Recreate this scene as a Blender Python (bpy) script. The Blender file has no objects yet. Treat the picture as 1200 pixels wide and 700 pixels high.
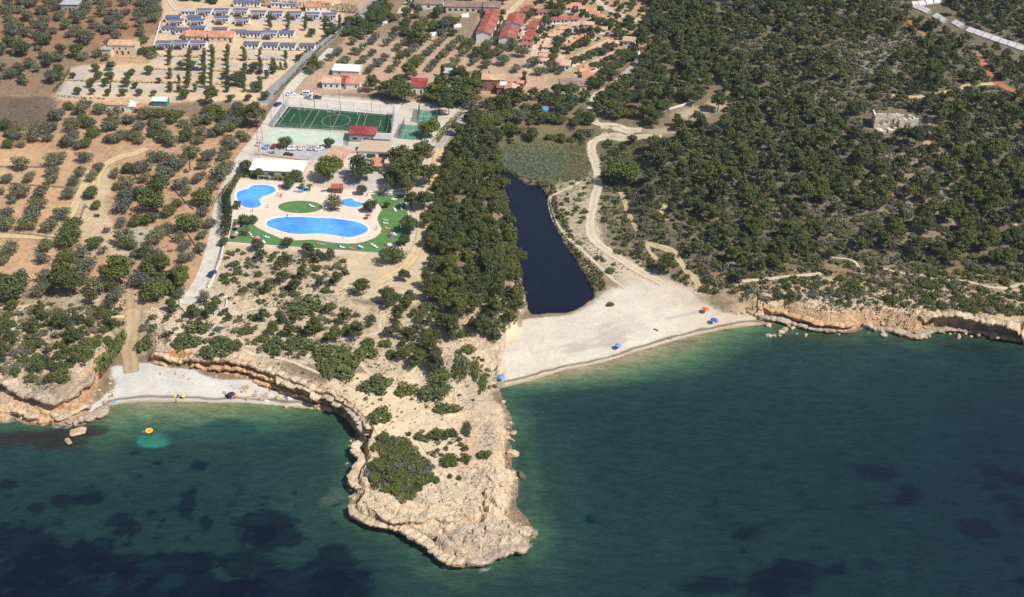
import bpy, bmesh, math, random
import numpy as np
from mathutils import Vector, Matrix

# ---------------------------------------------------------------- camera, light, exposure
SC = bpy.context.scene
COL = SC.collection
CAM_H, PITCH, FPX = 232.0, math.radians(33.1), 1450.0
cam = bpy.data.cameras.new("camera")
cam.sensor_fit = 'HORIZONTAL'; cam.sensor_width = 36.0; cam.lens = FPX / 1200 * 36
cam.clip_start = 1.0; cam.clip_end = 20000
camo = bpy.data.objects.new("camera", cam); COL.objects.link(camo)
camo.location = (0, 0, CAM_H); camo.rotation_euler = (math.pi/2 - PITCH, 0, 0)
SC.camera = camo

SUN_EL = math.radians(51); TOSUN = Vector((0.86*math.cos(SUN_EL), -0.51*math.cos(SUN_EL), math.sin(SUN_EL)))
SUN_AZ = math.atan2(0.86, -0.51)
world = bpy.data.worlds.new("World"); SC.world = world; world.use_nodes = True
nt = world.node_tree
sky = nt.nodes.new('ShaderNodeTexSky'); sky.sky_type = 'NISHITA'; sky.sun_disc = False
sky.sun_elevation = SUN_EL; sky.sun_rotation = SUN_AZ; sky.altitude = 50
bg = nt.nodes['Background']; bg.inputs['Strength'].default_value = 0.10
nt.links.new(sky.outputs[0], bg.inputs[0])
sun = bpy.data.lights.new("sun", 'SUN'); sun.energy = 4.6; sun.angle = math.radians(0.5); sun.color = (1.0, 0.965, 0.91)
suno = bpy.data.objects.new("sun", sun); COL.objects.link(suno)
suno.rotation_euler = (-TOSUN).to_track_quat('-Z', 'Y').to_euler(); suno.location = (100, -50, 300)
vs = SC.view_settings
vs.view_transform = 'Standard'; vs.look = 'None'; vs.gamma = 1.0; vs.use_curve_mapping = False; vs.exposure = 0.17
SC.cycles.volume_bounces = 0; SC.cycles.max_bounces = 4; SC.cycles.diffuse_bounces = 2; SC.cycles.glossy_bounces = 2
SC.cycles.transparent_max_bounces = 6; SC.cycles.caustics_reflective = False; SC.cycles.caustics_refractive = False

# ---------------------------------------------------------------- helpers: numbers
random.seed(7); RNG = np.random.default_rng(7)
R = math.radians
def lin(c):
    c = c / 255.0
    return c / 12.92 if c <= 0.04045 else ((c + 0.055) / 1.055) ** 2.4
def A(r, g, b, k=0.84):
    """albedo of a surface that shows as this sRGB colour in full sun"""
    return (lin(r)*k, lin(g)*k, lin(b)*k)
_tab = np.random.default_rng(3).random((4, 256, 256))
def vn(x, y, s=0):
    x = np.asarray(x, float); y = np.asarray(y, float)
    ix = np.floor(x).astype(int); iy = np.floor(y).astype(int)
    fx = x - ix; fy = y - iy
    fx = fx*fx*(3-2*fx); fy = fy*fy*(3-2*fy)
    t = _tab[s % 4]; ix += s*17; iy += s*31
    a = t[ix & 255, iy & 255]; b = t[(ix+1) & 255, iy & 255]
    c = t[ix & 255, (iy+1) & 255]; d = t[(ix+1) & 255, (iy+1) & 255]
    return (a*(1-fx)+b*fx)*(1-fy)+(c*(1-fx)+d*fx)*fy
def fbm(x, y, wl, oct=4, s=0, gain=0.5):
    """-1..1 fractal noise, wavelength wl metres"""
    o = 0; a = 1.0; n = 0.0
    for k in range(oct):
        o = o + a*(vn(np.asarray(x)/wl+k*7.3, np.asarray(y)/wl+k*3.1, s+k)*2-1); n += a
        a *= gain; wl *= 0.5
    return o / n
def sm(t):
    t = np.clip(t, 0, 1); return t*t*(3-2*t)
def inpoly(x, y, poly):
    x = np.asarray(x, float); y = np.asarray(y, float)
    out = np.zeros(x.shape, bool)
    P = np.asarray(poly, float)
    bb = (x >= P[:,0].min()) & (x <= P[:,0].max()) & (y >= P[:,1].min()) & (y <= P[:,1].max())
    xs = x[bb]; ys = y[bb]
    if xs.size == 0: return out
    r = np.zeros(xs.shape, bool)
    n = len(P)
    for i in range(n):
        x0, y0 = P[i]; x1, y1 = P[(i+1) % n]
        if y0 == y1: continue
        c = ((y0 > ys) != (y1 > ys)) & (xs < (x1-x0)*(ys-y0)/(y1-y0)+x0)
        r ^= c
    out[bb] = r
    return out
def dseg(x, y, a, b):
    dx, dy = b[0]-a[0], b[1]-a[1]
    L = dx*dx+dy*dy + 1e-9
    t = np.clip(((x-a[0])*dx+(y-a[1])*dy)/L, 0, 1)
    return np.hypot(x-a[0]-t*dx, y-a[1]-t*dy)
def dline(x, y, pts, closed=False):
    d = np.full(np.shape(x), 1e9)
    n = len(pts)
    for i in range(n if closed else n-1):
        d = np.minimum(d, dseg(x, y, pts[i], pts[(i+1) % n]))
    return d
def catmull(pts, n=6, closed=False):
    pts = [np.array(p, float) for p in pts]; out = []
    m = len(pts)
    for i in range(m if closed else m-1):
        if closed: p0, p1, p2, p3 = pts[(i-1)%m], pts[i], pts[(i+1)%m], pts[(i+2)%m]
        else: p0, p1, p2, p3 = pts[max(i-1,0)], pts[i], pts[i+1], pts[min(i+2,m-1)]
        for k in range(n):
            t = k/n
            out.append(0.5*((2*p1)+(-p0+p2)*t+(2*p0-5*p1+4*p2-p3)*t*t+(-p0+3*p1-3*p2+p3)*t**3))
    if not closed: out.append(pts[-1])
    return np.array(out)

# ---------------------------------------------------------------- photo pixel -> place on the ground
COSP, SINP = math.cos(PITCH), math.sin(PITCH)
def ray(px, py):
    u = (np.asarray(px, float)-600)/FPX; v = (350-np.asarray(py, float))/FPX
    return u, COSP+v*SINP, -SINP+v*COSP
def atz(px, py, z):
    """where the sight line of this photo pixel meets height z"""
    dx, dy, dz = ray(px, py); t = (CAM_H-z)/(-dz)
    return dx*t, dy*t
def W(pts, z=6.0):
    """a traced outline as world XY"""
    p = np.array([q[:2] for q in pts], float)
    x, y = atz(p[:,0], p[:,1], z)
    return np.stack([x, y], 1)

# ---------------------------------------------------------------- the coast and the land's height
COAST = [(0,497),(12,497),(16,492),(29,498.5),(50,500),(57,498),(73,500),(86,501.5),(100,498),(113,491.5),(128,481.5),(131,476),
 (140,473.5),(160,472),(200,471.5),(240,472),(283,472.5),(300,473.5),(330,476),(365,480),(385,482),(396,485),(406,492),(413,500),(416,506),
 (415,514),(410,522),(414,530),(420,536),(416.5,546),(410,560),(414,574),(408,587),(407.5,594),(410,600),(416,609),(433,615),(450,619.5),(468,622),
 (473,624),(480.5,633),(492,638),(507,649),(513,658),(531,663),(545,668),(569,663),(581,655),(587.5,657),(597.5,648),(614.5,647.5),(619.5,636),
 (630.5,627.5),(618,607),(605,592),(608,575),(606,555),(600,545),(602,527),(597,517),(598.7,505),(602.5,498),(600.6,490),(593,475),(589,465),(586,456),
 (600,452),(625,446),(662,434),(700,427),(735,416),(775,404),(812,394),(850,386),(900,380),(925,381),(950,385),(975,390),(997,391),(1012,386),
 (1030,388),(1055,390),(1075,399),(1090,392),(1112,388),(1150,390),(1175,396),(1200,399),(1290,404)]
cw = W(COAST, 0.0)
coastw = np.vstack([[(-3000, 330), (-250, 298), (-165, 288)], cw, [(260, 335), (3000, 345)]])
COAST_POLY = np.vstack([coastw, [(3000, 9000), (-3000, 9000)]])

# cliff-top line: pixel, height the pixel was read at, metres over which the ground drops
PLAT = [(-60,440,6,1.5),(0,445,6,1.5),(16,452,6,1.4),(38,460,6,1.4),(50,467,6,1.4),(62,470,6,1.4),(73,468,6,1.4),(85,460,6,1.5),(95,452,6,2),(105,441,6,2),(111,431,6,2),
 (117,418,6,3),(126,405,6,5),(138,392,6,9),(152,384,6,14),(164,394,6,8),(167,407,6,4),(176,412,6,2),(197,414,6,2.2),(220,415,6,2.2),(236,417,6,2.2),(260,420,6,2.2),(288,423,6,2.0),
 (304,430,6,1.5),(321,435,6,1.2),(345,445,6,1.0),(368,454,6,1.0),(388,461,6,1.0),(406,470,6,1.0),(418,481,6,1.0),(426,492,6,1.2),(429,504,5,2),
 (424,516,4,3),(420,525,3,3),(425,536,4,3),(419,548,3.5,3),(414,560,3,2.5),(418,574,3.5,2.5),(411,588,3,2),(412,596,3,2),(420,605,3,2.0),(436,610,3,2.0),(452,615,3,2),(470,617,3,2),
 (479,624,3,2.4),(490,631,3,3),(508,642,3,4),(518,650,3,4),(533,657,3,4),(547,661,3,4),(567,656,3,4),(581,648,3,3),(589,650,3,3),(599,642,3,3),(611,641,3,2.5),(615,632,3,2.5),
 (624,625,3,3),(613,607,3.5,4),(600,593,4,5),(603,575,4,4),(600,557,4,4),(595,545,4,4),(597,527,4,4),(592,517,4,4),(593,505,4,4),(597,498,4,4),(595,489,4,5),(586,474,4,7),(578,460,5,9),
 (571,440,6,9),(568,425,6,9),(576,408,6,9),(590,397,6,9),(608,384,6,8),(614,360,6,7),(611,330,6,7),(606,300,6,7),(600,270,6,7),(594,240,6,7),(588,215,6,7),(582,195,6,7),(573,172,6,9),
 (592,160,6,14),(640,152,6,16),(684,152,6,16),(716,165,6,18),(726,195,6,18),(716,230,6,18),(722,262,6,18),(740,290,6,18),(784,315,6,16),(826,342,6,10),(850,352,6,7),(872,357,5,4),(895,362,4.5,6),
 (925,366,4,7),(950,373,3,6),(975,377,3,5),(1000,377,3,6),(1018,374,3.5,7),(1035,376,3,5),(1055,379,3,4),(1072,385,3,3),(1084,381,3,1.6),(1080,371,5,1.4),(1092,367,6,1.3),(1110,367,6,1.2),
 (1150,374,6,1.2),(1187,381,6,1.3),(1215,388,6,1.4),(1290,398,6,2)]
pw = np.array([list(map(float, atz(p[0], p[1], p[2]))) for p in PLAT])
platw = np.vstack([[(-3000, 345), (-200, 320)], pw, [(260, 345), (3000, 360)]])
plat_wd = [2, 2] + [p[3] for p in PLAT] + [2, 2]
PLAT_POLY = np.vstack([platw, [(3000, 9000), (-3000, 9000)]])
LAGOON = [(584,199),(592,201),(604,207),(618,216),(630,217),(640,228),(648,255),(658,280),(672,300),(688,326),(697,346),(690,355),(668,368),(645,369),(622,370),(616,352),(611,330),(607,302),(601,270),(595,240),(588,215)]
lagw = catmull(W(LAGOON, 0.6), 4, True)

def hill(x, y):
    u = ((x-45)*0.8+(y-430)*0.55)/300
    return 20*sm(u)
def ztop(x, y):
    """height of the land behind the cliff line"""
    z = 6.0 + hill(x, y)*(1+0.10*fbm(x, y, 60, 3, 1)) 
    tip = sm((285-y)/45.0)                       # the promontory sinks towards its tip
    return z - 2.6*tip
gx = np.concatenate([[-9000,-3000,-1500,-800,-550,-450,-400,-370,-350,-335], np.arange(-325,-186,1.1), np.arange(-186,186,0.55), np.arange(186,326,1.1), [335,350,370,400,450,550,800,1500,3000,9000]])
gy = np.concatenate([[-4000,-1500,-500,0,100,150,180,200,210], np.arange(216,346,0.45), np.arange(346,430,0.8), np.arange(430,700,1.05), [705,715,730,760,820,950,1300,2000,4000,9000]])
X, Y = np.meshgrid(gx, gy); NX, NY = len(gx), len(gy)
land = inpoly(X, Y, COAST_POLY); plat = inpoly(X, Y, PLAT_POLY)
near = (Y > 205) & (Y < 480) & (np.abs(X) < 340)
dC = np.full(X.shape, 60.0); tP = np.full(X.shape, 10.0)
xs, ys = X[near], Y[near]
jx = fbm(xs, ys, 7, 3, 2)*1.7; jy = fbm(xs, ys, 7, 3, 3)*1.7
d = np.full(xs.shape, 60.0)
for i in range(len(coastw)-1): d = np.minimum(d, dseg(xs+jx*.6, ys+jy*.6, coastw[i], coastw[i+1]))
dC[near] = d
t = np.full(xs.shape, 10.0)
for i in range(len(platw)-1): t = np.minimum(t, dseg(xs+jx, ys+jy, platw[i], platw[i+1])/(0.5*(plat_wd[i]+plat_wd[i+1])))
tP[near] = t
far = ~near & ~((Y < 480) & (np.abs(X) >= 340))
# side strips outside the traced part: straight distances to the extended lines
side = (~near) & (Y < 480)
dC[side] = dline(X[side], Y[side], coastw)
tP[side] = dline(X[side], Y[side], platw)/2
def foot_mask(x, y=None):
    """1 = rocky foot, 0 = beach, along the shore"""
    f = sm((-126-x)/5) + sm((x+56)/5)*sm((0-x)/5) + sm((x-82)/6)
    if y is not None: f = np.maximum(f, sm((x+56)/5)*sm((40-x)/8)*sm((303-y)/3))
    return f
FM = foot_mask(X, Y)
fmax = 1.5 + FM*np.where(X < -100, 2.0, np.where(X > 60, 0.7, 0.3)); wf = 14 - 11.0*FM
foot = fmax*sm(dC/wf*0.5+0.0)*1.0
foot = np.where(FM < 0.5, np.minimum(1.5, 0.10*dC), foot)*(1-0) 
rough = fbm(X, Y, 8, 4, 0, 0.55)
def blocks(x, y, cell, seed):
    """broken rock: (height of the block -1..1, distance to the nearest crack)"""
    rg = np.random.default_rng(seed); tb = rg.random((3, 64, 64)); u = x/cell; v = y/cell; iu = np.floor(u).astype(int); iv = np.floor(v).astype(int)
    d1 = np.full(x.shape, 9.0); d2 = np.full(x.shape, 9.0); hh = np.zeros(x.shape)
    for a in (-1, 0, 1):
        for b in (-1, 0, 1):
            p_, q_ = (iu+a) & 63, (iv+b) & 63; d = np.hypot(iu+a+tb[0,p_,q_]-u, iv+b+tb[1,p_,q_]-v)
            n1 = d < d1; d2 = np.where(n1, d1, np.minimum(d2, d)); hh = np.where(n1, tb[2,p_,q_], hh); d1 = np.where(n1, d, d1)
    return hh*2-1, (d2-d1)*cell
rocky = np.clip(FM, 0, 1)*np.where(land, 1, 0)*sm((355-Y)/15)
ZT = ztop(X, Y)
Z = np.where(plat, foot + (np.maximum(ZT-foot, 0))*sm(np.minimum(tP, 1)*0.5+0.5*np.minimum(tP,1)), foot)
# rock relief: bumps and ledges near the edge of the land
edge = np.clip(1.0-(tP-1.0)/np.where(Y < 262, 9.0, 3.0), 0, 1)*np.where(plat, 1, 0) + np.where(plat, 0, 1)*rocky
edge = np.maximum(edge, sm((250-Y)/12)*np.where(plat, 1, 0))
edge *= np.where((X > -2) & (X < 82) & (Y > 305), 0.0, 1.0)*np.where(Y < 350, 1, 0)
ramp_l = W([(150,380),(153,400),(153,415),(153,428),(154,440)], 4); rampd = dline(X, Y, ramp_l); edge *= sm((rampd-4.5)/4)
wob = rough*1.5*edge
bx = X+fbm(X, Y, 6, 3, 1)*2.2; by = Y+fbm(X, Y, 6, 3, 2)*2.2
bh, bd = blocks(bx, by*1.25, 6.5, 5); bh2, bd2 = blocks(bx, by*1.2, 2.6, 9)
tipm = sm((266-Y)/14)
zz = Z + wob + edge*(bh*0.55 + bh2*0.22)*(0.5+0.6*tipm) - edge*(0.95*sm((0.75-bd)/0.75)*sm(fbm(X, Y, 14, 2, 3)+.5)+0.3*sm((0.4-bd2)/0.4))*(0.4+0.7*tipm)
step = 1.25
q = zz/step + 0.35*fbm(X, Y, 16, 2, 1); fr = q-np.floor(q)
ledge = (np.floor(q)+sm((fr-0.62)/0.38))*step
Z = np.where(edge > 0, zz*(1-edge*0.7)+ (ledge+0.1)*edge*0.7, Z)
Z = Z + np.where(plat & (Y < 345) & (tP > 1), fbm(X, Y, 9, 3, 2)*0.25*sm((tP-1)/3)*sm((rampd-4)/4), 0)
# a gully cut in the tip
gul = W([(565,573),(567,580),(566,588),(570,595),(568,604)], 4)
gd = dline(X[near], Y[near], gul); tmp = Z[near]; Z[near] = tmp - 2.0*sm((0.8-gd+1.3*fbm(xs, ys, 4, 3, 1))/0.7)
gul2 = W([(548,604),(556,607),(562,604)], 4); gd = dline(X[near], Y[near], gul2); Z[near] = Z[near]-1.5*sm((2.2-gd)/1.5)
# hill roughness
Z = Z + np.where(plat, fbm(X, Y, 24, 3, 3)*0.9*sm((hill(X, Y)-1.0)/5), 0)
Z = np.where(land, np.maximum(Z, 0.06+0.03*np.minimum(dC, 4)), -0.25-0.12*np.minimum(dC, 60))
Z[0:6, :] = -9
# lagoon bed
inl = inpoly(X, Y, lagw)
dl = np.full(X.shape, 99.0); m_ = (X > -30) & (X < 60) & (Y > 320) & (Y < 480); dl[m_] = dline(X[m_], Y[m_], lagw, True)
Z = np.where(inl, 0.6-0.2*np.minimum(dl, 6), np.where((dl < 8) & ~plat, np.maximum(Z*1.0, 0.65+0.03*dl), Z))
Z = np.where(~plat & ~inl & (Y > 352) & (X > -40) & (X < 60), np.maximum(Z, 0.75+0.02*dl), Z)

def samp(x, y):
    x = np.asarray(x, float); y = np.asarray(y, float)
    i = np.clip(np.searchsorted(gx, x)-1, 0, NX-2); j = np.clip(np.searchsorted(gy, y)-1, 0, NY-2)
    fx = np.clip((x-gx[i])/(gx[i+1]-gx[i]), 0, 1); fy = np.clip((y-gy[j])/(gy[j+1]-gy[j]), 0, 1)
    return (Z[j,i]*(1-fx)+Z[j,i+1]*fx)*(1-fy)+(Z[j+1,i]*(1-fx)+Z[j+1,i+1]*fx)*fy
def G(px, py, h=0.0):
    """ground point whose spot h metres up shows at this photo pixel (x, y, ground z)"""
    z = np.full(np.shape(px), 6.0)
    for k in range(30):
        x, y = atz(px, py, z+h)
        z = z + 0.6*(np.maximum(samp(x, y), 0)-z)
    return x, y, z
def GP(pts, h=0.0):
    p = np.array([q[:2] for q in pts], float)
    x, y, z = G(p[:,0], p[:,1], h)
    return np.stack([x, y], 1)
def pxscale(x, y, z):
    """photo pixels per metre there"""
    return FPX/(y*COSP+(CAM_H-z)*SINP)
def topx(x, y, z):
    x = np.asarray(x, float); y = np.asarray(y, float); z = np.asarray(z, float)-CAM_H
    dep = y*COSP-z*SINP
    return 600+FPX*x/dep, 350-FPX*(y*SINP+z*COSP)/dep
# ---------------------------------------------------------------- scene-object helpers
def tagset(o, label=None, cat=None, group=None, kind=None):
    if label: o['label'] = label
    if cat: o['category'] = cat
    if group: o['group'] = group
    if kind: o['kind'] = kind
    return o
def thing(name, label, cat, loc=(0,0,0), rz=0.0, group=None, sc=None):
    o = bpy.data.objects.new(name, None); COL.objects.link(o)
    o.empty_display_size = 0.5
    o.location = loc; o.rotation_euler = (0, 0, rz)
    if sc is not None: o.scale = sc if hasattr(sc, '__len__') else (sc, sc, sc)
    return tagset(o, label, cat, group)
def link(name, me, parent=None, mat=None):
    o = bpy.data.objects.new(name, me); COL.objects.link(o)
    if parent: o.parent = parent
    if mat and not me.materials: me.materials.append(mat)
    return o
def mesh_np(name, V, F, mat=None, smooth=False):
    """V (n,3), F (m,k) arrays"""
    V = np.asarray(V, np.float32); F = np.asarray(F, np.int32)
    me = bpy.data.meshes.new(name)
    k = F.shape[1]
    me.vertices.add(len(V)); me.vertices.foreach_set('co', V.ravel())
    me.loops.add(F.size); me.loops.foreach_set('vertex_index', F.ravel())
    me.polygons.add(len(F)); me.polygons.foreach_set('loop_start', np.arange(0, F.size, k, dtype=np.int32))
    me.update(calc_edges=True)
    if smooth: me.polygons.foreach_set('use_smooth', np.ones(len(F), bool))
    if mat: me.materials.append(mat)
    return me
class MB:
    """collects boxes, bars, prisms, discs; build() makes ONE mesh"""
    def __init__(s): s.v = []; s.f = []
    def add(s, vs, fs):
        n = len(s.v); s.v += [tuple(v) for v in vs]; s.f += [tuple(i+n for i in f) for f in fs]; return s
    def box(s, x0, x1, y0, y1, z0, z1):
        return s.add([(x0,y0,z0),(x1,y0,z0),(x1,y1,z0),(x0,y1,z0),(x0,y0,z1),(x1,y0,z1),(x1,y1,z1),(x0,y1,z1)],
                     [(3,2,1,0),(4,5,6,7),(0,1,5,4),(1,2,6,5),(2,3,7,6),(3,0,4,7)])
    def cyl(s, p, q, r0, r1=None, n=8, cap=True):
        p, q = Vector(p), Vector(q); r1 = r0 if r1 is None else r1
        d = (q-p).normalized(); a = d.orthogonal().normalized(); b = d.cross(a)
        vs = []
        for c, r in ((p, r0), (q, r1)):
            for k in range(n):
                t = 2*math.pi*k/n; vs.append(c+(a*math.cos(t)+b*math.sin(t))*r)
        fs = [(k, (k+1)%n, n+(k+1)%n, n+k) for k in range(n)]
        if cap: fs += [tuple(range(n-1,-1,-1)), tuple(range(n, 2*n))]
        return s.add(vs, fs)
    def gable(s, x0, x1, y0, y1, z0, h, th=0.15):
        """roof shell with the ridge along x"""
        ym = (y0+y1)/2
        o = [(y0, z0), (ym, z0+h), (y1, z0), (y1, z0+th), (ym, z0+h+th*1.2), (y0, z0+th)]
        vs = [(x0,)+p for p in o]+[(x1,)+p for p in o]
        fs = [(i, i+6, (i+1)%6+6, (i+1)%6) for i in range(6)]
        fs += [(5,4,1,0), (4,3,2,1), (6,7,10,11), (7,8,9,10)]
        return s.add(vs, fs)
    def shed(s, x0, x1, y0, y1, z0, z1, th=0.15):
        """single-pitch roof slab: z0 at y0, z1 at y1"""
        return s.add([(x0,y0,z0),(x1,y0,z0),(x1,y1,z1),(x0,y1,z1),(x0,y0,z0+th),(x1,y0,z0+th),(x1,y1,z1+th),(x0,y1,z1+th)],
                     [(3,2,1,0),(4,5,6,7),(0,1,5,4),(1,2,6,5),(2,3,7,6),(3,0,4,7)])
    def wedge(s, x0, x1, y0, y1, z0, h):
        """gable-end wall infill under a ridge along x"""
        ym = (y0+y1)/2
        return s.add([(x0,y0,z0),(x0,y1,z0),(x0,ym,z0+h),(x1,y0,z0),(x1,y1,z0),(x1,ym,z0+h)], [(0,2,1),(3,4,5),(0,3,5,2),(1,2,5,4),(0,1,4,3)])
    def dome(s, c, r, h, n=12, rings=4):
        c = Vector(c); vs = []; fs = []
        for j in range(rings):
            a = j/rings*math.pi/2
            for k in range(n):
                t = 2*math.pi*k/n; vs.append((c.x+r*math.cos(a)*math.cos(t), c.y+r*math.cos(a)*math.sin(t), c.z+h*math.sin(a)))
        vs.append((c.x, c.y, c.z+h))
        for j in range(rings-1):
            for k in range(n): fs.append((j*n+k, j*n+(k+1)%n, (j+1)*n+(k+1)%n, (j+1)*n+k))
        for k in range(n): fs.append(((rings-1)*n+k, (rings-1)*n+(k+1)%n, len(vs)-1))
        return s.add(vs, fs)
    def mesh(s, name, mat=None):
        me = bpy.data.meshes.new(name); me.from_pydata(s.v, [], s.f); me.update()
        if mat: me.materials.append(mat)
        return me
    def build(s, name, mat, parent=None): return link(name, s.mesh(name, mat), parent)
def flatpoly(name, pts, z, mat, parent=None, th=0.0):
    """a flat outline (ngon), with its own thickness when th > 0"""
    n = len(pts); mb = MB()
    vs = [(p[0], p[1], z) for p in pts]
    A2 = sum(pts[i][0]*pts[(i+1)%n][1]-pts[(i+1)%n][0]*pts[i][1] for i in range(n))
    if A2 < 0: vs = vs[::-1]
    if th: mb.add(vs+[(v[0], v[1], z-th) for v in vs], [tuple(range(n))]+[(i, n+i, n+(i+1)%n, (i+1)%n) for i in range(n)])
    else: mb.add(vs, [tuple(range(n))])
    return mb.build(name, mat, parent)

# ---------------------------------------------------------------- materials
def newmat(name):
    m = bpy.data.materials.new(name); m.use_nodes = True
    n = m.node_tree.nodes; return m, n, m.node_tree.links, n['Principled BSDF']
def mth(n, l, op, a, b=None):
    x = n.new('ShaderNodeMath'); x.operation = op
    for i, q in enumerate((a, b)):
        if q is None: continue
        if isinstance(q, (int, float)): x.inputs[i].default_value = q
        else: l.new(q, x.inputs[i])
    return x.outputs[0]
def mixc(n, l, fac, a, b, mode='MIX'):
    x = n.new('ShaderNodeMix'); x.data_type = 'RGBA'; x.blend_type = mode
    for s, q in ((x.inputs[0], fac), (x.inputs[6], a), (x.inputs[7], b)):
        if isinstance(q, (int, float)): s.default_value = q
        elif isinstance(q, tuple): s.default_value = q if len(q) == 4 else q+(1,)
        else: l.new(q, s)
    return x.outputs[2]
def noise(n, l, scale, detail=3, rough=0.55, vec=None):
    x = n.new('ShaderNodeTexNoise'); x.inputs['Scale'].default_value = scale; x.inputs['Detail'].default_value = detail; x.inputs['Roughness'].default_value = rough
    if vec is None:
        tc = n.new('ShaderNodeNewGeometry'); vec = tc.outputs['Position']
    l.new(vec, x.inputs['Vector']); return x.outputs[0]
def ramp(n, l, fac, p0, p1, v0=0.0, v1=1.0):
    x = n.new('ShaderNodeMapRange'); x.clamp = True
    l.new(fac, x.inputs[0]); x.inputs[1].default_value = p0; x.inputs[2].default_value = p1; x.inputs[3].default_value = v0; x.inputs[4].default_value = v1
    return x.outputs[0]
_mc = {}
def plain(name, col, rough=0.7, var=0.18, scale=1.2, metal=0.0, spec=0.4, bump=0.0):
    """painted / plastered / fabric surface with some wear"""
    if name in _mc: return _mc[name]
    m, n, l, b = newmat(name)
    f = noise(n, l, scale, 4, 0.6)
    v = ramp(n, l, f, 0.3, 0.7, 1-var, 1+var*0.5)
    l.new(mixc(n, l, 1.0, col+(1,), v, 'MULTIPLY'), b.inputs['Base Color'])
    b.inputs['Roughness'].default_value = rough; b.inputs['Metallic'].default_value = metal; b.inputs['Specular IOR Level'].default_value = spec
    if bump:
        bp = n.new('ShaderNodeBump'); bp.inputs['Strength'].default_value = bump; bp.inputs['Distance'].default_value = 0.1
        l.new(f, bp.inputs['Height']); l.new(bp.outputs[0], b.inputs['Normal'])
    _mc[name] = m; return m
def tile(name, col, obj=True):
    """clay roof tiles: courses and sun-bleached patches"""
    if name in _mc: return _mc[name]
    m, n, l, b = newmat(name)
    tc = n.new('ShaderNodeTexCoord'); wv = n.new('ShaderNodeTexWave'); wv.bands_direction = 'X'; wv.inputs['Scale'].default_value = 1.6; wv.inputs['Distortion'].default_value = 0.6
    l.new(tc.outputs['Object'], wv.inputs['Vector'])
    f = noise(n, l, 0.9, 5, 0.7)
    v = mth(n, l, 'MULTIPLY', ramp(n, l, f, 0.3, 0.7, 0.72, 1.18), ramp(n, l, wv.outputs[1], 0, 1, 0.8, 1.08))
    c = mixc(n, l, ramp(n, l, noise(n, l, 0.25), 0.4, 0.65), col+(1,), tuple(min(1, q*1.25+0.03) for q in col)+(1,))
    l.new(mixc(n, l, 1.0, c, v, 'MULTIPLY'), b.inputs['Base Color']); b.inputs['Roughness'].default_value = 0.85; b.inputs['Specular IOR Level'].default_value = 0.2
    _mc[name] = m; return m
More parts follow.
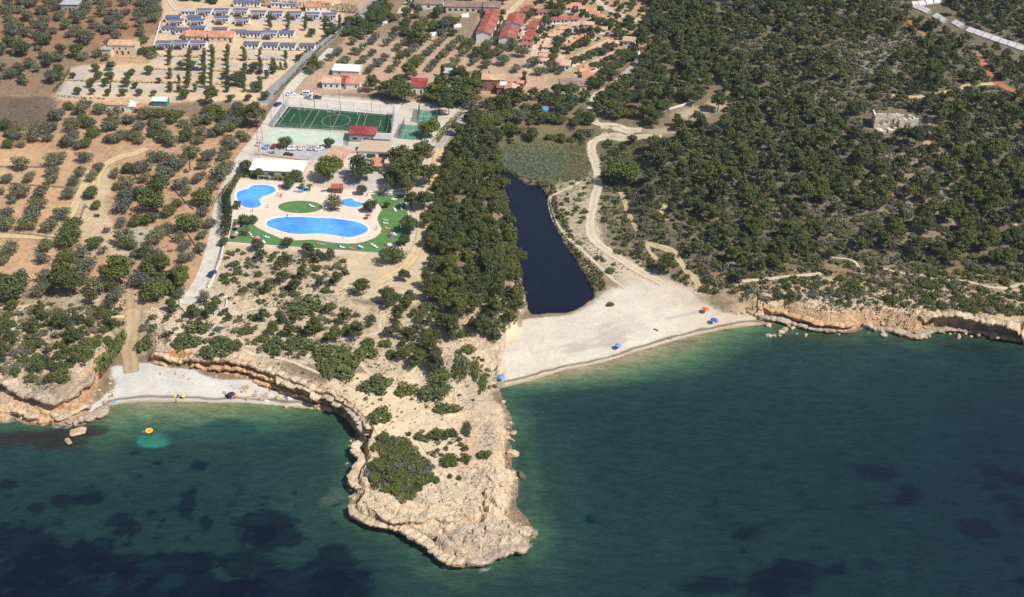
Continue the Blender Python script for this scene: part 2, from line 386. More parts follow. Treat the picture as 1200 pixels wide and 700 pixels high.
def ground_mat():
    m, n, l, b = newmat('ground')
    at = n.new('ShaderNodeVertexColor'); at.layer_name = 'Col'
    rk = n.new('ShaderNodeAttribute'); rk.attribute_name = 'rock'
    sc = n.new('ShaderNodeAttribute'); sc.attribute_name = 'litter'
    n1 = noise(n, l, 0.12, 5, 0.6); n2 = noise(n, l, 0.75, 5, 0.68); n3 = noise(n, l, 3.0, 3, 0.6)
    amp = mth(n, l, 'ADD', mth(n, l, 'MULTIPLY', sc.outputs['Fac'], 0.7), 0.3)
    v2 = mth(n, l, 'ADD', mth(n, l, 'MULTIPLY', ramp(n, l, n2, 0.25, 0.75, -0.28, 0.2), amp), 1.0)
    v = mth(n, l, 'MULTIPLY', ramp(n, l, n1, 0.3, 0.7, 0.86, 1.1), v2)
    v = mth(n, l, 'MULTIPLY', v, ramp(n, l, n3, 0.2, 0.8, 0.9, 1.08))
    c = mixc(n, l, 1.0, at.outputs[0], v, 'MULTIPLY')
    # dry stalks, stones and twigs lying about
    k = mth(n, l, 'MULTIPLY', ramp(n, l, noise(n, l, 0.55, 6, 0.7), 0.48, 0.66), sc.outputs['Fac'])
    c = mixc(n, l, k, c, A(92, 84, 66)+(1,))
    k2 = mth(n, l, 'MULTIPLY', ramp(n, l, noise(n, l, 0.5, 6, 0.8), 0.58, 0.68), sc.outputs['Fac'])
    c = mixc(n, l, k2, c, A(205, 190, 165)+(1,))
    # pitted grey rock skin
    vo = n.new('ShaderNodeTexVoronoi'); vo.inputs['Scale'].default_value = 0.45; vo.feature = 'DISTANCE_TO_EDGE'
    g = n.new('ShaderNodeNewGeometry')
    wp = n.new('ShaderNodeVectorMath'); wp.operation = 'ADD'; l.new(g.outputs['Position'], wp.inputs[0])
    wn = n.new('ShaderNodeTexNoise'); wn.inputs['Scale'].default_value = 0.7; wn.inputs['Detail'].default_value = 4; l.new(g.outputs['Position'], wn.inputs['Vector'])
    ws = n.new('ShaderNodeVectorMath'); ws.operation = 'SCALE'; ws.inputs[3].default_value = 2.2; l.new(wn.outputs[1], ws.inputs[0]); l.new(ws.outputs[0], wp.inputs[1])
    l.new(wp.outputs[0], vo.inputs['Vector'])
    nr = noise(n, l, 0.55, 8, 0.72)
    pit = mth(n, l, 'MULTIPLY', ramp(n, l, nr, 0.42, 0.30), rk.outputs['Fac'])
    c = mixc(n, l, mth(n, l, 'MULTIPLY', pit, 0.35), c, A(120, 98, 78)+(1,))
    crack = mth(n, l, 'MULTIPLY', mth(n, l, 'MULTIPLY', ramp(n, l, vo.outputs['Distance'], 0.0, 0.035, 1, 0), rk.outputs['Fac']), 0.15)
    c = mixc(n, l, crack, c, A(100, 80, 66)+(1,))
    l.new(c, b.inputs['Base Color']); b.inputs['Roughness'].default_value = 0.95; b.inputs['Specular IOR Level'].default_value = 0.1
    h = mth(n, l, 'ADD', mth(n, l, 'MULTIPLY', n2, mth(n, l, 'MULTIPLY', amp, 0.3)), mth(n, l, 'MULTIPLY', mth(n, l, 'ADD', nr, mth(n, l, 'MULTIPLY', ramp(n, l, vo.outputs['Distance'], 0, 0.08), 0.25)), mth(n, l, 'MULTIPLY', rk.outputs['Fac'], 1.0)))
    bp = n.new('ShaderNodeBump'); bp.inputs['Strength'].default_value = 0.9; bp.inputs['Distance'].default_value = 0.9
    l.new(h, bp.inputs['Height']); l.new(bp.outputs[0], b.inputs['Normal'])
    return m
def water_mat(name, attr=True, col=(0.004,0.006,0.03), rough=0.12, bscale=(0.30, 1.0), bs=0.6, spec=0.5):
    m, n, l, b = newmat(name)
    if attr:
        at = n.new('ShaderNodeVertexColor'); at.layer_name = 'Col'; c = at.outputs[0]
    else: c = col+(1,)
    g = n.new('ShaderNodeNewGeometry'); mp = n.new('ShaderNodeMapping'); mp.inputs['Rotation'].default_value = (0, 0, 0.5); mp.inputs['Scale'].default_value = (0.55, 1.5, 1)
    l.new(g.outputs['Position'], mp.inputs['Vector'])
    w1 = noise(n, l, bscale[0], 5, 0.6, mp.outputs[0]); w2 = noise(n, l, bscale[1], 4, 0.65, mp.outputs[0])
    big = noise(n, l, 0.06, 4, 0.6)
    v = mth(n, l, 'MULTIPLY', ramp(n, l, w1, 0.3, 0.7, 0.74, 1.28), ramp(n, l, w2, 0.3, 0.7, 0.70, 1.32))  # light and dark of the ripples, painted into the water colour
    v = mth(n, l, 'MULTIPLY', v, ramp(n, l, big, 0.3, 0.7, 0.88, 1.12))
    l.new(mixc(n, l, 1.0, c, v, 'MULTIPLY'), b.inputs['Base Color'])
    b.inputs['Roughness'].default_value = rough; b.inputs['IOR'].default_value = 1.33; b.inputs['Specular IOR Level'].default_value = spec
    bp = n.new('ShaderNodeBump'); bp.inputs['Strength'].default_value = bs; bp.inputs['Distance'].default_value = 0.5
    l.new(mth(n, l, 'ADD', w1, mth(n, l, 'MULTIPLY', w2, 0.4)), bp.inputs['Height']); l.new(bp.outputs[0], b.inputs['Normal'])
    return m
def foliage(name, dark, light, mass=False, trans=0.0):
    if name in _mc: return _mc[name]
    m, n, l, b = newmat(name)
    g = n.new('ShaderNodeNewGeometry')
    if mass:
        a = n.new('ShaderNodeAttribute'); a.attribute_name = 'tint'; t = a.outputs['Fac']
    else:
        a = n.new('ShaderNodeObjectInfo'); t = a.outputs['Random']
    c = mixc(n, l, g.outputs['Random Per Island'], dark+(1,), light+(1,))
    yel = mixc(n, l, 1.0, c, (1.25, 1.12, 0.8, 1), 'MULTIPLY'); gry = mixc(n, l, 1.0, c, (0.78, 0.8, 0.95, 1), 'MULTIPLY')
    c = mixc(n, l, t, gry, yel)
    l.new(c, b.inputs['Base Color']); b.inputs['Roughness'].default_value = 0.75; b.inputs['Specular IOR Level'].default_value = 0.12
    _mc[name] = m; return m

# ---------------------------------------------------------------- tracks and paths (photo pixels), width in metres
SAND = A(222, 196, 155); PALE = A(228, 214, 190); GREY = A(206, 198, 184)
ROADS = [  # name, kind of surface, width, points
 ('road', 'concrete', 5.0, [(390,57),(376,71),(350,93),(338,108),(326,126),(312,148),(299,166),(285,184),(270,212),(259,240),(254,272),(247,300),(239,322),(227,343),(217,357)]),
 ('camp_road', 'asphalt', 5.2, [(462,-18),(440,2),(426,15),(417,23),(404,31),(389,43),(375,55),(363,64),(347,80),(331,95),(317,108),(309,121)]),
 ('dirt_road', 'dirt', 4.6, [(150,333),(157,350),(156,375),(153,395),(152,412),(153,428),(154,437)]),
 ('dirt_road', 'dirt', 3.0, [(160,362),(178,357),(195,352),(214,346)]),
 ('dirt_road', 'sand', 3.6, [(516,172),(512,192),(508,214),(502,240),(496,268),(488,294),(474,313),(452,326),(436,334)]),
 ('lane', 'asphaltpale', 3.6, [(546,134),(535,147),(523,160),(514,174)]),
 ('dirt_road', 'pale', 3.6, [(775,161),(740,162),(712,161),(697,166),(693,175),(699,195),(701,214),(697,234),(692,252),(692,270),(701,286),(725,303),(750,318),(778,333)]),
 ('footpath', 'sand', 3.4, [(172,174),(158,180),(140,185),(120,196),(113,214),(106,232)]),
 ('dirt_road', 'sand', 3.2, [(-10,276),(30,277),(67,277),(78,262),(88,240),(97,222),(104,208)]),
 ('footpath', 'sand', 1.0, [(0,361),(20,360),(38,357),(52,360),(75,367),(100,370),(128,372),(146,372)]),
 ('footpath', 'pale', 0.9, [(33,358),(20,367),(18,380),(10,392),(2,402)]),
 ('footpath', 'pale', 1.0, [(176,378),(190,385),(205,390),(225,392),(240,394),(262,372),(285,366),(303,362),(330,366),(352,372)]),
 ('footpath', 'pale', 1.2, [(240,394),(238,402),(235,412)]),
 ('footpath', 'pale', 1.1, [(285,410),(310,418),(335,422),(355,430),(380,440),(400,448),(420,455),(440,463)]),
 ('footpath', 'pale', 1.0, [(360,420),(375,405),(400,398),(427,394),(443,390),(446,376),(452,368)]),
 ('footpath', 'pale', 1.0, [(410,408),(422,425),(434,438),(450,446)]),
 ('footpath', 'pale', 1.0, [(480,500),(492,515),(499,526),(507,540),(514,550),(525,558)]),
 ('footpath', 'pale', 1.2, [(680,214),(660,224),(645,232),(645,246),(652,262),(667,280),(687,298),(712,322),(732,338)]),
 ('footpath', 'sand', 1.6, [(727,225),(733,238),(738,254),(747,271)]),
 ('footpath', 'sand', 1.2, [(757,282),(762,296),(772,306)]),
 ('footpath', 'sand', 2.0, [(760,284),(775,290),(787,294),(796,306),(806,320),(817,331),(818,345)]),
 ('footpath', 'sand', 1.5, [(780,240),(775,250),(782,258)]),
 ('footpath', 'pale', 1.5, [(870,330),(900,327),(930,324),(962,321)]),
 ('footpath', 'pale', 1.2, [(1035,315),(1055,320),(1075,322),(1100,327),(1130,330),(1152,335),(1175,338),(1200,333)]),
 ('footpath', 'pale', 1.0, [(1010,322),(1000,306),(975,302)]),
 ('dirt_road', 'red', 2.2, [(1060,20),(1072,32),(1085,42),(1100,48)]),
 ('dirt_road', 'red', 2.6, [(1142,60),(1150,70),(1157,84),(1166,95),(1177,102),(1190,108),(1205,114)]),
 ('footpath', 'sand', 2.2, [(1045,112),(1060,113),(1075,114),(1095,110),(1115,107),(1135,100),(1150,99),(1172,98)]),
 ('dirt_road', 'pinky', 2.6, [(1091,136),(1091,150),(1088,162),(1083,176)]),
 ('footpath', 'pinky', 1.8, [(1182,250),(1188,262),(1192,274)]),
 ('dirt_road', 'pale', 3.2, [(695,-6),(701,2),(707,8),(715,12),(728,18),(738,22),(750,25)]),
 ('lane', 'asphaltpale', 5.0, [(757,66),(750,73),(740,83),(730,92),(722,100)]),
 ('lane', 'pale', 3.2, [(722,100),(708,106),(698,112),(694,122),(692,134),(700,145),(716,150),(736,153),(752,152)]),
 ('lane', 'pale', 2.4, [(735,153),(739,158),(741,163)]),
 ('lane', 'asphaltpale', 2.8, [(600,132),(617,130),(632,126),(648,120),(660,116)]),
 ('lane', 'sandy', 3.4, [(616,-3),(606,6),(598,14),(593,22),(588,34),(584,46)]),
 ('lane', 'sandy', 3.0, [(637,15),(629,22),(620,30),(615,40),(612,50)]),
 ('lane', 'sandy', 3.4, [(649,26),(640,32),(634,42),(630,54),(624,70),(618,84)]),
 ('lane', 'sandy', 3.4, [(694,40),(680,40),(672,44),(665,52),(660,62),(656,72),(652,82)]),
 ('lane', 'sandy', 4.4, [(716,47),(704,53),(690,60),(676,67),(664,72)]),
 ('lane', 'sandy', 4.8, [(747,54),(734,58),(718,64),(702,72),(688,80),(678,90)]),
 ('lane', 'pale', 2.6, [(246,16),(245,40),(244,62),(243.5,80),(243,102)]),
 ('lane', 'pale', 3.2, [(196,-4),(202,5),(208,12)]),
 ('lane', 'pale', 3.0, [(486,-4),(478,3),(472,10),(464,20),(456,22)]),
]
roadw = [(n_, s_, w_, catmull(GP(p_), 5)) for n_, s_, w_, p_ in ROADS]
# ---------------------------------------------------------------- ground colours (what the soil, sand and rock are)
SHP = X.shape
base = np.empty(SHP+(3,)); base[:] = A(150, 128, 100)
litter = np.full(SHP, 0.55)
JX = fbm(X, Y, 9, 4, 1)*2.6; JY = fbm(X, Y, 9, 4, 2)*2.6
def zone(pts, col, k=1.0, lit=None, z=6.0, jit=1.0, ground=True):
    w = GP(pts) if ground else W(pts, z)
    m = inpoly(X+JX*jit, Y+JY*jit, w)
    base[m] = base[m]*(1-k)+np.array(col)*k
    if lit is not None: litter[m] = lit
    return m
SOIL = A(200, 160, 124); SOIL2 = A(208, 184, 150); RED = A(158, 112, 86); ORANGE = A(212, 172, 130)
zone([(-200,-20),(200,-20),(200,60),(190,130),(300,150),(290,180),(262,260),(230,340),(150,335),(100,340),(-200,350)], SOIL, 1, 0.5)
zone([(-200,-20),(195,-20),(188,40),(120,50),(0,45),(-200,60)], RED, .8, 0.5)
zone([(-60,42),(120,50),(110,95),(60,112),(0,112),(-60,112)], A(160, 132, 104), 1, 0.6)
zone([(-80,112),(62,113),(66,120),(62,152),(0,150),(-80,150)], A(122, 104, 88), 1, 0.75)
zone([(0,176),(90,178),(92,270),(0,272)], ORANGE, .75, 0.3)
zone([(0,283),(95,283),(80,330),(0,330)], ORANGE, .7, 0.35)
zone([(95,200),(130,195),(125,250),(160,300),(110,300),(92,270)], A(218, 192, 156), .9, 0.35)
zone([(215,170),(262,165),(250,215),(225,225)], ORANGE, .6, 0.35)
zone([(155,265),(185,268),(180,300),(165,312),(150,300)], A(196, 182, 160), .9, 0.4)
# camp on the left: sandy plots with gravel lanes
CAMP = [(190,-12),(470,-12),(440,4),(405,32),(364,65),(332,96),(312,124),(240,118),(180,122),(66,116),(82,80),(100,76),(175,75),(184,48),(190,26)]
zone(CAMP, A(224, 194, 156), 1, 0.12, jit=0.2)
for q in ([(87,79),(103,78),(102,96),(80,95)], [(70,98),(100,98),(100,112),(72,112)], [(180,68),(243,70),(243,74),(180,72)], [(180,84),(243,86),(243,91),(180,89)], [(100,100),(240,103),(240,109),(100,106)],
          [(252,74),(328,76),(328,81),(252,79)], [(252,88),(318,90),(316,95),(252,93)], [(180,57),(240,58),(240,61),(180,60)], [(300,20),(400,22),(390,29),(300,27)], [(300,62),(345,64),(335,70),(300,68)], [(110,82),(240,86),(240,90),(110,87)], [(268,60),(300,61),(300,64),(268,63)]):
    zone(q, A(196, 188, 176), .85, 0.15, jit=0.3)
# groves, gardens and bungalows in the middle
zone([(400,-10),(470,-10),(760,-10),(760,60),(700,120),(600,120),(560,110),(480,110),(340,112),(372,78),(400,50)], A(198, 166, 136), 1, 0.35)
zone([(440,-5),(560,-5),(560,42),(440,46)], A(150, 132, 104), .8, 0.5)
zone([(605,0),(760,-5),(755,60),(690,95),(640,95),(610,55)], A(192, 160, 126), .9, 0.3)
zone([(600,56),(612,56),(652,86),(640,110),(600,110)], A(205, 172, 144), 1, 0.35)
zone([(335,110),(400,115),(450,118),(450,124),(335,118)], A(200, 180, 156), 1, 0.3)
# sports ground apron, car park
zone([(335,110),(560,124),(545,140),(515,175),(480,180),(390,190),(300,190),(300,166)], A(214, 200, 182), 1, 0.15)
zone([(290,178),(390,184),(480,190),(520,180),(490,290),(450,300),(260,290),(258,262),(275,210)], A(222, 202, 178), 1, 0.15)
zone([(395,190),(470,200),(470,228),(400,222)], A(205, 196, 184), .9, 0.2)
zone([(262,287),(332,292),(450,300),(490,290),(505,300),(510,345),(480,360),(420,350),(400,345),(405,300),(340,296),(262,293)], A(216, 192, 154), 1, 0.2)
# scrub between road and cove
SCRUBC = A(168, 148, 118)
PALES = A(214, 194, 164)
zone([(262,292),(345,297),(410,303),(400,345),(430,360),(520,365),(560,400),(560,430),(460,440),(300,425),(165,415),(163,372),(215,358),(240,330)], A(208, 186, 154), 1, 0.65)
zone([(-80,338),(150,335),(150,392),(118,410),(105,445),(60,470),(-80,450)], A(172, 150, 118), 1, 0.85)
zone([(196,350),(215,341),(240,336),(262,345),(272,357),(262,367),(230,372),(210,366)], A(206, 196, 180), 1, 0.15, jit=0.25)
# marsh, lagoon banks, beach bar
zone([(560,150),(700,150),(790,160),(800,175),(740,190),(735,290),(690,290),(640,215),(590,205),(570,180)], A(112, 108, 78), 1, 0.5)
zone([(640,225),(692,200),(690,270),(720,310),(690,330),(655,270)], A(196, 178, 148), .85, 0.7)
zone([(700,180),(735,200),(770,270),(830,330),(800,345),(760,325),(705,290)], A(150, 132, 104), .9, 0.8)
# pine hill on the right
zone([(684,235),(700,235),(704,280),(730,300),(790,328),(840,350),(760,345),(715,325),(690,290)], A(214, 196, 168), .9, 0.3)
zone([(596,285),(607,290),(614,340),(622,362),(612,368),(604,340)], A(212, 196, 170), .8, 0.5)
HILLC = A(128, 116, 94)
zone([(790,-15),(1800,-15),(1800,312),(1150,318),(960,308),(860,322),(790,300),(740,270),(735,170),(800,150),(850,145),(880,120),(830,80),(765,40)], HILLC, 1, 0.8)
zone([(600,118),(700,100),(760,50),(830,90),(870,125),(800,160),(700,156),(620,150),(560,140)], A(140, 122, 96), .9, 0.6)
zone([(1020,175),(1110,180),(1130,290),(1050,290),(1000,230)], A(170, 148, 122), .8, 0.8)
zone([(1000,40),(1060,45),(1050,90),(1010,85)], A(170, 160, 148), .6, 0.8)
for q in ([(828,120),(848,114),(862,123),(850,129),(832,128)], [(785,135),(815,125),(832,130),(826,140),(798,140)], [(855,150),(868,147),(866,157),(856,158)], [(750,150),(800,150),(796,156),(752,158)]):
    zone(q, A(205, 180, 148), .95, 0.15, jit=0.4)
zone([(800,330),(880,335),(960,325),(1150,335),(1300,340),(1300,420),(1150,395),(1000,395),(880,385),(830,352)], A(205, 176, 140), 1, 0.6)
# the promontory
zone([(400,440),(470,440),(560,400),(606,372),(620,480),(640,640),(540,690),(400,620),(415,500),(380,470)], A(236, 208, 172), 1, 0.18)
zone([(543,591),(560,592),(562,602),(546,603)], A(120, 126, 96), .9, 0.6, z=4, jit=0.3)
zone([(528,470),(556,480),(575,520),(570,560),(545,545),(535,510)], A(228, 178, 136), .7, 0.12)
zone([(556,470),(596,470),(605,560),(580,590),(560,540)], A(222, 194, 164), .8, 0.2)
# beach sand: everything low by the two beaches
foot_land = land & ~plat
BEACHP = GP([(560,470),(586,440),(592,398),(612,374),(640,372),(668,369),(692,358),(702,348),(716,338),(742,334),(770,330),(800,340),(830,350),(860,360),(905,364),(905,400),(700,460)])
COVEP = GP([(100,490),(130,455),(134,432),(165,424),(190,428),(215,434),(240,440),(290,448),(330,458),(380,478),(440,510),(300,520)])
bs = foot_land & (FM < 0.55) & (inpoly(X+JX*.4, Y+JY*.4, BEACHP) | (inpoly(X+JX*1.1, Y+JY*.8, COVEP)) | ((X > 2) & (X < 84) & (Y > 302) & (dC < 8)))
base[bs] = A(214, 207, 196)
for _ in range(4):
    b_ = base.copy(); b_[1:-1,1:-1] = (base[:-2,1:-1]+base[2:,1:-1]+base[1:-1,:-2]+base[1:-1,2:]+2*base[1:-1,1:-1])/6; base = b_
base[bs] = A(216, 209, 197); litter[bs] = 0.10
bay = bs & (X > -10)
w_ = fbm(X*0.22+Y*.05, dC*1.1+fbm(X, Y, 12, 2, 1)*1.5, 3, 4, 1)
base[bay] = A(222, 210, 190)
wm = (sm((fbm(X, Y, 30, 3, 2)+0.05+0.4*sm((X-40)/40))/0.5)*0.8)[..., None]
base = np.where(bay[..., None], base*(1-wm)+np.array(A(212, 192, 166))*wm, base)
k = (sm((w_-0.05)/0.4)*sm((22-dC)/12)*0.42)[..., None]
base = np.where(bay[..., None], base*(1-k)+np.array(A(158, 146, 136))*k, base)
k = (sm((fbm(X, Y, 22, 3, 3)-0.1)/0.3)*sm((dC-9)/8)*0.5)[..., None]
base = np.where(bay[..., None], base*(1-k)+np.array(A(228, 222, 210))*k, base)
b0 = base.copy()
for _ in range(9):
    b_ = base.copy(); b_[1:-1,1:-1] = (base[:-2,1:-1]+base[2:,1:-1]+base[1:-1,:-2]+base[1:-1,2:]+2*base[1:-1,1:-1])/6; base = b_
kb = (sm((Y-345)/6)*np.where((X > -15) & (X < 95), 1, 0))[..., None]; base = b0*(1-kb)+base*kb
# dark weed line and wet sand at the water's edge
rim = (bs)[..., None]
ln = np.exp(-((dC-2.2-0.5*fbm(X, Y, 6, 2, 1))/0.6)**2)[..., None]*0.9
base = np.where(rim, base*(1-ln)+np.array(A(112, 90, 62))*ln, base)
wet = sm((1.5-dC)/1.2)[..., None]*0.7
base = np.where(rim, base*(1-wet)+np.array(A(178, 150, 112))*wet, base)
lr = (sm((3.0-dl)/3.0)*np.where(inl, 0, 1)*np.where(Y < 372, 1, 0))[..., None]*0.7
base = np.where(rim, base*(1-lr)+np.array(A(150, 112, 76))*lr, base)
# bare rock and cliff faces
zx = np.gradient(Z, axis=1)/np.maximum(np.gradient(X, axis=1), .1); zy = np.gradient(Z, axis=0)/np.maximum(np.gradient(Y, axis=0), .1)
slope = np.hypot(zx, zy)
rockm = np.clip(edge, 0, 1)*np.where(land, 1, 0)
rocktop = np.array(A(234, 208, 174)); rg = np.array(A(208, 188, 162))
kk = sm((fbm(X, Y, 11, 4, 2)+0.15+0.5*sm((248-Y)/15))/0.5)[..., None]
rc = rocktop*(1-kk)+rg*kk
wall = np.array(A(222, 166, 112))
orange = (sm((slope-0.8)/0.8)*np.where(Y > 265, 1, 0.2)*np.where(X < 60, 1, 0.6)*np.where((X > -12) & (X < 20), 0.15, 1))[..., None]
low = (np.where((X < -100) & foot_land, 1, 0)*0.75*sm((Z-0.9)/0.5))[..., None]
rc = rc*(1-low)+np.array(A(232, 196, 156))*low
rc = rc*(1-orange)+wall*orange
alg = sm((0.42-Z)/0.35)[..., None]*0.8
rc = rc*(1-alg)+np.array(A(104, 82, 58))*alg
och = (sm((1.6-Z)/0.6)*sm((Z-0.6)/0.3)*sm((fbm(X, Y, 8, 3, 1))/0.3)*0.5)[..., None]
rc = rc*(1-och)+np.array(A(186, 138, 82))*och
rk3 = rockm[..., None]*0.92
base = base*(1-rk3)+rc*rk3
seab = ~land
base[seab] = A(60, 70, 55)
base *= (1+0.10*fbm(X, Y, 30, 3, 0))[..., None]
base[inl] = A(40, 40, 45)
litter = litter*(1-rockm)

idx = np.arange(NX*NY).reshape(NY, NX)
quads = np.stack([idx[:-1,:-1], idx[:-1,1:], idx[1:,1:], idx[1:,:-1]], -1).reshape(-1, 4)
GM = ground_mat()
def terrain_piece(name, qm):
    f = quads[qm]; u, inv = np.unique(f, return_inverse=True)
    V = np.stack([X.ravel()[u], Y.ravel()[u], Z.ravel()[u]], 1)
    me = mesh_np(name, V, inv.reshape(-1, 4), GM, True)
    rq = rockm.ravel()[f].mean(1) < 0.35; me.polygons.foreach_set('use_smooth', rq)
    ca = me.color_attributes.new('Col', 'FLOAT_COLOR', 'POINT')
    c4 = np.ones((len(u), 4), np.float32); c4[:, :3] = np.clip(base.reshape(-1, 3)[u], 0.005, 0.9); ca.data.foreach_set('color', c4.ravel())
    for nm, ar in (('rock', rockm), ('litter', litter)):
        a = me.attributes.new(nm, 'FLOAT', 'POINT'); a.data.foreach_set('value', ar.ravel()[u].astype(np.float32))
    return tagset(link(name, me), kind='structure')
qb = bs.ravel()[quads].all(1); qx = X.ravel()[quads[:, 0]]
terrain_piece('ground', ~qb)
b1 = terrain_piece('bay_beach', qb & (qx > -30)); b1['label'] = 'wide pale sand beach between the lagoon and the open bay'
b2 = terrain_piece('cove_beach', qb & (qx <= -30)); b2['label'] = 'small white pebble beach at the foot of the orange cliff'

# ---------------------------------------------------------------- sea and lagoon
sx = np.concatenate([[-9000,-3000,-1000,-500,-300,-230], np.arange(-200, 201, .8), [230,300,500,1000,3000,9000]])
sy = np.concatenate([[-4000,-1000,-200,0,80,130,160], np.arange(178, 352, .75), [360,380,420]])
SX, SY = np.meshgrid(sx, sy)
jx = fbm(SX, SY, 14, 4, 1)*3; jy = fbm(SX, SY, 14, 4, 2)*3
ds = dline(SX+jx*.35, SY+jy*.35, coastw)
cols = [(0, (160,140,112)), (3.0, (134,134,98)), (7, (104,120,84)), (13, (66,96,72)), (22, (35,62,55)), (40, (27,52,51)), (80, (22,45,48)), (200, (17,38,45))]
dd = [c[0] for c in cols]
beachy = (1-sm((-112-SX)/22)-sm((SX+62)/16)*sm((6-SX)/12)-sm((SX-52)/48))*(1-(1-sm((SY-298)/16))*sm((SX+95)/60)*sm((90-SX)/30))
de = ds*1.0 + (1-beachy)*14.0 + 2.0*sm((-20-SX)/40)
sc = np.stack([np.interp(de, dd, [A(*c[1])[i] for c in cols]) for i in range(3)], -1)
# deeper and bluer to the right and at the lower left
br = (sm((SX-60)/110)*sm((320-SY)/40)*0.5+sm((SX-95)/60)*0.35)[..., None]
sc = sc*(1-br)+np.array(A(14, 32, 44))*br
brd = (sm((232-SY)/45)*0.55)[..., None]
sc = sc*(1-brd)+np.array(A(7, 26, 34))*brd
def patch(px, py, rx, ry, col, k=0.9, soft=0.6):
    global sc
    x, y = atz(px, py, 0.0); s = pxscale(x, y, 0.0); dep = math.sin(math.atan2(CAM_H, y))
    a = rx/s; b_ = ry/(s*dep)
    m = (np.abs(SX-x) < a*2.5+6) & (np.abs(SY-y) < b_*2.5+6)
    r = np.hypot((SX[m]-x+jx[m]*0.9)/a, (SY[m]-y+jy[m]*0.9)/b_)+1.15*fbm(SX[m]*.8, SY[m]*1.3, 8, 5, 3, .75)
    w = (sm((1.0+soft*0.5-r)/soft)*k)[:, None]
    sc[m] = sc[m]*(1-w)+np.array(A(*col))*w
NAVY = (4, 9, 30)
for q in [(8,566,9,6),(45,598,14,6),(78,587,16,9),(107,581,14,11),(139,603,14,6),(150,615,13,6),(175,596,9,5),(220,588,9,16),(239,615,8,13),(160,534,10,4),(185,543,8,3),(233,544,10,6),(205,536,5,2),
          (108,633,7,4),(150,633,6,3),(190,606,5,3),(30,640,50,24),(80,660,70,28),(20,690,60,30),(140,655,60,16),(110,700,120,24),(200,664,60,18),(240,655,26,12),(225,690,70,20),(310,615,30,16),(330,635,22,14),(300,625,18,10),
          (290,660,40,22),(330,690,70,26),(388,665,24,22),(400,690,34,22),(280,700,60,20)]:
    patch(*q, NAVY, 0.74)
for q in [(1035,556,32,8),(1065,575,16,8),(1050,586,12,4),(1162,570,18,8),(1165,551,11,5),(1188,590,24,17),(1190,560,14,8),(1142,620,17,10),(935,668,28,8),(982,668,14,6),(910,684,34,14),(878,626,16,8),(840,688,30,9),(892,690,20,14),(695,609,8,4),(1150,640,5,2),(1195,685,12,6),(1180,655,10,4)]:
    patch(*q, (5, 12, 32), 0.75, 0.9)
rs_ = np.random.default_rng(21)
for i in range(90): patch(rs_.uniform(0, 400), rs_.uniform(555, 700), rs_.uniform(2, 8), rs_.uniform(1.2, 4), NAVY, rs_.uniform(.25, .7), .8)
for i in range(40): patch(rs_.uniform(820, 1200), rs_.uniform(540, 700), rs_.uniform(3, 10), rs_.uniform(1.5, 4), (5, 12, 32), rs_.uniform(.2, .5), .9)
for i in range(40): patch(rs_.uniform(0, 420), rs_.uniform(600, 700), rs_.uniform(3, 10), rs_.uniform(1.5, 4), (16, 44, 46), rs_.uniform(.25, .6), .8)
for q in [(125,690,16,8),(200,682,14,8),(180,660,14,6),(275,660,10,5)]: patch(*q, (14, 46, 48), 0.6)
patch(178, 519, 23, 8, (50, 124, 104), 0.85, 0.4); patch(190, 511, 12, 4, (50, 124, 104), 0.6, 0.5); patch(310, 500, 34, 7, (48, 92, 72), 0.4)
patch(391, 579, 13, 13, (78, 88, 76), 0.6, 0.5); patch(385, 572, 7, 6, (84, 92, 80), 0.4, 0.5)
for q in [(245,505,60,8),(330,515,40,6),(275,503,30,5)]: patch(*q, (28, 66, 62), 0.6, 0.7)
for q in [(60,512,50,9),(75,522,30,8),(112,508,18,8),(20,508,30,6)]: patch(*q, (46, 42, 38), 0.75, 0.5)
for q in [(455,640,30,6),(500,655,12,9),(560,675,50,5),(615,655,12,8),(610,585,8,16),(612,540,6,14)]: patch(*q, (40, 62, 58), 0.55, 0.6)
for q in [(1090,394,20,5),(1140,398,60,5),(960,393,50,4),(1050,396,20,4)]: patch(*q, (60, 62, 44), 0.55, 0.6)
for q in [(622,451,6,2),(800,398,16,2),(760,409,5,2),(850,390,10,1.6),(690,440,6,1.5)]: patch(*q, (78, 74, 56), 0.5, 0.6)
for q in [(67,500.5,5,1.6),(78,502,3,1),(527,662,7,1.6),(570,668,5,1.3),(621,641,3.5,3),(598,652,4,1.2)]: patch(*q, (170, 182, 186), 0.6, 0.7)
sidx = np.arange(SX.size).reshape(SX.shape)
sq = np.stack([sidx[:-1,:-1], sidx[:-1,1:], sidx[1:,1:], sidx[1:,:-1]], -1).reshape(-1, 4)
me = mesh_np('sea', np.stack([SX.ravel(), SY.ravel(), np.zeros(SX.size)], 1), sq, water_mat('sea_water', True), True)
ca = me.color_attributes.new('Col', 'FLOAT_COLOR', 'POINT')
c4 = np.ones((SX.size, 4), np.float32); c4[:, :3] = np.clip(sc.reshape(-1, 3), 0.001, 0.9); ca.data.foreach_set('color', c4.ravel())
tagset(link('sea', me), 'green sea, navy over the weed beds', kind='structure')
lw = catmull(W(LAGOON, 0.6), 3, True)
cen = lw.mean(0); lw2 = cen+(lw-cen)*1.03
o = flatpoly('lagoon_water', lw2, 0.6, water_mat('lagoon_water', False, (0.006,0.008,0.017), 0.08, (0.4, 1.6), 0.2)); tagset(o, 'dark navy lagoon behind the beach', kind='structure')

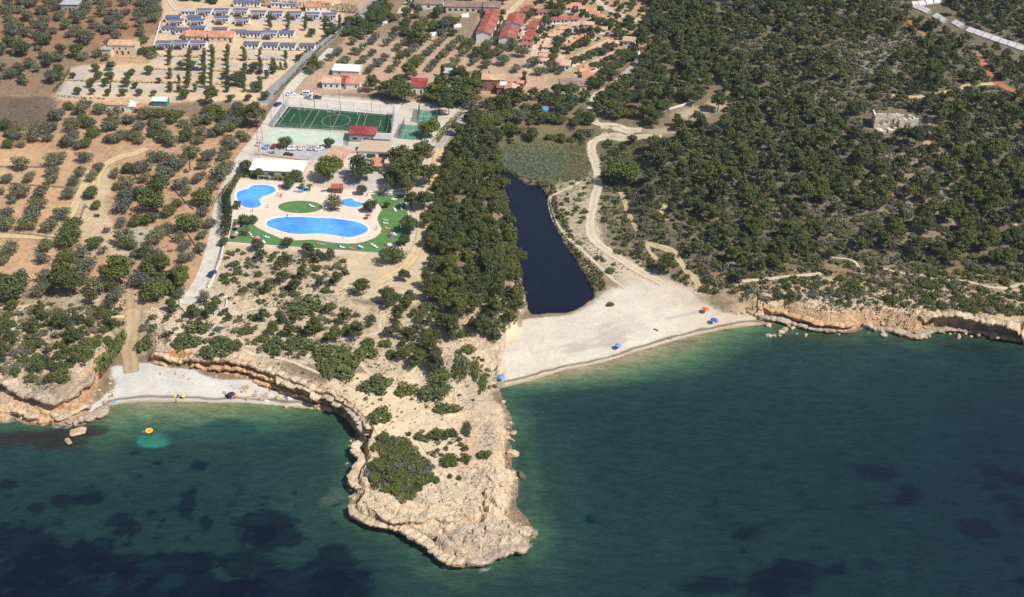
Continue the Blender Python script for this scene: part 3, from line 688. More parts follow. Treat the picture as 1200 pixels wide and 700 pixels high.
# ---------------------------------------------------------------- roads and paths as sheets laid on the ground
SURF = {'concrete': A(214,204,188), 'asphalt': A(158,156,154), 'dirt': A(196,168,132), 'sand': A(224,196,150), 'pale': A(220,202,170), 'sandy': A(226,196,160), 'asphaltpale': A(192,182,168), 'red': A(196,132,90), 'pinky': A(206,168,138)}
def road_mat(k, paved=True):
    c = SURF[k]; nm = 'surface_'+k
    if nm in _mc: return _mc[nm]
    m, n, l, b = newmat(nm)
    v = mth(n, l, 'MULTIPLY', ramp(n, l, noise(n, l, 0.35, 5, 0.65), 0.3, 0.7, 0.82, 1.12), ramp(n, l, noise(n, l, 2.5, 4, 0.7), 0.25, 0.75, 0.86, 1.12))
    cc = c+(1,)
    if not paved:       # wheel ruts, a rough middle, and edges that crumble into the soil
        ac = n.new('ShaderNodeAttribute'); ac.attribute_name = 'across'; u = mth(n, l, 'ABSOLUTE', ac.outputs['Fac'])
        rut = mth(n, l, 'ABSOLUTE', mth(n, l, 'SUBTRACT', u, 0.45)); mid = ramp(n, l, mth(n, l, 'ADD', rut, mth(n, l, 'MULTIPLY', noise(n, l, 0.8, 4, 0.7), 0.3)), 0.25, 0.5, 0, 0.35)
        cc = mixc(n, l, mid, cc, tuple(q*0.62 for q in c)+(1,))
        e = mth(n, l, 'ADD', u, mth(n, l, 'MULTIPLY', mth(n, l, 'SUBTRACT', noise(n, l, 0.9, 5, 0.7), 0.5), 1.3))
        l.new(ramp(n, l, e, 0.78, 0.98, 1, 0), b.inputs['Alpha'])
    l.new(mixc(n, l, 1.0, cc, v, 'MULTIPLY'), b.inputs['Base Color']); b.inputs['Roughness'].default_value = 0.95; b.inputs['Specular IOR Level'].default_value = 0.15
    _mc[nm] = m; return m
def strip(name, pts, wd, mat, zo=0.05, ragged=0.25, cross=6):
    pts = np.asarray(pts); seg = np.hypot(*np.diff(pts, axis=0).T); L = np.concatenate([[0], np.cumsum(seg)])
    m = max(4, int(L[-1]/.7)); s = np.linspace(0, L[-1], m)
    x = np.interp(s, L, pts[:,0]); y = np.interp(s, L, pts[:,1])
    tx, ty = np.gradient(x), np.gradient(y); q = np.hypot(tx, ty)+1e-9; nx_, ny_ = -ty/q, tx/q
    hl = wd/2*(1+ragged*fbm(s+x[0], s*0, 5, 3, 1)); hr = wd/2*(1+ragged*fbm(s+90+x[0], s*0+3, 5, 3, 2))
    V = []
    for k in range(cross+1):
        o_ = -hl+(hl+hr)*k/cross
        V.append(np.stack([x+nx_*o_, y+ny_*o_], 1))
    V = np.stack(V, 1); z = samp(V[..., 0], V[..., 1])+zo
    V = np.concatenate([V, z[..., None]], -1).reshape(-1, 3)
    I = np.arange(m*(cross+1)).reshape(m, cross+1)
    F = np.stack([I[:-1,:-1], I[1:,:-1], I[1:,1:], I[:-1,1:]], -1).reshape(-1, 4)[:, ::-1]
    me = mesh_np(name, V, F, mat, True); a_ = me.attributes.new('across', 'FLOAT', 'POINT'); a_.data.foreach_set('value', np.tile(np.linspace(-1, 1, cross+1), m).astype(np.float32))
    return link(name, me)
for k, (n_, s_, w_, p_) in enumerate(roadw):
    paved = s_ in ('concrete', 'asphalt')
    tagset(strip(n_, p_, w_*(1 if paved else 1.25), road_mat(s_, paved), 0.10+0.004*(k % 9), 0.05 if paved else 0.25 if w_ > 2 else 0.5), kind='structure')

# ---------------------------------------------------------------- summer haze: one even box of air over land and sea, camera included
m = bpy.data.materials.new('haze'); m.use_nodes = True; m.node_tree.nodes.clear(); o_ = m.node_tree.nodes.new('ShaderNodeOutputMaterial'); v_ = m.node_tree.nodes.new('ShaderNodeVolumePrincipled')
v_.inputs['Color'].default_value = (0.80, 0.88, 1.0, 1); v_.inputs['Density'].default_value = 0.00006; v_.inputs['Anisotropy'].default_value = 0.2
m.node_tree.links.new(v_.outputs[0], o_.inputs['Volume'])
hz = MB(); hz.box(-9500, 9500, -4500, 9500, -12, 262); tagset(hz.build('haze', m), 'thin summer haze over the bay', kind='stuff')
# ---------------------------------------------------------------- buildings
EXCL = []            # (x, y, radius) kept free of trees
def dup(root, loc, rz, label, group=None, sc=None):
    r = root.copy(); COL.objects.link(r); r.location = loc; r.rotation_euler = (0, 0, rz); r['label'] = label
    if group: r['group'] = group
    if sc is not None: r.scale = sc if hasattr(sc, '__len__') else (sc, sc, sc)
    for ch in list(root.children):
        c = ch.copy(); COL.objects.link(c); c.parent = r
        for g in list(ch.children):
            d_ = g.copy(); COL.objects.link(d_); d_.parent = c
    return r
ORD = ['first','second','third','fourth','fifth','sixth','seventh','eighth','ninth','tenth','eleventh','twelfth','thirteenth','fourteenth']
WHITE = plain('white_wall', (0.80,0.79,0.77), 0.8, 0.10); CREAM = plain('cream_wall', A(228,208,184), 0.85, 0.15); PINK = plain('pink_wall', A(184,116,106), 0.85, 0.15)
STONE = plain('stone_wall', A(196,176,150), 0.9, 0.35, 0.8, bump=0.6); GREYW = plain('grey_wall', A(176,172,170), 0.85, 0.15)
DARK = plain('dark_opening', (0.03,0.032,0.036), 0.4, 0.1); GLASS = plain('window_glass', (0.035,0.045,0.06), 0.12, 0.1, spec=0.7)
T_OR = tile('tile_orange', A(206,144,112)); T_PK = tile('tile_pale', A(212,168,142)); T_RED = tile('tile_red', A(166,94,78)); T_CRIM = tile('tile_crimson', A(156,66,70)); T_TAN = tile('tile_tan', A(206,166,130)); T_BR = tile('tile_brown', A(150,122,110))
BLUER = plain('blue_grey_roof', A(110,114,138), 0.5, 0.15); WHITER = plain('white_roof', (0.76,0.76,0.75), 0.6, 0.1); WOOD = plain('brown_wood', A(120,84,66), 0.8, 0.2); CANVAS = plain('awning_canvas', A(104,72,76), 0.85, 0.15); METAL = plain('grey_metal', (0.35,0.36,0.37), 0.45, 0.1, metal=0.6); LGREY = plain('light_grey_roof', A(190,190,192), 0.7, 0.15)
GREENF = plain('green_frame', (0.02,0.10,0.07), 0.6, 0.15); SOLAR = plain('white_panel', (0.75,0.77,0.8), 0.3, 0.05); SHUT = plain('shutter', A(70,64,58), 0.7)

def window(p, x, z, w, h, y, side=0):
    """framed window on a wall plane; side 0 = front (-y)"""
    f = MB(); g = MB(); e = 0.06
    if side == 0: f.box(x-w/2, x+w/2, y-0.05, y+0.05, z, z+h); g.box(x-w/2+e, x+w/2-e, y-0.07, y-0.045, z+e, z+h-e)
    else: f.box(y-0.05, y+0.05, x-w/2, x+w/2, z, z+h); s_ = 1 if side > 0 else -1; g.box(y+s_*0.045 if s_ > 0 else y-0.07, y+0.07 if s_ > 0 else y-0.045, x-w/2+e, x+w/2-e, z+e, z+h-e)
    o = f.build('window', WHITE, p); g.build('pane', GLASS, o)
def house(name, label, cat, px, py, w, d, h, rz=0.0, wall=WHITE, roof=T_OR, kind='gable', rh=1.2, wins=(), door=None, group=None, eave=0.35, pxh=None, chimney=None):
    x, y, z = G(px, py, h+rh*0.5 if pxh is None else pxh)
    t = thing(name, label, cat, (float(x), float(y), float(z)-0.05), rz, group)
    b = MB(); b.box(-w/2, w/2, -d/2, d/2, -0.6, h)
    if kind == 'gable': b.wedge(-w/2+.01, w/2-.01, -d/2, d/2, h, rh*0.98)
    b.build('wall', wall, t)
    r = MB()
    if kind == 'gable': r.gable(-w/2-eave, w/2+eave, -d/2-eave, d/2+eave, h-0.02-rh*eave/(d/2)*0.5, rh+rh*eave/(d/2)*0.5)
    elif kind == 'shed': r.shed(-w/2-eave, w/2+eave, -d/2-eave, d/2+eave, h, h+rh)
    else:
        r.box(-w/2-eave, w/2+eave, -d/2-eave, d/2+eave, h+0.002, h+0.25)
    ro = r.build('roof', roof, t)
    if chimney: c = MB(); c.box(chimney[0]-.3, chimney[0]+.3, chimney[1]-.3, chimney[1]+.3, h, h+rh+0.9); c.box(chimney[0]-.38, chimney[0]+.38, chimney[1]-.38, chimney[1]+.38, h+rh+0.9, h+rh+1.0); c.build('chimney', wall, ro)
    for q in wins: window(t, q[0], q[1], q[2], q[3], q[4] if len(q) > 4 else -d/2, q[5] if len(q) > 5 else 0)
    if door is not None: m = MB(); m.box(door-0.5, door+0.5, -d/2-0.06, -d/2+0.02, 0, 2.1); m.build('door', SHUT, t)
    EXCL.append((float(x), float(y), max(w, d)*0.6))
    return t

# --- mobile homes of the camp
def mobile_home(kind):
    t = thing('mobile_home', '', 'mobile home')
    w, d = (7.4, 3.4)
    b = MB(); b.box(-w/2, w/2, -d/2, d/2, 0.35, 2.75); b.build('body', WHITE, t)
    sk = MB(); sk.box(-w/2+.1, w/2-.1, -d/2+.1, d/2-.1, -0.3, 0.348); sk.build('skirt', GREYW, t)
    r = MB(); r.gable(-w/2-.15, w/2+.15, -d/2-.2, d/2+.2, 2.7, 0.35, 0.12); r.build('roof', BLUER if kind != 2 else LGREY, t)
    f = MB(); f.box(-w/2-.16, w/2+.16, -d/2-.26, -d/2-.2, 2.55, 2.85); f.build('fascia', BLUER if kind else WHITER, t)
    for x in ((-2.6, -0.6, 2.7) if kind else (2.6,)):
        m = MB(); m.box(x-.5, x+.5, -d/2-.05, -d/2+.03, 1.3, 2.2); m.build('window', GLASS, t)
    m = MB(); m.box(0.9, 1.7, -d/2-.045, -d/2+.03, 0.4, 2.3); m.build('door', GLASS, t)
    if kind == 0:
        m = MB(); m.shed(-2.7, 0.7, -d/2-2.2, -d/2-.27, 1.45, 1.75, .06); m.build('awning', CANVAS, t)
        m = MB(); m.box(-2.8, 0.8, -d/2-2.3, -d/2-.05, 0, 0.33); m.build('terrace', WOOD, t)
        for x in (-2.65, .65): m = MB(); m.box(x-.05, x+.05, -d/2-2.15, -d/2-2.05, 0.33, 1.45); m.build('post', WHITER, t)
        m = MB(); m.box(-2.8, .8, -d/2-2.3, -d/2-2.25, 0.331, 0.9); m.build('railing', CANVAS, t)
    return t
MH = [mobile_home(k) for k in range(3)]; mh_used = [0, 0, 0]
MHROWS = [
 ('in the row beneath the dark conifer hedge', [(221,12,2),(239.6,11,0),(260,11,0),(282,11,0),(303,13.5,0),(323,14,0),(345,14.5,0),(366,15.5,0),(386,16,0)]),
 ('in the paired row above the orange-roofed blocks', [(203,19,1),(228,19,1),(260,20,0),(284,21.5,0)]),
 ('in the staggered row just under the paired row', [(206.5,23,0),(231.5,23,0)]),
 ('in the row level with the orange-roofed blocks', [(198.6,31.5,1),(214,33.5,1),(232,31.5,1),(258,33,1),(279.5,36,1),(297,37.5,1),(316,37,0),(336,37,1)]),
 ('in the lowest row facing the empty plots', [(192,49,0),(212,48.5,0),(232.6,49,0),(294.6,50,1),(317,51,1),(337.5,51.5,1),(360,52,1)]),
 ('in the top row behind the dark conifer hedge', [(282,1,1),(297,1.5,1),(326,2.5,2),(339,3,2)])]
for phrase, row in MHROWS:
    for i, (px, py, k) in enumerate(row):
        x, y, z = map(float, G(px, py, 2.9))
        lab = 'white %s, %s from the left %s' % ('mobile home with dark terrace awning' if k == 0 else 'mobile home with blue edged roof' if k == 1 else 'mobile home with pale grey roof', ORD[i], phrase)
        lab = ' '.join(lab.split()[:16]) if len(lab.split()) > 16 else lab
        rz = R(-1.5)
        if not mh_used[k]:
            mh_used[k] = 1; o = MH[k]; o.location = (x, y, z); o.rotation_euler = (0, 0, rz); tagset(o, lab, None, 'mobile homes of the camp')
        else: dup(MH[k], (x, y, z), rz, lab, 'mobile homes of the camp')
        EXCL.append((x, y-1, 6))

# --- camp service blocks
house('service_block', 'orange tiled camp block left of the pale central lane', 'building', 230.5, 37.5, 9.5, 7, 3.0, R(-3), CREAM, T_OR, 'gable', 1.5, [(-3,1.2,1,1),(0,1.2,1,1),(3,1.2,1,1)], 4.6)
house('service_block', 'orange tiled camp block right of the pale central lane', 'building', 260.5, 38, 12, 8, 3.0, R(-3), CREAM, T_OR, 'gable', 1.5, [(-4,1.2,1,1),(-1,1.2,1,1),(2,1.2,1,1)], 4.6)
house('service_annex', 'small orange roofed annex left of the camp block', 'building', 219, 37.5, 3.6, 5, 2.6, R(-3), CREAM, T_OR, 'gable', 0.9, [(0,1.1,1,1)])
house('holiday_house', 'left of two orange roofed houses above the dark conifer hedge', 'house', 367, 3.5, 7, 7, 3, R(-4), WHITE, T_OR, 'gable', 1.4, [(-2,1,1,1),(2,1,1,1)])
house('holiday_house', 'right of two orange roofed houses above the dark conifer hedge', 'house', 381, 3.5, 7, 6, 3, R(-4), WHITE, T_OR, 'gable', 1.4, [(-2,1,1,1),(2,1,1,1)])

# --- bungalow village
def bungalow(roof, wall):
    t = thing('bungalow', '', 'bungalow'); w, d, h = 6.4, 4.6, 2.5
    b = MB(); b.box(-w/2, w/2, -d/2, d/2, -1.2, h); b.wedge(-w/2+.01, w/2-.01, -d/2, d/2, h, 0.95); b.build('wall', wall, t)
    r = MB(); r.gable(-w/2-.4, w/2+.4, -d/2-.7, d/2+.4, h-.15, 1.15); r.build('roof', roof, t)
    m = MB(); m.box(-1.9, -1.0, -d/2-.05, -d/2+.03, 0, 2.05); m.build('door', SHUT, t)
    m = MB(); m.box(0.4, 1.6, -d/2-.05, -d/2+.03, 0.9, 2.0); m.build('window', GLASS, t)
    m = MB(); m.box(-w/2-.05, -w/2+.03, -0.6, 0.6, 0.9, 2.0); m.build('window', GLASS, t)
    m = MB(); m.box(-w/2, w/2, -d/2-1.6, -d/2-.06, -1.2, 0.05); m.build('porch', CREAM, t)
    return t
BG = [bungalow(T_OR, WHITE), bungalow(T_PK, WHITE), bungalow(T_RED, WHITE)]; bg_used = [0, 0, 0]
def lerp_list(p, q, n): return [(p[0]+(q[0]-p[0])*i/(n-1), p[1]+(q[1]-p[1])*i/(n-1)) for i in range(n)]
BROWS = [
 ('red roofed', 2, 'down the lane nearest the red roofed blocks', -8, [(621,5),(618,9.5),(637,10.5),(630,21),(626,25),(624,28.5),(641,22.5),(625.6,33),(624,37.5),(618.5,42),(619,49)]),
 ('pale orange roofed', 1, 'down the lane of close stepped roofs', -5, [(663,30.5),(655,34.5),(650,38),(645.5,43.5),(644,47.5),(642,51),(641,57),(638.5,62),(637,67)]),
 ('orange roofed', 0, 'in the cluster at the top of the village', -4, [(665,5),(675,3),(683.5,6.5),(693,9.5),(697,12.5),(704,17)]),
 ('crimson roofed', 2, 'in the joined terrace under the top cluster', -4, [(652.5,19.5),(662,19),(673,18.5)]),
 ('peach roofed', 1, 'standing free between the terrace and the gardens', -4, [(672,26),(690,25),(689,31.5),(705.6,30.5)]),
 ('orange roofed', 0, 'on the shortest curved street', 22, [(691,38.5),(685,39),(679,41.5),(673,45.5),(668,50)]),
 ('peach roofed', 1, 'on the middle curved street', 24, lerp_list((718,47.5),(670,68.5),9)),
 ('orange roofed', 0, 'on the longest curved street', 24, lerp_list((724,62),(684,79),7)),
 ('salmon roofed', 0, 'at the foot of the longest street', -10, [(689,83.5),(690,88),(687.5,92)])]
for adj, k, phrase, ang, row in BROWS:
    for i, (px, py) in enumerate(row):
        x, y, z = map(float, G(px, py, 3.0))
        lab = '%s bungalow, %s from the top %s' % (adj, ORD[i], phrase)
        s = 0.72+0.10*random.random(); rz = R(ang+random.uniform(-5, 5))
        if not bg_used[k]: bg_used[k] = 1; o = BG[k]; o.location = (x, y, z); o.rotation_euler = (0, 0, rz); tagset(o, lab, None, 'bungalows of the village'); o.scale = (s, s, s)
        else: dup(BG[k], (x, y, z), rz, lab, 'bungalows of the village', s)
        EXCL.append((x, y, 4.2))
house('bungalow_pair', 'wide pale roofed house at the lower end of the middle street', 'house', 661, 71.5, 6.2, 7, 2.7, R(-6), WHITE, T_PK, 'gable', 1.4, [(-1.8,.9,1.2,1.2),(1.8,.9,1.2,1.2)], 0)
house('holiday_house', 'peach roofed house by the end of the curved streets', 'house', 738, 44.5, 5.5, 5, 2.8, R(-16), WHITE, T_PK, 'gable', 1.2, [(-1.4,.9,1.1,1.2),(1.4,.9,1.1,1.2)])
house('village_hall', 'low hall with dull brown roof and pale walls', 'building', 671, 94.5, 11.5, 8, 3.2, R(6), CREAM, T_BR, 'gable', 2.0, [(-4,1,1.4,1.5),(-1,1,1.4,1.5),(2,1,1.4,1.5)], 4.4)
house('apartment_block', 'largest brick red roofed block, nearest the olive grove', 'apartment block', 572.5, 26.5, 27, 7.6, 4.0, R(81), WHITE, T_RED, 'gable', 1.3, [(x,1,1.4,1.2,-3.8) for x in (-10,-6,-2,2,6,10)])
house('apartment_block', 'upper brick red roofed block beside the village lane', 'apartment block', 604, 21.5, 14.5, 8.2, 4.0, R(82), WHITE, T_RED, 'gable', 1.3, [(x,1,1.4,1.2,-4.1) for x in (-5,0,5)])
house('apartment_block', 'lower brick red roofed block beside the village lane', 'apartment block', 596.5, 37.5, 15.0, 8.0, 4.0, R(82), WHITE, T_RED, 'gable', 1.3, [(x,1,1.4,1.2,-4.0) for x in (-5,0,5)])
house('apartment_annex', 'small red roofed annex behind the largest red block', 'building', 578, 12.8, 7, 4, 3.5, R(-10), CREAM, T_RED, 'gable', 1.0, [(0,1,1.4,1.2)])
house('long_hall', 'long dull purple roofed hall with dark windows at the top edge', 'building', 544, 3, 18.5, 8, 3.4, R(-3), CREAM, T_BR, 'gable', 1.5, [(x,1.0,1.6,1.4) for x in (-7,-4,-1,2,5)], 7.5)
house('long_hall', 'long low shed with white eaves at the top edge', 'building', 503, 1, 14.5, 6, 3.0, R(-4), WHITE, T_BR, 'gable', 1.0, [(x,1,1.5,1.2) for x in (-5,0,5)])
house('long_hall', 'brown roofed hall right of the long purple roofed hall', 'building', 577, 3.5, 8.5, 8, 3.4, R(-3), CREAM, T_BR, 'gable', 1.5, [(x,1.0,1.6,1.4) for x in (-5,0,5)])

# --- villas round the sports ground
house('white_house', 'white house with pale tiled roof beside the pine row', 'house', 389.5, 92, 8.4, 6, 3.0, R(-6), WHITE, T_PK, 'gable', 1.6, [(-2.6,0.9,1,1.2),(0,.9,1,1.2),(2.6,.9,1,1.2)])
house('white_house', 'middle link of the white house with a crimson roof', 'house', 402.7, 93.5, 3.4, 5, 2.6, R(-6), CREAM, T_CRIM, 'shed', 1.2, [(0,.9,1.6,1.3)])
house('white_house', 'low white wing with bright orange roof right of the crimson link', 'house', 414, 95, 6.2, 4, 2.8, R(-5), WHITE, T_OR, 'shed', 0.9, [(1.5,.9,.9,1.1)])
house('white_house', 'small white house with crimson roof between two pine groves', 'house', 491, 97, 7, 6, 3.4, R(-4), WHITE, T_CRIM, 'shed', 1.6, [(-1.6,.2,.9,2.0),(1.2,.2,.9,1.8)])
house('long_shed', 'long low shed with flat white roof in the olive grove', 'shed', 406.5, 79.5, 12.5, 5.5, 2.6, R(-7), CREAM, WHITER, 'shed', 0.8, [(-3,.8,1,1)])
house('grey_shed', 'shed with light grey roof between cypresses', 'shed', 533.5, 83, 10, 4, 2.6, R(-3), GREYW, LGREY, 'shed', .6, [(-2,.8,1.6,1.3)])
v = house('pink_villa', 'two storey pink villa with tan tiled roof', 'villa', 579, 88.5, 10.5, 6.5, 5.6, R(-5), PINK, T_TAN, 'gable', 1.3, [(-3.2,3.2,1,1.2),(0,3.2,1,1.2),(-3.2,.8,1,1.4),(3.2,.5,1,2)], 1.4, chimney=(-2.5, 1))
m = MB(); m.shed(3.0, 6.2, -5.6, -3.6, 3.6, 5.0, 0.1); m.build('solar_panel', SOLAR, v)
house('pink_villa', 'lower wing of the pink villa with red roof', 'villa', 590, 99.5, 5.5, 4.5, 3.4, R(-5), PINK, T_RED, 'shed', 1.0, [(-1,.9,1,1.2)], 1.2)
house('pink_villa', 'pink gabled tower wing with dark arched windows', 'villa', 600, 101, 4.6, 6, 4.4, R(84), PINK, T_PK, 'gable', 1.0, [(0,1.4,1.6,1.6,-2.3,-1)])
house('garden_house', 'narrow orange roofed garden house behind the pink villa', 'house', 611, 93, 3, 7, 2.8, R(-10), PINK, T_OR, 'gable', .8, [(0,.9,1,1)])
house('farm_house', 'old farmhouse with tan roof among red orchards', 'house', 144.5, 48.5, 13, 7, 5.0, R(-3), CREAM, T_TAN, 'gable', 1.2, [(-4,2.8,.9,1.1),(-1,2.8,.9,1.1),(2,2.8,.9,1.1),(-2.5,.6,1.1,1.6),(3,.6,1.1,1.6)], 0)
house('farm_annex', 'pale flat roofed annex left of the old farmhouse', 'building', 125.5, 56, 4.4, 4.5, 4, R(-3), CREAM, GREYW, 'flat', .2, [(0,1.2,1,1.2)])
house('farm_house', 'white farmhouse with tan roof below the camp plots', 'house', 138.5, 117.5, 10.6, 6.5, 3.4, R(-2), WHITE, T_TAN, 'gable', 1.3, [(-3.6,1.3,.8,.8),(0,1.3,.8,.8)], 2.5)
house('farm_annex', 'white box annex right of the white farmhouse', 'building', 155, 122.5, 3.6, 4, 2.6, R(-2), WHITE, WHITER, 'flat', .2, [(0,1,1,.8)])
house('farm_annex', 'orange lean-to over a purple yard beside the white annex', 'shed', 164, 124.5, 3.6, 3.5, 2.3, R(-2), WOOD, T_OR, 'shed', .6)
house('ruined_house', 'pale grey house at the upper left edge', 'house', 83, 3, 9, 6, 4, R(-2), GREYW, LGREY, 'flat', .2, [(-2,1,1,1.4),(2,1,1,1.4)], 0)
house('green_shed', 'white roofed shed with turquoise tarpaulin wall in the camp', 'shed', 188, 115, 6.2, 4, 2.6, R(-4), plain('turquoise_sheet', A(40,150,146), 0.7), WHITER, 'gable', .9, [(1.5,.8,1,1)])

# --- clubhouse, restaurant, long roof
house('clubhouse', 'clubhouse with crimson roof at the pitch corner', 'building', 425.5, 153, 11, 5.5, 3.6, R(-6), GREYW, T_CRIM, 'shed', 0.9, [(-3,1,2.2,1.4),(1.8,1,2.2,1.4)], 4.4)
house('kiosk', 'low white fronted kiosk right of the clubhouse', 'building', 448, 160.5, 6.5, 4, 2.6, R(-6), GREYW, LGREY, 'flat', .2, [(0,.9,3.6,1.3)])
r_ = house('restaurant', 'restaurant with flat tan roof and white framed dark windows', 'restaurant', 440, 171.5, 12.5, 9.5, 3.6, R(-5), WHITE, plain('tan_gravel_roof', A(206,180,154), 0.95, 0.2), 'flat', .2, [(-1.0,.7,3.6,2.0),(3.8,.5,3.6,2.4)])
house('restaurant_porch', 'orange tiled porch roof in front of the restaurant', 'porch', 442.5, 190, 4.6, 4.5, 2.8, R(-4), CREAM, T_OR, 'shed', 1.2, [(0,.3,2,1.8)])
house('pool_house', 'tan gabled house between the two big pines', 'building', 400.5, 177.5, 8.5, 9, 3.2, R(-32), CREAM, T_PK, 'gable', 1.5, [(-2,.9,1,1.2),(2,.9,1,1.2)])
house('long_roof_hall', 'long hall with bright white roof beside the car park', 'building', 326.5, 194, 21, 8.0, 3.0, R(-5.5), CREAM, WHITER, 'shed', 0.7, [(x,1,2.2,1.2) for x in (-7,-2,3,8)])
house('pool_hut', 'small red roofed hut by the pool deck', 'hut', 395, 217, 3.8, 3.4, 2.3, R(-4), plain('brick_hut', A(128,72,62), 0.85), T_RED, 'gable', .9, [(0,.8,1.8,1.1)])

# --- the roofless stone ruin on the pine hill
x, y, z = map(float, G(1047.5, 147, 0)); EXCL.append((x, y, 13))
t = thing('stone_ruin', 'roofless stone ruin with empty arches on the pine hill', 'ruin', (x, y, z), R(-5))
RU = plain('ruin_stone', A(240,220,200), 0.95, 0.3, 0.7, bump=0.5)
b = MB(); rr_ = random.Random(5)
for a_, c_ in [(-8.6,-6.9),(-5.3,-4.6),(-3.0,-2.3),(-0.7,1.2)]: b.box(a_, c_, -2.6, -1.9, -1, 4.3)
b.box(-6.9, -5.3, -2.6, -1.9, -1, 1.0); b.box(-4.6, -3.0, -2.6, -1.9, -1, 1.7); b.box(-8.6, 1.2, -2.605, -1.895, 4.3, 5.2)
for k in range(14): b.box(-8.6+.7*k, -8.6+.7*k+.69, -2.6, -1.9, 5.2, 5.25+rr_.random()*.9)
b.build('front_wall', RU, t)
b = MB(); b.box(-8.6, -7.9, -1.9, 4.5, -1, 4.6)
for k in range(9): b.box(-7.9+1.75*k, -7.9+1.75*k+1.74, 3.9, 4.5, -1, rr_.uniform(1.2, 3.6))
b.box(7.9, 8.6, -2.7, 3.9, -1, 2.6); b.box(1.2, 1.8, -1.9, 3.9, -1, 2.2); b.build('back_wall', RU, t)
b = MB(); b.box(1.2, 3.4, -3.4, -2.7, -1, 3.9); b.box(3.4, 5.8, -3.4, -2.7, -1, 1.3); b.box(5.8, 8.6, -3.4, -2.7, -1, 3.4)
for k in range(8): b.box(1.2+.92*k, 1.2+.92*k+.91, -3.4, -2.7, 3.4 if k > 4 else 3.9 if k < 2 else 3.0, 4.0+rr_.random()*.8)
b.build('side_wall', RU, t)
b = MB()
for k in range(14): x_ = rr_.uniform(-7, 7); y_ = rr_.uniform(-7, -3.6); s_ = rr_.uniform(.5, 1.3); b.box(x_-s_, x_+s_, y_-s_*.6, y_+s_*.6, -1, rr_.uniform(.3, 1.2))
b.build('rubble', RU, t)

# --- the long white ribbed wall up on the right
CONC = plain('white_concrete', A(232,226,216), 0.9, 0.2)
def ribbed_wall(label, pts, h=1.9, th=2.4):
    w_ = GP(pts); t = thing('retaining_wall', label, 'wall', (float(w_[0][0]), float(w_[0][1]), 0))
    b = MB(); rb = MB(); x0, y0 = w_[0]
    for i in range(len(w_)-1):
        (ax, ay), (bx, by) = w_[i], w_[i+1]; L = math.hypot(bx-ax, by-ay); n = max(1, int(L/3.2))
        ux, uy = (bx-ax)/L, (by-ay)/L; nx_, ny_ = -uy, ux
        for k in range(n):
            p = (ax+ux*L*k/n, ay+uy*L*k/n); q = (ax+ux*(L*(k+1)/n-.25), ay+uy*(L*(k+1)/n-.25)); zg = float(samp(*p))
            pts_ = [p, q, (q[0]+nx_*th, q[1]+ny_*th), (p[0]+nx_*th, p[1]+ny_*th)]
            vs = [(c[0]-x0, c[1]-y0, zg-1.5) for c in pts_]+[(c[0]-x0, c[1]-y0, zg+(0.5 if j < 2 else h)) for j, c in enumerate(pts_)]
            b.add(vs, [(3,2,1,0),(4,5,6,7),(0,1,5,4),(1,2,6,5),(2,3,7,6),(3,0,4,7)])
            e = [(q[0], q[1]), (q[0]+ux*.25, q[1]+uy*.25), (q[0]+ux*.25+nx_*th, q[1]+uy*.25+ny_*th), (q[0]+nx_*th, q[1]+ny_*th)]
            vs = [(c[0]-x0, c[1]-y0, zg-1.5) for c in e]+[(c[0]-x0, c[1]-y0, zg+(0.7 if j < 2 else h+.3)) for j, c in enumerate(e)]
            rb.add(vs, [(3,2,1,0),(4,5,6,7),(0,1,5,4),(1,2,6,5),(2,3,7,6),(3,0,4,7)])
            EXCL.append((p[0], p[1], 6.5)); EXCL.append((p[0]+2, p[1]-8, 5.0))
    b.build('wall', CONC, t); rb.build('rib', GREYW, t)
ribbed_wall('long white ribbed concrete wall running down to the right edge', [(1131,37),(1150,44),(1170,51),(1199,61)])
ribbed_wall('short white ribbed wall piece above the long wall', [(1114,28),(1125,34)])
ribbed_wall('white ribbed wall stub among pines below the bend', [(1092,20),(1104,28)])
ribbed_wall('white ribbed wall at the bend near the top edge', [(1068,9),(1086,17)])
ribbed_wall('pale level ribbed wall along the top edge', [(1070,8),(1086,6),(1104,4)], 1.8, 2.5)
# ---------------------------------------------------------------- sports ground
zf = 6.0
PT = W([(338,125.2),(461.6,135.2),(457.5,156.4),(320.5,148.8)])
turf = plain('artificial_turf', A(50,84,60), 0.95, 0.25, 0.15, spec=0.1)
pc = PT.mean(0)
def rel(pts, c): return [(p[0]-c[0], p[1]-c[1]) for p in pts]
pitch = thing('football_pitch', 'green artificial turf football pitch with white lines', 'football pitch', (pc[0], pc[1], zf))
flatpoly('turf', rel(PT, pc), 0.06, turf, pitch)
LINE = plain('white_line', (0.42,0.46,0.40), 0.8, 0.1)
def quadpt(u, v):
    a, b, c, d_ = PT; return (a*(1-u)+b*u)*(1-v)+(d_*(1-u)+c*u)*v
ln = MB()
def linestrip(u0, v0, u1, v1, wd=0.075):
    p, q = quadpt(u0, v0)-pc, quadpt(u1, v1)-pc; d_ = (q-p)/np.hypot(*(q-p)); n_ = np.array([-d_[1], d_[0]])*wd
    ln.add([(*(p-n_), .075), (*(q-n_), .075), (*(q+n_), .075), (*(p+n_), .075)], [(0,1,2,3)] if True else [])
for u in (0.03, 0.235, 0.305, 0.5, 0.69, 0.755, 0.965): linestrip(u, 0.06, u, 0.95)
for u in (0.105, 0.895): linestrip(u, 0.32, u, 0.72)
linestrip(0.03, 0.06, 0.965, 0.06); linestrip(0.03, 0.95, 0.965, 0.95)
cpt = quadpt(0.5, 0.52)-pc; K = 40
ring = [(cpt[0]+r*math.cos(2*math.pi*k/K), cpt[1]+r*math.sin(2*math.pi*k/K), 0.079) for r in (6.0, 6.16) for k in range(K)]
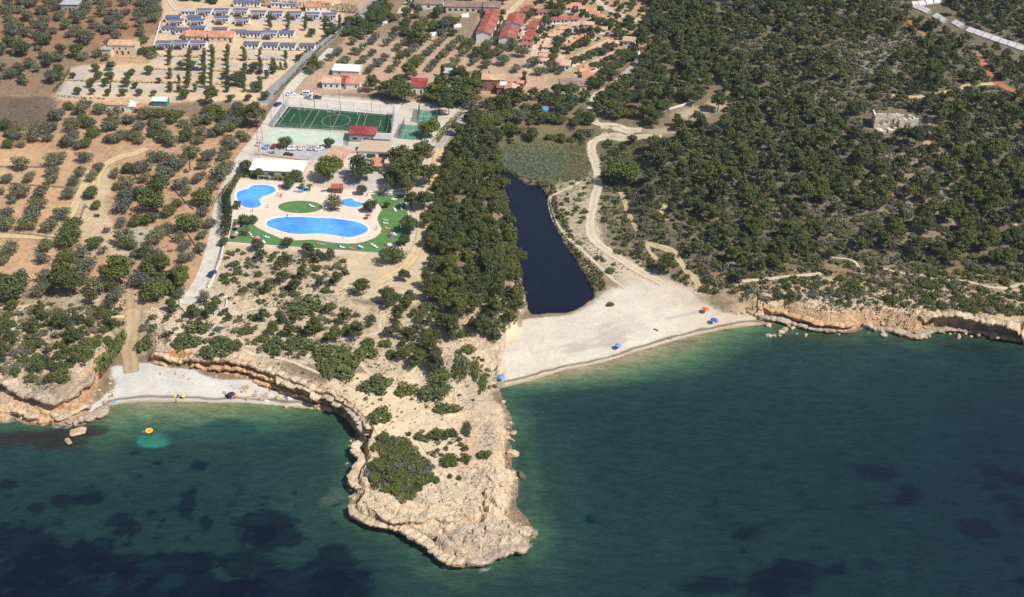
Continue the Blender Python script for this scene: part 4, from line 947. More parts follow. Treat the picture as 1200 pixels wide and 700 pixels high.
ln.add(ring, [(k, (k+1)%K, K+(k+1)%K, K+k) for k in range(K)][0:0]+[(k, K+k, K+(k+1)%K, (k+1)%K)[::-1] for k in range(K)])
ln.build('marking', LINE, pitch)
for q in pitch.children[1].data.polygons: pass
apron = W([(318,150),(410,157.5),(408,171),(308,167)])
tagset(flatpoly('apron', apron, zf+0.03, road_mat('asphaltpale') if False else plain('pale_green_court', A(204,214,194), 0.9, 0.15, 0.3)), 'pale green concrete apron between pitch and car park', kind='structure')
tagset(flatpoly('car_park', W([(306.5,168.5),(407,171.5),(386,186),(360,187.5),(301,180)]), zf+0.034, plain('car_park_asphalt', A(186,182,178), 0.95, 0.18, 0.4)), 'grey car park in front of the pale green apron', kind='structure')
tagset(flatpoly('concrete_bank', W([(341,112),(400,116),(470,122),(466,134),(461.6,134.7),(339,124.7),(334,121)]), zf+0.03, plain('pale_concrete', A(224,212,198), 0.95, 0.12, 0.3)), 'pale concrete strip behind the football pitch', kind='structure')

# fence with net panels at the right end and along the sides of the pitch
def netmat(name, col, op):
    if name in _mc: return _mc[name]
    m, n, l, b = newmat(name); b.inputs['Base Color'].default_value = col+(1,); b.inputs['Roughness'].default_value = 0.8; b.inputs['Alpha'].default_value = op
    _mc[name] = m; return m
def fence(name, label, pts, h, step_, net=None, post=METAL, pr=0.06):
    w_ = W(pts); c = w_[0]; t = thing(name, label, 'fence', (c[0], c[1], zf)); nb = MB(); k = 0
    for i in range(len(w_)-1):
        p, q = w_[i], w_[i+1]; L = np.hypot(*(q-p)); n_ = max(1, round(L/step_))
        for j in range(n_+(1 if i == len(w_)-2 else 0)):
            a = p+(q-p)*j/n_-c; m = MB(); m.cyl((a[0], a[1], 0), (a[0], a[1], h), pr, pr, 6); m.build('post', post, t)
        if net:
            a, b = p-c, q-c; d_ = (b-a)/L; n2 = np.array([-d_[1], d_[0]])*0.01
            nb.add([(*(a-n2), .1), (*(b-n2), .1), (*(b-n2), h), (*(a-n2), h)], [(0,1,2,3)])
        if L > 0:
            a, b = p-c, q-c; nb2 = MB(); nb2.cyl((a[0], a[1], h), (b[0], b[1], h), 0.035, n=5); nb2.build('top_rail', post, t)
    if net: nb.build('net', net, t)
    return t
NET_B = netmat('blue_net', A(150,168,190), 0.55); NET_G = netmat('green_net', A(30,80,70), 0.6); NET_C = netmat('clear_net', A(190,190,186), 0.12)
fence('ball_fence', 'tall bluish net fence closing the right end of the pitch', [(462.5,134.5),(459,156.5)], 5.0, 4, NET_B)
fence('ball_fence', 'wire fence behind the far long side of the pitch', [(338,124),(461.5,134)], 4.0, 6, NET_C)
fence('ball_fence', 'wire fence along the left end of the pitch', [(337,124.5),(319,149)], 3.2, 4, NET_B)
fence('ball_fence', 'wire fence along the near side of the pitch', [(319.5,149.7),(409,156.2)], 2.6, 6, NET_C)
fence('ball_fence', 'dark fence beside the clubhouse wall', [(409.5,157),(408,171)], 3.2, 4, NET_G, GREENF)
def goal(label, px, py, rz):
    x, y, z = map(float, G(px, py)); t = thing('football_goal', label, 'goal', (x, y, z+.07), rz)
    m = MB(); m.cyl((-1.5,0,0),(-1.5,0,2), .06); m.cyl((1.5,0,0),(1.5,0,2), .06); m.cyl((-1.5,0,2),(1.5,0,2), .06); m.build('frame', WHITER, t)
    m = MB(); m.cyl((-1.5,0,2),(-1.5,1.0,0), .03); m.cyl((1.5,0,2),(1.5,1.0,0), .03); m.cyl((-1.5,1,0),(1.5,1,0), .03); m.build('stay', WHITER, t)
    m = MB(); m.add([(-1.5,0,2),(1.5,0,2),(1.5,1,0),(-1.5,1,0)], [(0,1,2,3)]); m.build('net', netmat('goal_net', (.8,.8,.8), .35), t)
goal('small white goal on the far touchline, left', 353.5, 130.5, R(-8)); goal('small white goal on the far touchline near halfway', 388, 133.5, R(-8)); goal('small white goal on the far touchline, right', 423, 136.5, R(-8))
goal('white goal at the left end of the pitch', 329.5, 138, R(108)); goal('white goal at the right end of the pitch', 459, 146, R(-75))

# two padel courts
def court(label, pts, h):
    w_ = W(pts); c = w_.mean(0); t = thing('padel_court', label, 'court', (c[0], c[1], zf)); r_ = rel(w_, c)
    flatpoly('surface', r_, 0.07, plain('court_turf', A(96,150,122), 0.9, 0.25, 0.4), t)
    m = MB()
    for a, b in ((.02,.02),(.98,.02),(.98,.98),(.02,.98)): pass
    def Q(u, v): a, b, c_, d_ = [np.array(q) for q in r_]; return (a*(1-u)+b*u)*(1-v)+(d_*(1-u)+c_*u)*v
    def ls(u0, v0, u1, v1):
        p, q = Q(u0, v0), Q(u1, v1); d_ = (q-p)/np.hypot(*(q-p)); n_ = np.array([-d_[1], d_[0]])*.07
        m.add([(*(p-n_), .085), (*(q-n_), .085), (*(q+n_), .085), (*(p+n_), .085)], [(0,1,2,3)])
    for s_ in ((.15,.03,.15,.97),(.85,.03,.85,.97),(.15,.5,.85,.5),(.5,.2,.5,.8)): ls(*s_)
    m.build('marking', LINE, t)
    g = MB(); fr = MB()
    for i in range(4):
        a, b = np.array(r_[i]), np.array(r_[(i+1)%4]); L = np.hypot(*(b-a)); n_ = max(2, round(L/3))
        for j in range(n_): p = a+(b-a)*j/n_; fr.cyl((p[0],p[1],0),(p[0],p[1],h), .06, n=5)
        fr.cyl((a[0],a[1],h),(b[0],b[1],h), .05, n=5); fr.cyl((a[0],a[1],h*.5),(b[0],b[1],h*.5), .035, n=5)
        if i in (1, 3): g.add([(*a,.1),(*b,.1),(*b,h),(*a,h)], [(0,1,2,3)])
    fr.build('frame', GREENF, t); g.build('side_net', NET_G, t)
    p, q = Q(0,.5), Q(1,.5); n2 = MB(); n2.add([(*p,.1),(*q,.1),(*q,1.0),(*p,1.0)], [(0,1,2,3)]); n2.build('net', netmat('goal_net', (.8,.8,.8), .35), t)
court('upper green padel court inside tall dark fences', [(492,129.5),(515,131.5),(511,145.5),(489,144)], 4.0)
court('lower green padel court beside a round pine', [(474,146.5),(497,148.5),(494,164.5),(467,162.5)], 3.2)

# tall lamp posts round the pitch and the road
def floodlight(label, px, py, h):
    x, y, z = map(float, G(px, py)); t = thing('floodlight_mast', label, 'floodlight', (x, y, z), 0, 'floodlight masts of the sports ground')
    m = MB(); m.cyl((0,0,0),(0,0,h), .13, .07, 8); m.build('mast', METAL, t)
    m = MB(); m.box(-.6,.6,-.1,.1,h-.05,h+.1); m.build('crossbar', METAL, t)
    for s_ in (-.4, .4): m = MB(); m.box(s_-.22,s_+.22,-.32,-.101,h-.15,h+.25); m.build('lamp', GREYW, t)
for lab, px, py, h in [('thin floodlight mast at the roadside below the junction', 304, 184, 11), ('thin floodlight mast by the left pitch corner', 319.5, 148.5, 11), ('thin floodlight mast beside the dark blue car', 333, 123, 10),
        ('thin floodlight mast by the left end of the car park', 308, 166, 11), ('floodlight mast behind the left part of the pitch', 369, 126.5, 9), ('floodlight mast behind the halfway line', 399, 129, 9), ('floodlight mast behind the right part of the pitch', 436, 132, 9),
        ('floodlight mast at the near side, left of halfway', 353, 151, 9), ('floodlight mast at the near side by halfway', 388, 154, 9), ('floodlight mast at the upper left corner of the padel court', 492, 130.5, 6), ('floodlight mast at the upper right corner of the padel court', 516, 132.5, 6)]:
    floodlight(lab, px, py, h)

# ---------------------------------------------------------------- pool garden
ZD = 6.0
DECKM = plain('pool_deck', A(236,214,192), 0.9, 0.10, 0.35)
LAWN = plain('lawn_grass', A(100,138,82), 0.95, 0.25, 0.5, spec=0.1, bump=0.4)
tagset(flatpoly('pool_deck', W([(279,211),(345,213),(375,220),(474,226),(482,262),(480,285),(449,297),(267,285),(266,258)]), ZD+0.03, DECKM), 'pale pink pool deck', kind='structure')
LAWNP = [(273.6,257),(267.5,283.6),(332,288.4),(449,296.8),(480,284),(482,262),(475,242),(474,228.8),(434,228),(437,234),(445,241),(447.5,245.5),(444.5,250.5),(442,256.5),(444.5,263.5),(447.3,268),(445.5,274),(438.5,279.2),(429,283),(418.5,285.4),(407,285.7),(392,284.7),(380,283),(367,281),(350,281.8),(338,281.6),(328,279),(317,274.5),(307,270),(300,266),(296,262.5),(284,257)]
tagset(flatpoly('lawn', W(LAWNP), ZD+0.05, LAWN), 'green lawn bordering the pool deck', 'lawn', kind='structure')
el = [(351.9+26*math.cos(t_), 242.8+7.3*math.sin(t_)) for t_ in np.linspace(0, 2*math.pi, 40, endpoint=False)]
tagset(flatpoly('lawn', W(el), ZD+0.054, LAWN), 'oval green lawn above the long pool', 'lawn', kind='structure')
COPE = plain('pool_coping', A(246,240,232), 0.7, 0.06)
def poolwater():
    m, n, l, b = newmat('pool_water')
    v = noise(n, l, 0.5, 3, 0.6); c = mixc(n, l, ramp(n, l, noise(n, l, 0.09, 3, 0.5), 0.38, 0.62), A(104,184,240)+(1,), A(84,154,234)+(1,))
    l.new(mixc(n, l, 1.0, c, ramp(n, l, v, 0.3, 0.7, 0.86, 1.12), 'MULTIPLY'), b.inputs['Base Color']); b.inputs['Roughness'].default_value = 0.08; b.inputs['IOR'].default_value = 1.33  # caustic-like light dapple painted into the pool colour
    bp = n.new('ShaderNodeBump'); bp.inputs['Strength'].default_value = 0.2; bp.inputs['Distance'].default_value = 0.1; l.new(noise(n, l, 2.2, 3), bp.inputs['Height']); l.new(bp.outputs[0], b.inputs['Normal'])
    return m
POOLW = poolwater()
def pool(label, pts, rim=0.7):
    w_ = catmull(W(pts, ZD), 5, True); c = w_.mean(0); t = thing('swimming_pool', label, 'pool', (c[0], c[1], ZD)); n_ = len(w_)
    tg = np.roll(w_, -1, 0)-np.roll(w_, 1, 0); tg /= np.hypot(tg[:,0], tg[:,1])[:,None]; nm = np.stack([tg[:,1], -tg[:,0]], 1)
    a2 = np.sum(w_[:,0]*np.roll(w_[:,1], -1)-np.roll(w_[:,0], -1)*w_[:,1])
    if a2 < 0: nm = -nm
    o_ = w_+nm*rim-c; i_ = w_-c
    m = MB(); vs = [(*p, .12) for p in i_]+[(*p, .12) for p in o_]+[(*p, .0) for p in o_]+[(*p, .0) for p in i_]
    fs = []
    for k in range(n_):
        k2 = (k+1)%n_; fs += [(k, n_+k, n_+k2, k2), (n_+k, 2*n_+k, 2*n_+k2, n_+k2), (3*n_+k, k, k2, 3*n_+k2)]
    m.add(vs, fs); m.build('coping', COPE, t)
    flatpoly('water', list(i_), .065, POOLW, t)
Z3 = lambda L: [(250+a/8.54, 210+b/8.54) for a, b in L]
Z4 = lambda L: [(380+a/8.54, 220+b/8.54) for a, b in L]
pool('blue kidney shaped pool at the upper left of the deck', Z3([(230,165),(245,132),(300,108),(350,97),(385,68),(450,60),(530,62),(598,80),(625,110),(600,140),(540,165),(485,185),(464,215),(474,242),(478,266),(440,285),(390,292),(325,285),(280,262),(262,232),(240,205)]))
pool('largest long blue pool with swimmers', Z3([(528,450),(550,420),(620,395),(720,384),(870,380),(1000,388)])+Z4([(90,310),(200,325),(300,340),(370,360),(420,390),(437,420),(410,455),(350,480),(280,497),(200,495),(100,480)])+Z3([(1110,552),(1000,548),(900,553),(800,550),(700,530),(600,495),(545,472)]))
pool('small blue pool between two garden trees', Z4([(178,130),(230,110),(280,113),(312,140),(390,155),(395,180),(330,197),(230,190),(185,165)]), 0.35)
pool('tiny paddling pool below the long white roof', Z3([(815,75),(880,78),(930,92),(935,115),(900,128),(850,105)]), 0.3)

# ---------------------------------------------------------------- cliff caprock: slabs that overhang the wall
CAP, CAPG, CAPO = 'pale', 'grey', 'orange'      # bed colours: top, broken face
CAPC = {'pale': (A(232,207,174), A(222,160,104)), 'grey': (A(206,184,160), A(196,156,118)), 'orange': (A(226,184,140), A(216,158,104))}
def caprock(label, pts, over=1.3, back=2.2, th=1.5, mat=CAP, seed=0, zdrop=0.0, push=0.0, zp=None):
    """one bed of rock along the cliff line: jagged lip, undercut below"""
    w_ = catmull(W(pts, 6.0 if zp is None else zp), 5); seg = np.hypot(*np.diff(w_, axis=0).T); L = np.concatenate([[0], np.cumsum(seg)]); n_ = max(6, int(L[-1]/0.4))
    s = np.linspace(0, L[-1], n_); x = np.interp(s, L, w_[:,0]); y = np.interp(s, L, w_[:,1])
    tx, ty = np.gradient(x), np.gradient(y); tx = np.convolve(tx, np.ones(9)/9, 'same'); ty = np.convolve(ty, np.ones(9)/9, 'same'); q = np.hypot(tx, ty)+1e-9; nx_, ny_ = ty/q, -tx/q      # seaward for lines traced left to right
    # the bed breaks into blocks of 1.5 to 5 m, each with its own lip and height, a crack between
    rg = np.random.default_rng(100+seed); cut = np.cumsum(rg.uniform(1.2, 5.0, int(L[-1]/1.5)+4)); bi = np.searchsorted(cut, s); jag = rg.uniform(-1, 1, len(cut)+2)[bi]; lift = rg.uniform(-1, 1, len(cut)+2)[bi]; dcut = np.abs(s[:, None]-cut[None]).min(1); crack = sm((0.42-dcut)/0.3)
    ov = over*(1+0.5*fbm(s, s*0+seed, 9, 3, 1)+.45*jag)+0.25*fbm(s, s*0+seed, 1.4, 2, 2); tk = th*(1+0.45*fbm(s, s*0+9+seed, 6, 3, 2)+.25*jag[::-1]); ends = sm(s/4)*sm((L[-1]-s)/4); ov = (np.maximum(ov, .1)*(1-.55*crack))*ends+push
    zt = np.minimum(samp(x-nx_*back, y-ny_*back), 7.2)*0.5+np.minimum(samp(x-nx_*1.6, y-ny_*1.6), 7.2)*0.5-zdrop
    if zp is not None: zt = zp+0.3*fbm(s, s*0+seed, 10, 3, 2)
    zt = zt+0.28*lift-.35*crack+.15*fbm(s, s*0+seed, 3, 3, 2)
    prof = [(-back, -.45), (-back*.6, -.12), (-.7, .06), (0, .14), (.45, .10), (.75, .02), (.95, -.12), (1.0, -.35), (.93, -.6), (.96, -.85), (.8, -1.0), (.45, -1.05), (0, -1.15), (-1.2, -1.4)]
    V = []; C_ = []; ct, cs = CAPC[mat]
    for j, (a, b) in enumerate(prof):
        o_ = np.where(a > 0, a*ov, a); hf = fbm(x*1.0+j*5, y*1.0, 1.5, 3, 3)
        zz_ = zt+np.where(b < 0, b*tk, b)+0.22*hf; o_ = o_+0.30*fbm(s+j*11, s*0+j*2.7, 1.6, 3, 1)*(1 if a > .3 else .3)
        V.append(np.stack([x+nx_*o_, y+ny_*o_, zz_], 1)); f = (1.0 if b < -.3 and a > .2 else 0.0); f2 = np.clip(f*(.7+.6*fbm(s, s*0+j, 5, 3, 1)), 0, 1)[:, None]; tv = (1+.22*fbm(x+o_, y, 4, 3, 2)+.1*lift)[:, None]
        C_.append((np.array(ct)*(1-f2)+np.array(cs)*f2)*tv)
    V = np.stack(V, 1); I = np.arange(n_*len(prof)).reshape(n_, len(prof))
    F = np.stack([I[:-1,:-1], I[1:,:-1], I[1:,1:], I[:-1,1:]], -1).reshape(-1, 4)
    me = mesh_np('cliff_ledge', V.reshape(-1, 3), F, GM, False); ca = me.color_attributes.new('Col', 'FLOAT_COLOR', 'POINT'); c4 = np.ones((n_*len(prof), 4), np.float32); c4[:, :3] = np.clip(np.stack(C_, 1).reshape(-1, 3), .01, .9); ca.data.foreach_set('color', c4.ravel())
    at_ = me.attributes.new('rock', 'FLOAT', 'POINT'); at_.data.foreach_set('value', np.ones(n_*len(prof), np.float32)); at_ = me.attributes.new('litter', 'FLOAT', 'POINT'); at_.data.foreach_set('value', np.zeros(n_*len(prof), np.float32))
    tagset(link('cliff_ledge', me), label, kind='structure')
COVEL = [(176,412),(197,414),(220,415),(236,417),(260,420),(288,423),(304,430),(321,435),(345,445),(368,454),(388,461),(406,470),(418,481),(426,492),(429,503)]
caprock('overhanging pale caprock above the left shore shelf', [(-12,444),(0,445),(16,452),(38,460),(50,467),(62,470),(73,468),(85,460),(95,452),(105,441),(111,431)], 1.7, 2.6, 1.3, CAPG, 1)
caprock('pale caprock along the cliff above the cove beach', COVEL, 0.8, 2.2, 0.9, CAP, 5)
caprock('dark overhang at the east end of the cove', COVEL[7:], 1.9, 1.5, 1.0, CAP, 41, 0.9, 0.5)
caprock('orange middle bed of the cove cliff', COVEL[:11], 0.9, 1.2, 0.9, CAPO, 8, 1.9, 0.7)
caprock('orange lower bed of the cove cliff', COVEL[1:10], 1.0, 1.2, 1.0, CAPO, 11, 3.6, 1.4)
caprock('overhanging ledge above the dark hollow on the right coast', [(1080,371),(1092,367),(1110,367),(1150,374),(1187,381),(1215,388)], 2.0, 2.4, 1.2, CAP, 9)
caprock('grey lower rock shelf at the left shore', [(-12,480),(0,480),(12,481),(22,482),(36,485),(46,484),(54,480),(64,485),(70,488),(84,484),(96,479),(106,475)], 1.3, 2.2, 1.0, CAP, 3, zp=2.4)
caprock('flat grey rock slab at the waterline left of the cove', [(68,489),(80,492),(95,490),(110,485),(122,478),(130,472)], 2.2, 2.2, 1.0, CAPG, 6, zp=1.3)
caprock('rock ledge running across the tip of the promontory', [(436,598),(446,602),(452,606),(460,611),(478,609),(495,608),(504,601),(513,604),(524,608),(543,608)], .9, 2.4, .9, CAP, 12, zp=4.0)
caprock('undercut rim along the south west face of the promontory', [(407,592),(412,600),(420,606),(434,612),(452,616),(470,619),(480,627),(492,634),(508,645),(516,653),(530,659),(545,662)], .9, 2.6, .9, CAP, 15, zp=2.6)
caprock('low ledge along the front of the tip', [(548,662),(567,657),(581,650),(590,650),(600,643),(614,642),(620,632)], .9, 2.4, .8, CAPG, 18, zp=2.2)
caprock('block ledge at the western corner of the promontory', [(419,516),(413,522),(416,530),(421,537),(417,547),(411,558),(412,566),(417,574)], .8, 2.0, .9, CAP, 21, zp=3.0)
caprock('upper ledge of the right coast shelf', [(893,361),(906,364),(925,368),(945,374),(962,379),(985,381),(1004,380)], .9, 2.2, .7, CAPO, 24, zp=3.0)
caprock('grey lower ledge of the right coast shelf', [(890,372),(905,372),(925,376),(948,382),(972,386),(996,387)], 1.2, 2.0, .8, CAPG, 27, zp=1.5)
caprock('rock shelf in front of the right hollow', [(1012,381),(1030,383),(1052,386),(1074,394),(1090,388),(1112,385),(1150,387),(1176,393),(1205,397)], 1.3, 2.0, .9, CAPG, 30, zp=1.4)
# ---------------------------------------------------------------- plants
def leafcloud(lobes, n, size, rng, flat=0.0, inner=0.35, up=0.25):
    """leaf clumps spread through the volume of several lobes (x, y, z, rx, ry, rz): (n,4,3) corner array"""
    lobes = np.asarray(lobes, float); vol = lobes[:,3]*lobes[:,4]*lobes[:,5]; pk = rng.choice(len(lobes), n, p=vol**0.75/np.sum(vol**0.75))
    d = rng.normal(size=(n,3)); d /= np.linalg.norm(d, axis=1)[:,None]
    rr = inner+(1-inner)*rng.random(n)**0.5
    rr *= 1+0.16*np.sin(d[:,0]*5+pk)*np.cos(d[:,1]*4+2*pk)
    c = lobes[pk,:3]+d*lobes[pk,3:]*rr[:,None]
    nrm = d+rng.normal(size=(n,3))*0.55+np.array([0,0,up]); nrm /= np.linalg.norm(nrm, axis=1)[:,None]
    a = np.cross(nrm, rng.normal(size=(n,3))); a /= np.linalg.norm(a, axis=1)[:,None]; b = np.cross(nrm, a)
    s = (size*(0.6+0.8*rng.random(n)))[:,None]
    return np.stack([c+a*s, c+b*s*0.62, c-a*s*0.9, c-b*s*0.62], 1)
def cloud_mesh(name, q, mat):
    n = len(q); return mesh_np(name, q.reshape(-1,3), np.arange(4*n).reshape(n,4), mat)
def trunk_mesh(name, h, r, rng, limbs, mat, lean=0.3):
    m = MB(); p = Vector((0,0,-0.4)); k = 4; top = Vector((rng.normal()*lean, rng.normal()*lean, h)); pts = [p]
    for i in range(1, k+1): pts.append(p.lerp(top, i/k)+Vector((rng.normal()*.08*h*.3, rng.normal()*.08*h*.3, 0)))
    for i in range(k): m.cyl(pts[i], pts[i+1], r*(1-.14*i), r*(1-.14*(i+1)), 6)
    for L in limbs:
        t0 = pts[2].lerp(pts[4], rng.random()); e = Vector(L[:3]); mid = t0.lerp(e, .55)+Vector((0,0,-.15))
        m.cyl(t0, mid, r*.5, r*.34, 5); m.cyl(mid, e, r*.34, r*.12, 5)
    return m.mesh(name, mat)
BARK = plain('bark', A(120,100,82), 0.95, 0.25); BARKO = plain('olive_bark', A(128,120,106), 0.95, 0.25)
F_PINE = foliage('pine_needles', (0.066,0.084,0.030), (0.128,0.146,0.048)); F_PINEM = foliage('pine_needles_mass', (0.060,0.076,0.030), (0.116,0.132,0.050), True)
F_OLIVE = foliage('olive_leaves', (0.085,0.098,0.062), (0.185,0.200,0.135)); F_OLIVEM = foliage('olive_leaves_mass', (0.085,0.098,0.062), (0.185,0.200,0.135), True)
F_BROAD = foliage('broad_leaves', (0.054,0.080,0.032), (0.108,0.136,0.056)); F_BROADM = foliage('broad_leaves_mass', (0.040,0.068,0.020), (0.095,0.135,0.042), True)
F_SHRUB = foliage('shrub_leaves', (0.060,0.082,0.028), (0.150,0.175,0.060)); F_SHRUBM = foliage('shrub_leaves_mass', (0.058,0.075,0.030), (0.130,0.148,0.065), True)
F_GREY = foliage('grey_scrub_leaves', (0.120,0.115,0.085), (0.230,0.215,0.165)); F_GREYM = foliage('grey_scrub_mass', (0.100,0.100,0.072), (0.210,0.205,0.150), True)
F_DARK = foliage('hedge_leaves', (0.022,0.042,0.016), (0.055,0.088,0.032)); F_BRIGHT = foliage('bright_pine_needles', (0.075,0.105,0.018), (0.150,0.180,0.036))
F_PALM = foliage('palm_leaves', (0.05,0.08,0.03), (0.12,0.15,0.06)); F_DEAD = foliage('dry_twigs', (0.17,0.155,0.14), (0.30,0.28,0.26))
F_REED = foliage('reed_leaves', (0.120,0.140,0.075), (0.190,0.210,0.120), True)

def lobes_pine(rng, R_, H):
    if rng.random() < .4: return lobes_cone(rng, R_, H)
    L = [(rng.normal()*.2, rng.normal()*.2, H*.60, R_*.55, R_*.55, H*.26)]
    n = rng.integers(15, 21)
    for k in range(n):
        a = rng.random()*6.28; rr = R_*(.28+.52*rng.random()); r_ = R_*(.22+.17*rng.random()); 
        L.append((rr*math.cos(a), rr*math.sin(a), H*(.40+.42*rng.random()*(1.15-rr/R_)+.06), r_, r_, r_*.75))
    for k in range(3):
        a = rng.random()*6.28; L.append((R_*.3*math.cos(a), R_*.3*math.sin(a), H*(.78+.08*rng.random()), R_*.32, R_*.32, R_*.26))
    return L
def lobes_cone(rng, R_, H):
    L = [(0, 0, H*.5, R_*.42, R_*.42, H*.34)]
    for k in range(rng.integers(14, 20)):
        a = rng.random()*6.28; f = rng.random(); rr = R_*.72*(1-.75*f)*(.7+.4*rng.random()); r_ = R_*(.34-.14*f); L.append((rr*math.cos(a), rr*math.sin(a), H*(.32+.56*f), r_, r_, r_*.7))
    return L
def lobes_round(rng, R_, H, low=.5, n=6):
    L = [(0, 0, H*.58, R_*.7, R_*.7, H*.34)]
    for k in range(n):
        a = 2*math.pi*k/n+rng.normal()*.35; rr = R_*(.42+.25*rng.random()); r_ = R_*(.36+.2*rng.random())
        L.append((rr*math.cos(a), rr*math.sin(a), H*(low+.3*rng.random()), r_, r_, r_*.8))
    return L
def lobes_shrub(rng, R_, H, n=6):
    L = [(0, 0, H*.38, R_*.75, R_*.75, H*.5)]
    for k in range(n):
        a = 2*math.pi*k/n+rng.normal()*.4; rr = R_*(.4+.3*rng.random()); r_ = R_*(.3+.22*rng.random())
        L.append((rr*math.cos(a), rr*math.sin(a), H*(.3+.15*rng.random()), r_, r_, H*(.34+.16*rng.random())))
    return L
def lobes_slim(rng, R_, H):
    return [(rng.normal()*.15, rng.normal()*.15, H*(.3+.16*k), R_*(1-.14*abs(k-1.5))*(.8+.4*rng.random()), R_*(.8+.4*rng.random()), H*.14) for k in range(5)]
# kind: unit size (crown radius, height), variants, leaves, leaf size, trunk radius, materials
KINDS = {}
def kind(nm, R_, H, nv, nl, ls, tr, lf, mat, massmat, bark=BARK, mass_n=150, mass_ls=None, th=.55):
    vs = []
    for v_ in range(nv):
        rng = np.random.default_rng(hash(nm) % 1000+v_*13 if False else sum(map(ord, nm))+v_*13)
        lb = lf(rng, R_, H); q = leafcloud(lb, nl, ls, rng); cm = cloud_mesh(nm+'_crown', q, mat)
        tm = trunk_mesh(nm+'_trunk', H*th, tr, rng, [l_ for l_ in lb[1:6]], bark) if tr else None
        q2 = leafcloud(lb, mass_n, mass_ls or ls*1.7, rng, inner=.5)
        vs.append((cm, tm, q2))
    KINDS[nm] = dict(R=R_, H=H, vs=vs, mass=massmat)
kind('pine_tree', 3.6, 7.5, 14, 2300, .27, .22, lobes_pine, F_PINE, F_PINEM, mass_n=800, mass_ls=.37)
kind('bright_pine', 4.2, 8.0, 3, 2000, .34, .25, lambda r, R_, H: lobes_round(r, R_, H, .5, 9), F_BRIGHT, F_PINEM)
kind('olive_tree', 2.6, 4.0, 7, 950, .22, .22, lambda r, R_, H: lobes_round(r, R_, H, .42, 7), F_OLIVE, F_OLIVEM, BARKO, mass_n=200, mass_ls=.46, th=.4)
kind('garden_tree', 2.6, 5.0, 6, 1200, .25, .16, lambda r, R_, H: lobes_round(r, R_, H, .45, 6), F_BROAD, F_BROADM, mass_n=230, mass_ls=.5, th=.45)
kind('carob_tree', 3.2, 5.2, 5, 1600, .26, .24, lambda r, R_, H: lobes_round(r, R_, H, .38, 8), F_SHRUB, F_SHRUBM, mass_n=260, mass_ls=.55, th=.4)
kind('plot_tree', 1.1, 5.0, 5, 260, .30, .08, lobes_slim, F_BROAD, F_BROADM, th=.7)
kind('cypress', 0.9, 6.5, 3, 420, .26, .10, lobes_slim, F_DARK, F_BROADM, th=.6)
kind('shrub', 1.6, 1.5, 7, 750, .18, 0, lobes_shrub, F_SHRUB, F_SHRUBM, mass_n=90, mass_ls=.40)
kind('grey_shrub', 1.5, 1.1, 4, 600, .15, 0, lobes_shrub, F_GREY, F_GREYM, mass_n=64, mass_ls=.32)
kind('dry_tree', 2.2, 4.2, 2, 260, .22, .14, lambda r, R_, H: lobes_round(r, R_, H, .42, 6), F_DEAD, F_GREYM)

PLANTS = []      # dicts waiting to become trees, nearest first
def plant(kd, x, y, z, r, hs=None, label=None, cat=None, group=None, squash=(1, 1), force=False):
    K_ = KINDS[kd]; s = r/K_['R']; hz = s if hs is None else hs/K_['H']
    PLANTS.append(dict(k=kd, x=float(x), y=float(y), z=float(z), sx=s*squash[0], sy=s*squash[1], sz=hz, rz=random.uniform(0, 6.28) if squash == (1, 1) else 0.0, lab=label, cat=cat, grp=group, force=force))
def traced(kd, cx, cy, rpx, label=None, cat=None, group=None, hf=None, force=False, ry=None, ang=0.0):
    """a plant whose crown shows centred on this pixel with this pixel radius"""
    K_ = KINDS[kd]; x, y, z = map(float, G(cx, cy, 0)); r = (1.3 if 'shrub' in kd else 1.14)*rpx/float(pxscale(x, y, z)); h = K_['H']*r/K_['R'] if hf is None else hf
    h = min(h, {'shrub': 2.4, 'grey_shrub': 1.5}.get(kd, 12))
    x, y, z = map(float, G(cx, cy, h*.5)); sq = (1, 1)
    if ry: sq = (1, 1.0)
    plant(kd, x, y, z, r, h, label, cat, group, sq, force)
    if ry:
        dep = math.sin(math.atan2(CAM_H, y)); PLANTS[-1]['sy'] = PLANTS[-1]['sx']*max(.35, (ry/dep)/rpx); PLANTS[-1]['rz'] = ang
    return x, y
def free(x, y, pad=0.0, road_pad=0.8):
    for a, b, r in EXCL:
        if (x-a)**2+(y-b)**2 < (r+pad)**2: return False
    return True
_rs = [(p_, w_) for n_, s_, w_, p_ in roadw]
def roadfree(xs, ys, pad):
    ok = np.ones(len(xs), bool)
    for p_, w_ in _rs:
        bb = (xs > p_[:,0].min()-8) & (xs < p_[:,0].max()+8) & (ys > p_[:,1].min()-8) & (ys < p_[:,1].max()+8)
        if bb.any(): ok[bb] &= dline(xs[bb], ys[bb], p_) > w_/2+pad
    return ok
_ex = np.array(EXCL)
OCC = []         # placed plants (x, y, r) for spacing between kinds
